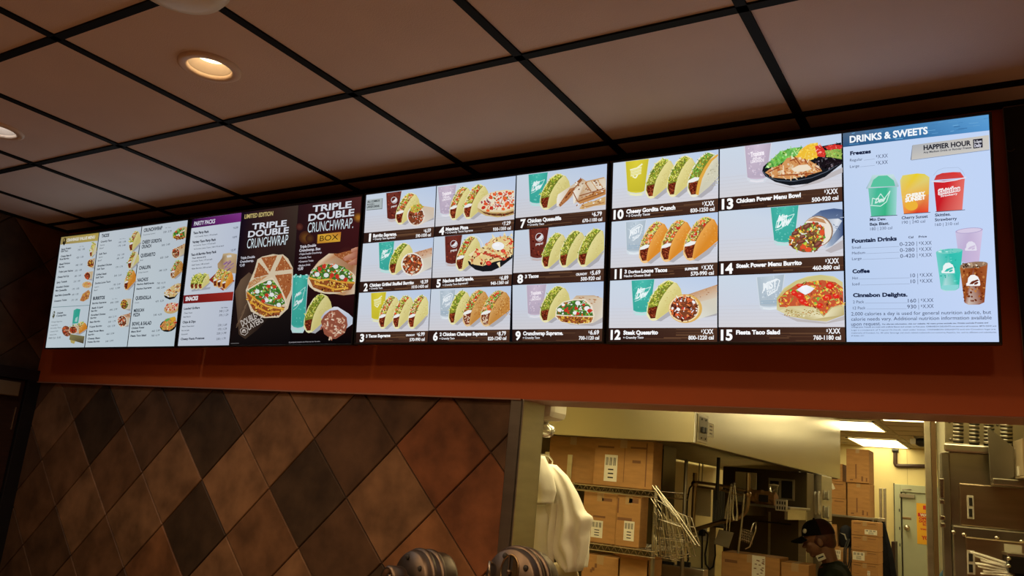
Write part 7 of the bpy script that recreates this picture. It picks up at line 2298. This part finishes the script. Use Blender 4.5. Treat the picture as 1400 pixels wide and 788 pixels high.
# slanted steel chute plate and bin in front of the louvres
ch = empty('steel_chute', OO + OE * 0.2 - OD * 0.04 + Vector((0, 0, ov(1370, 664)[1])), 'slanted grey steel plate hanging in front of the oven louvres', 'chute')
P = []
for q in ((1350, 584), (1353, 586), (1386.5, 612), (1387, 653), (1354, 659)):
    a, z = ov(*q, -0.05)
    P.append(OO + OE * a - OD * 0.05 + Vector((0, 0, z)))
MB().prism(P, OD * 0.006).build('plate', M_STEELD, ch, 0.002)
u0, u1, z0, z1 = orect(1357, 656, 1410, 665, -0.05)
obox(MB(), u0, u1 + 0.05, -0.062, -0.013, z0, z1).build('lower_lip', M_STEEL, ch, 0.003)
u0, u1, z0, z1 = orect(1389, 604, 1420, 653, -0.05)
b = MB()
obox(b, u0, u0 + 0.008, -0.16, -0.013, z0, z1)
obox(b, u0, u0 + 0.16, -0.06, -0.052, z0, z1)
obox(b, u0, u0 + 0.16, -0.16, -0.013, z0 - 0.008, z0)
b.build('bin', mat('tan_painted_steel', (0.42, 0.33, 0.20), 0.5), ch, 0.002)
u0, u1, z0, z1 = orect(1391, 638, 1398, 651, -0.08)
obox(MB(), u0, u0 + 0.012, -0.10, -0.07, z0, z1).build('divider', M_PAPER, ch)

# ticket holder with its paper slips
th = empty('ticket_holder', OO + OE * 0.28 - OD * 0.1 + Vector((0, 0, 1.5)), 'black and steel ticket holder in front of the lower oven door', 'ticket holder')
u0, u1, z0, z1 = orect(1375.5, 762, 1420, 785, -0.10)
obox(MB(), u0, u0 + 0.16, -0.14, -0.04, z0, z1).build('holder_body', M_BLACK, th, 0.004)
obox(MB(), u0 - 0.002, u0 + 0.16, -0.142, -0.04, z1, z1 + 0.010).build('top_strip', M_STEEL, th, 0.002)
m = MB()
for py in (764, 774):
    a, z = ov(1377.5, py, -0.142)
    m.lathe([(0.007, 0), (0.006, 0.004), (0, 0.006)], OO + OE * (a + 0.004) - OD * 0.14 + Vector((0, 0, z)), -OD, 12)
m.build('screw', M_WIRE, th)
obox(MB(), u0 + 0.02, u0 + 0.14, -0.12, -0.06, z0 - 0.45, z0).build('stem', M_BLACK, th, 0.003)
slips = [((1327, 755.5), (1379, 771), 2.6, 'paper ticket slip lying uppermost, its end touching the handle plate'), ((1333, 761), (1379, 774), 2.2, 'wide paper ticket slip second from the top of the oven slips'),
         ((1341, 765), (1380, 776), 3.0, 'paper ticket slip third from the top, slightly lifted'), ((1334, 771), (1381, 779), 2.4, 'paper ticket slip in the middle with a long left end'),
         ((1337, 775.5), (1382, 781.5), 2.0, 'paper ticket slip just below the long middle one'), ((1344, 780), (1383, 784), 2.4, 'short paper ticket slip second from the bottom of the slips'), ((1341, 785), (1385, 787.5), 2.2, 'paper ticket slip lowest of the oven slips')]
for i, (q0, q1, wd, lab) in enumerate(slips):
    d = -0.100 - 0.004 * i
    a0, z0 = ov(*q0, d)
    a1, z1 = ov(*q1, d)
    m = MB()
    n = 10
    vs, fs = [], []
    w_ = wd * 0.0031
    for k in range(n + 1):
        t = k / n
        c = Vector((0, 0, z0 + (z1 - z0) * t + 0.0025 * math.sin(4 * t + 2.1 * i) * (1 - t))) + OO + OE * (a0 + (a1 - a0) * t) + OD * (d + 0.004 * math.sin(5 * t + i))
        for dd, hh in ((0.0, -w_ * 0.5), (0.012, w_ * 0.25), (0.012, w_ * 0.5), (0.0, -w_ * 0.1)):
            vs.append(c + OD * dd + Vector((0, 0, hh)))
    for k in range(n):
        for jj in range(4):
            fs.append((k * 4 + jj, k * 4 + (jj + 1) % 4, (k + 1) * 4 + (jj + 1) % 4, (k + 1) * 4 + jj))
    fs += [(3, 2, 1, 0), (n * 4, n * 4 + 1, n * 4 + 2, n * 4 + 3)]
    o = m.add(vs, fs).build('paper_slip', M_SLIP, origin=vs[0])
    tag(o, lab, 'paper slip', 'paper slips in the ticket holder')

# ------------------------------------------------------------------ black board right of the last screen
yb = 0.118
q = [at(1371.5, 147.5, y=yb), at(1393, 400, y=yb)]
dx = (q[1].x - q[0].x) / (q[1].z - q[0].z)
zb = q[1].z - 0.25
bb = empty('black_board', (q[0].x + 0.25, yb, zb), 'matte black board with pale edge right of the drinks list', 'board')
top = q[0]
low = Vector((top.x + dx * (zb - top.z), yb, zb))
MB().prism([top, low, (top.x + 0.62, yb, zb), (top.x + 0.62, yb, top.z + 0.004)], (0, 0.026, 0)).build('panel', M_MATTE, bb, 0.002)
MB().prism([top + Vector((-0.002, 0, 0)), low + Vector((-0.002, 0, 0)), low, top], (0, 0.026, 0)).prism([top, top + Vector((0.62, 0, 0.004)), top + Vector((0.62, 0, 0.0065)), top + Vector((0, 0, 0.0025))], (0, 0.026, 0)).build('edge_strip', mat('worn_pale_edge', (0.20, 0.15, 0.12), 0.6), bb)
cc = [at(*p, y=yb - 0.002) for p in ((1376, 205.5), (1380, 207), (1384, 206.5), (1387.5, 203.5))]
MB().tube(cc, 0.0013, 6).build('wire_loop', M_GUN, bb)

# ------------------------------------------------------------------ counter and the two round metal heads at the bottom edge
cn = empty('front_counter', (2.4, -0.45, 0), 'service counter below the picture carrying the two metal heads', 'counter')
MB().box((0.4, -0.85, 0.98), (4.0, -0.15, 1.02)).build('worktop', mat('tan_worktop', (0.50, 0.34, 0.22), 0.4, var=0.1), cn, 0.004)
MB().box((0.45, -0.80, 0.0), (3.95, -0.18, 0.98)).build('base_unit', M_DARKBROWN, cn, 0.004)


def machine_head(center, axis, r, label, windowed):
    """round machine end: drum, rims and bolts on a column, with a knob or a split round window on its face"""
    c, ax = Vector(center), Vector(axis).normalized()
    e = empty('dispenser_head', (c.x, c.y, 1.02), label, 'dispenser', 'round metal dispenser heads')
    MB().lathe([(0, -0.115), (r * 0.94, -0.115), (r * 0.98, -0.105), (r * 0.98, -0.012), (r * 0.93, -0.004), (r * 0.9, 0.0), (0, 0.0)], c, ax, 48).build('drum', M_GUN, e)
    for h in (-0.030, -0.062):
        MB().lathe([(r * 0.98, h - 0.008), (r * 1.05, h - 0.006), (r * 1.06, h), (r * 1.05, h + 0.006), (r * 0.98, h + 0.008)], c, ax, 48, caps=False).build('rim', M_GUN, e)
    s = ax.orthogonal().normalized()
    w = ax.cross(s)
    for k in range(5):
        a = 2 * math.pi * k / 5 + 0.5
        p = c + (s * math.cos(a) + w * math.sin(a)) * r * 0.74
        MB().lathe([(0.0075, 0), (0.0075, 0.003), (0.0055, 0.005), (0, 0.0055)], p, ax, 14).build('bolt', M_INK, e)
    if not windowed:
        k = c + ax * 0.0
        MB().lathe([(0.012, 0.0), (0.012, 0.020), (0.030, 0.022), (0.034, 0.028), (0.034, 0.066), (0.030, 0.072), (0.022, 0.072), (0.020, 0.060), (0.012, 0.058), (0.011, 0.066), (0, 0.067)], k, ax, 28).build('knob', M_GUN, e)
    else:
        up = (Vector((0, 0, 1)) - ax * ax.z).normalized()
        rt = up.cross(ax).normalized()
        wc = c + up * r * 0.30
        n = 32
        a_, b_ = r * 0.30, r * 0.42
        ring, hole, cop, bar = MB(), MB(), MB(), MB()
        oval = lambda s_, h: [wc + rt * a_ * s_ * math.cos(2 * math.pi * k / n) + up * b_ * s_ * math.sin(2 * math.pi * k / n) + ax * h for k in range(n)]
        o1, o2, o3 = oval(1.16, 0.001), oval(1.08, 0.006), oval(1.0, 0.001)
        ring.add(o1 + o2 + o3, [(k, (k + 1) % n, n + (k + 1) % n, n + k) for k in range(n)] + [(n + k, n + (k + 1) % n, 2 * n + (k + 1) % n, 2 * n + k) for k in range(n)], None, True)
        hole.add(oval(1.0, 0.0012), [tuple(range(n))])
        ring.build('window_ring', M_BRASS, e)
        hole.build('window', M_INK, e)
        half = [wc + rt * a_ * 0.98 * math.cos(t) + up * b_ * 0.98 * math.sin(t) + ax * 0.0018 for t in [math.pi * (k / 16 - 0.5) for k in range(17)]]
        half = [p + rt * 0.0 for p in half]
        cop.prism([wc + rt * a_ * 0.35 + up * b_ * 0.9 + ax * 0.0018] + half[::-1] + [wc + rt * a_ * 0.35 - up * b_ * 0.9 + ax * 0.0018], ax * 0.002).build('copper_half', M_BRASS, e)
        bar.tube([wc + up * b_ + ax * 0.004 - rt * a_ * 0.2, wc - up * b_ + ax * 0.004 + rt * a_ * 0.05], 0.0028, 8).ball(wc + ax * 0.006 + rt * a_ * 0.1 - up * b_ * 0.1, 0.007, 10, 8).build('divider_bar', M_GUN, e)
        cl = c - rt * r * 0.72 + up * r * 0.42
        MB().tube([cl, cl + ax * 0.012 + up * 0.004, cl + ax * 0.012 - up * 0.03 + rt * 0.006, cl - up * 0.04 + rt * 0.008], 0.003, 8).build('clip', M_WIRE, e)
    b = c - ax * 0.07
    MB().lathe([(0.055, 0.0), (0.055, 0.012), (0.03, 0.03), (0.026, 0.06), (0.026, c.z - r * 0.9 - 1.02), (0.034, c.z - r * 0.8 - 1.02)], (b.x, b.y, 1.021), (0, 0, 1), 24).build('column', M_GUN, e)
    return e


machine_head(at(558, 793, y=-0.42), (-0.30, -0.89, 0.06), 0.082, 'round worn metal machine head with a protruding knob at the bottom edge', False)
machine_head(at(695, 795, y=-0.42), (-0.12, -1.0, 0.10), 0.086, 'round worn metal machine head with a split oval window before the steel jamb', True)

# ------------------------------------------------------------------ person in the kitchen: cap, dark shirt, looking down to the left
PC = at(1118, 738, y=3.9)                # middle of the head
F = Vector((-0.985, -0.17, 0)).normalized()   # the way the body faces
TILT_HEAD = 17
S = Vector((F.y, -F.x, 0)) * -1          # the person's left hand side
U = Vector((0, 0, 1))
person = empty('person', (PC.x + 0.12, PC.y, 0), 'person in a black cap and dark shirt looking down in the kitchen', 'person')


def B(f, s, u):
    return PC + F * f + S * s + U * u


def remesh(o, voxel, smooth=4):
    r = o.modifiers.new('surface', 'REMESH')
    r.mode = 'VOXEL'
    r.voxel_size = voxel
    r.use_smooth_shade = True
    s = o.modifiers.new('soften', 'SMOOTH')
    s.iterations = smooth
    s.factor = 0.5
    return o


def limb(mb, pts, rs, n=14):
    """a tapering limb with rounded ends"""
    P, R = [], []
    for i in range(len(pts) - 1):
        for k in range(6):
            t = k / 6
            P.append(Vector(pts[i]) + (Vector(pts[i + 1]) - Vector(pts[i])) * t)
            R.append(rs[i] + (rs[i + 1] - rs[i]) * t)
    P.append(Vector(pts[-1]))
    R.append(rs[-1])
    mb.tube(P, R, n)
    mb.ball(pts[0], rs[0], 12, 8).ball(pts[-1], rs[-1], 12, 8)
    for p, r in zip(pts[1:-1], rs[1:-1]):
        mb.ball(p, r, 12, 8)


tilt = Matrix.Rotation(math.radians(TILT_HEAD), 3, S)
body = MB()
hrot = Matrix((F, S, U)).transposed()
HR = tilt @ hrot
H = lambda f, s, u: PC + HR @ Vector((f, s, u))
body.ball(H(-0.012, 0, 0.028), (0.098, 0.076, 0.094), 24, 16, HR)       # skull
body.ball(H(0.028, 0, -0.035), (0.064, 0.060, 0.075), 20, 14, HR)       # face
body.ball(H(0.058, 0, -0.092), (0.024, 0.028, 0.020), 14, 10, HR)       # chin
body.ball(H(0.030, 0, -0.070), (0.046, 0.052, 0.034), 14, 10, HR)       # jaw
body.ball(H(0.104, 0, -0.030), (0.014, 0.013, 0.012), 12, 8, HR)        # nose tip
limb(body, [H(0.082, 0, 0.008), H(0.098, 0, -0.026)], [0.010, 0.013], 10)
for s in (-1, 1):
    body.ball(H(0.070, s * 0.030, 0.012), (0.018, 0.024, 0.010), 12, 8, HR)     # brow
    body.ball(H(0.062, s * 0.036, -0.024), (0.022, 0.022, 0.020), 12, 8, HR)    # cheek
    body.ball(H(-0.012, s * 0.076, -0.018), (0.020, 0.010, 0.032), 14, 10, HR)  # ear
body.ball(H(0.090, 0, -0.056), (0.012, 0.022, 0.006), 12, 8, HR)        # upper lip
body.ball(H(0.086, 0, -0.069), (0.012, 0.019, 0.007), 12, 8, HR)        # lower lip
NB = B(-0.085, 0, -0.155)
limb(body, [H(-0.035, 0, -0.055), NB, B(-0.10, 0, -0.22)], [0.058, 0.055, 0.062])
SH = B(-0.11, 0, -0.235)
hip = Vector((SH.x - F.x * 0.05, SH.y - F.y * 0.05, 0.90))
limb(body, [SH, SH + (hip - SH) * 0.45, hip], [0.10, 0.115, 0.115])
hands = []
for s in (-1, 1):
    sh = SH + S * s * 0.175 + U * -0.005
    el = sh + F * 0.09 + S * s * 0.05 + U * -0.26
    wr = el + F * 0.22 - S * s * 0.05 + U * 0.02
    limb(body, [SH + S * s * 0.05, sh, el, wr], [0.075, 0.058, 0.042, 0.029])
    palm = wr + F * 0.05
    body.ball(palm, (0.050, 0.040, 0.018), 14, 10, hrot)
    for k in range(4):
        o_ = palm + F * 0.04 + S * (0.030 - 0.020 * k)
        ln = (0.030, 0.036, 0.034, 0.026)[k]
        limb(body, [o_, o_ + F * ln + U * -0.004, o_ + F * ln * 1.6 + U * -0.024, o_ + F * ln * 1.7 + U * -0.044], [0.010, 0.009, 0.008, 0.007], 8)
    tb = palm - S * s * 0.034 - F * 0.012
    limb(body, [tb, tb - S * s * 0.022 + F * 0.022 - U * 0.012, tb - S * s * 0.022 + F * 0.048 - U * 0.03], [0.012, 0.010, 0.008], 8)
    kn = hip + S * s * 0.095 + F * 0.03
    kn.z = 0.48
    an = kn - F * 0.03
    an.z = 0.08
    limb(body, [hip + S * s * 0.085, kn, an], [0.092, 0.058, 0.040])
    limb(body, [an - F * 0.02, an + F * 0.15 + U * -0.045], [0.040, 0.030])
remesh(body.build('body', M_SKIN, person), 0.005, 1)
# shirt over torso and upper arms
sm_ = MB()
limb(sm_, [B(-0.098, 0, -0.200), SH, SH + (hip - SH) * 0.45, hip + U * -0.04], [0.070, 0.115, 0.132, 0.130])
for s in (-1, 1):
    sh = SH + S * s * 0.175 + U * -0.005
    el = sh + F * 0.09 + S * s * 0.05 + U * -0.26
    limb(sm_, [SH + S * s * 0.04, sh, sh + (el - sh) * 0.75], [0.095, 0.076, 0.062])
remesh(sm_.build('shirt', M_SHIRT, person), 0.010, 4)
tr = MB()
for s in (-1, 1):
    kn = hip + S * s * 0.095 + F * 0.03
    kn.z = 0.48
    an = kn - F * 0.03
    an.z = 0.13
    limb(tr, [hip + S * s * 0.07 + U * -0.01, kn, an], [0.118, 0.078, 0.068])
remesh(tr.build('trousers', M_CAPC, person), 0.012, 3)
shoe = MB()
for s in (-1, 1):
    kn = hip + S * s * 0.095
    a = Vector((kn.x, kn.y, 0.05))
    shoe.ball(a + F * 0.06, (0.14, 0.052, 0.05), 16, 10, hrot)
remesh(shoe.build('shoe', M_RUBBER, person), 0.01, 2)
# collar edge, neckband and pale headset unit by the jaw
cl = [NB + (F * math.cos(a) + S * math.sin(a)) * 0.068 + U * (-0.012 - 0.022 * math.cos(a)) for a in [2 * math.pi * k / 24 for k in range(24)]]
MB().tube(cl, 0.010, 8, closed=True).build('collar', mat('dark_red_collar', (0.13, 0.02, 0.015), 0.8), person)
cl = [NB + (F * math.cos(a) + S * math.sin(a)) * 0.074 + U * (-0.034 - 0.022 * math.cos(a)) for a in [2 * math.pi * k / 24 for k in range(24)]]
MB().tube(cl, 0.008, 8, closed=True).build('neckband', mat('pale_neckband', (0.42, 0.34, 0.26), 0.8), person)
tagc = at(1122.5, 762.5, y=(NB + F * 0.05).y - 0.13)
rot = Matrix.Rotation(math.radians(-28), 3, 'Y')
mb = MB().box((tagc.x - 0.028, tagc.y - 0.008, tagc.z - 0.020), (tagc.x + 0.028, tagc.y + 0.010, tagc.z + 0.020), rot)
ht = mb.build('name_tag', M_PAPER, person, 0.004)
MB().box((tagc.x - 0.020, tagc.y - 0.0095, tagc.z - 0.004), (tagc.x + 0.020, tagc.y - 0.008, tagc.z + 0.006), rot, tagc).build('tag_slot', M_INK, ht)
# hair under the cap
hm = MB()
hm.ball(H(-0.030, 0, 0.010), (0.094, 0.083, 0.086), 24, 16, HR)
hm.ball(H(-0.062, 0, -0.030), (0.056, 0.068, 0.056), 20, 12, HR)
remesh(hm.build('hair', M_HAIR, person), 0.007, 3)
# cap: crown, bill, button and round badge
cp = MB()
n, k_ = 32, 10
vs, fs = [], []
for i in range(k_ + 1):
    t = math.pi / 2 * i / k_
    rr = math.cos(t) ** 0.72
    for k in range(n):
        a = 2 * math.pi * k / n
        vs.append(H(-0.014 + 0.112 * rr * math.cos(a), 0.092 * rr * math.sin(a), 0.030 + 0.108 * math.sin(t) + (0.012 * math.cos(a) if i == 0 else 0)))
for i in range(k_):
    for k in range(n):
        fs.append((i * n + k, i * n + (k + 1) % n, (i + 1) * n + (k + 1) % n, (i + 1) * n + k))
back = [f for f in fs if 9 <= (f[0] % n) < 23]
front = [f for f in fs if not 9 <= (f[0] % n) < 23]


def some(faces):
    use = sorted({i for f in faces for i in f})
    re = {i: k for k, i in enumerate(use)}
    return [vs[i] for i in use], [tuple(re[i] for i in f) for f in faces]


cp.add(*some(front), None, True)
cap = cp.build('cap', M_CAPC, person)
bk = MB()
bk.add(*some(back), None, True)
bk.build('back_panel', mat('dark_red_cap_cloth', (0.028, 0.008, 0.006), 0.85, spec=0.15, bump=0.1, bscale=120), cap)
bl = MB()
top, bot = [], []
for i in range(9):
    r = 0.5 + i / 8
    for k in range(17):
        a = math.radians(-72 + 144 * k / 16)
        x = 0.052 + 0.085 * (i / 8) * math.cos(a) ** 0.6 + 0.045 * math.cos(a)
        y = 0.088 * math.sin(a) * (1 - 0.10 * i / 8)
        z = 0.040 - 0.020 * (i / 8) - 0.030 * (y / 0.088) ** 2
        top.append(H(x, y, z + 0.003))
        bot.append(H(x, y, z - 0.003))
m_ = 17
fs = [(i * m_ + k, i * m_ + k + 1, (i + 1) * m_ + k + 1, (i + 1) * m_ + k) for i in range(8) for k in range(16)]
off = len(top)
edge = list(range(m_)) + [i * m_ + 16 for i in range(1, 9)] + [8 * m_ + k for k in range(15, -1, -1)] + [i * m_ for i in range(7, 0, -1)]
fs2 = fs + [tuple(off + q for q in f)[::-1] for f in fs] + [(edge[(i + 1) % len(edge)], edge[i], off + edge[i], off + edge[(i + 1) % len(edge)]) for i in range(len(edge))]
bl.add(top + bot, fs2, None, True).build('bill', M_CAPC, cap)
MB().ball(H(-0.014, 0, 0.139), 0.008, 10, 6).build('button', M_CAPC, cap)
bd = H(0.066, -0.058 if (H(0, -1, 0) - CAM).length < (H(0, 1, 0) - CAM).length else 0.058, 0.072)
nd = (bd - H(-0.014, 0, 0.03)).normalized()
MB().lathe([(0.0, 0.008), (0.014, 0.008), (0.016, 0.004), (0.016, -0.004)], bd, nd, 18).build('badge', M_PAPER, cap)
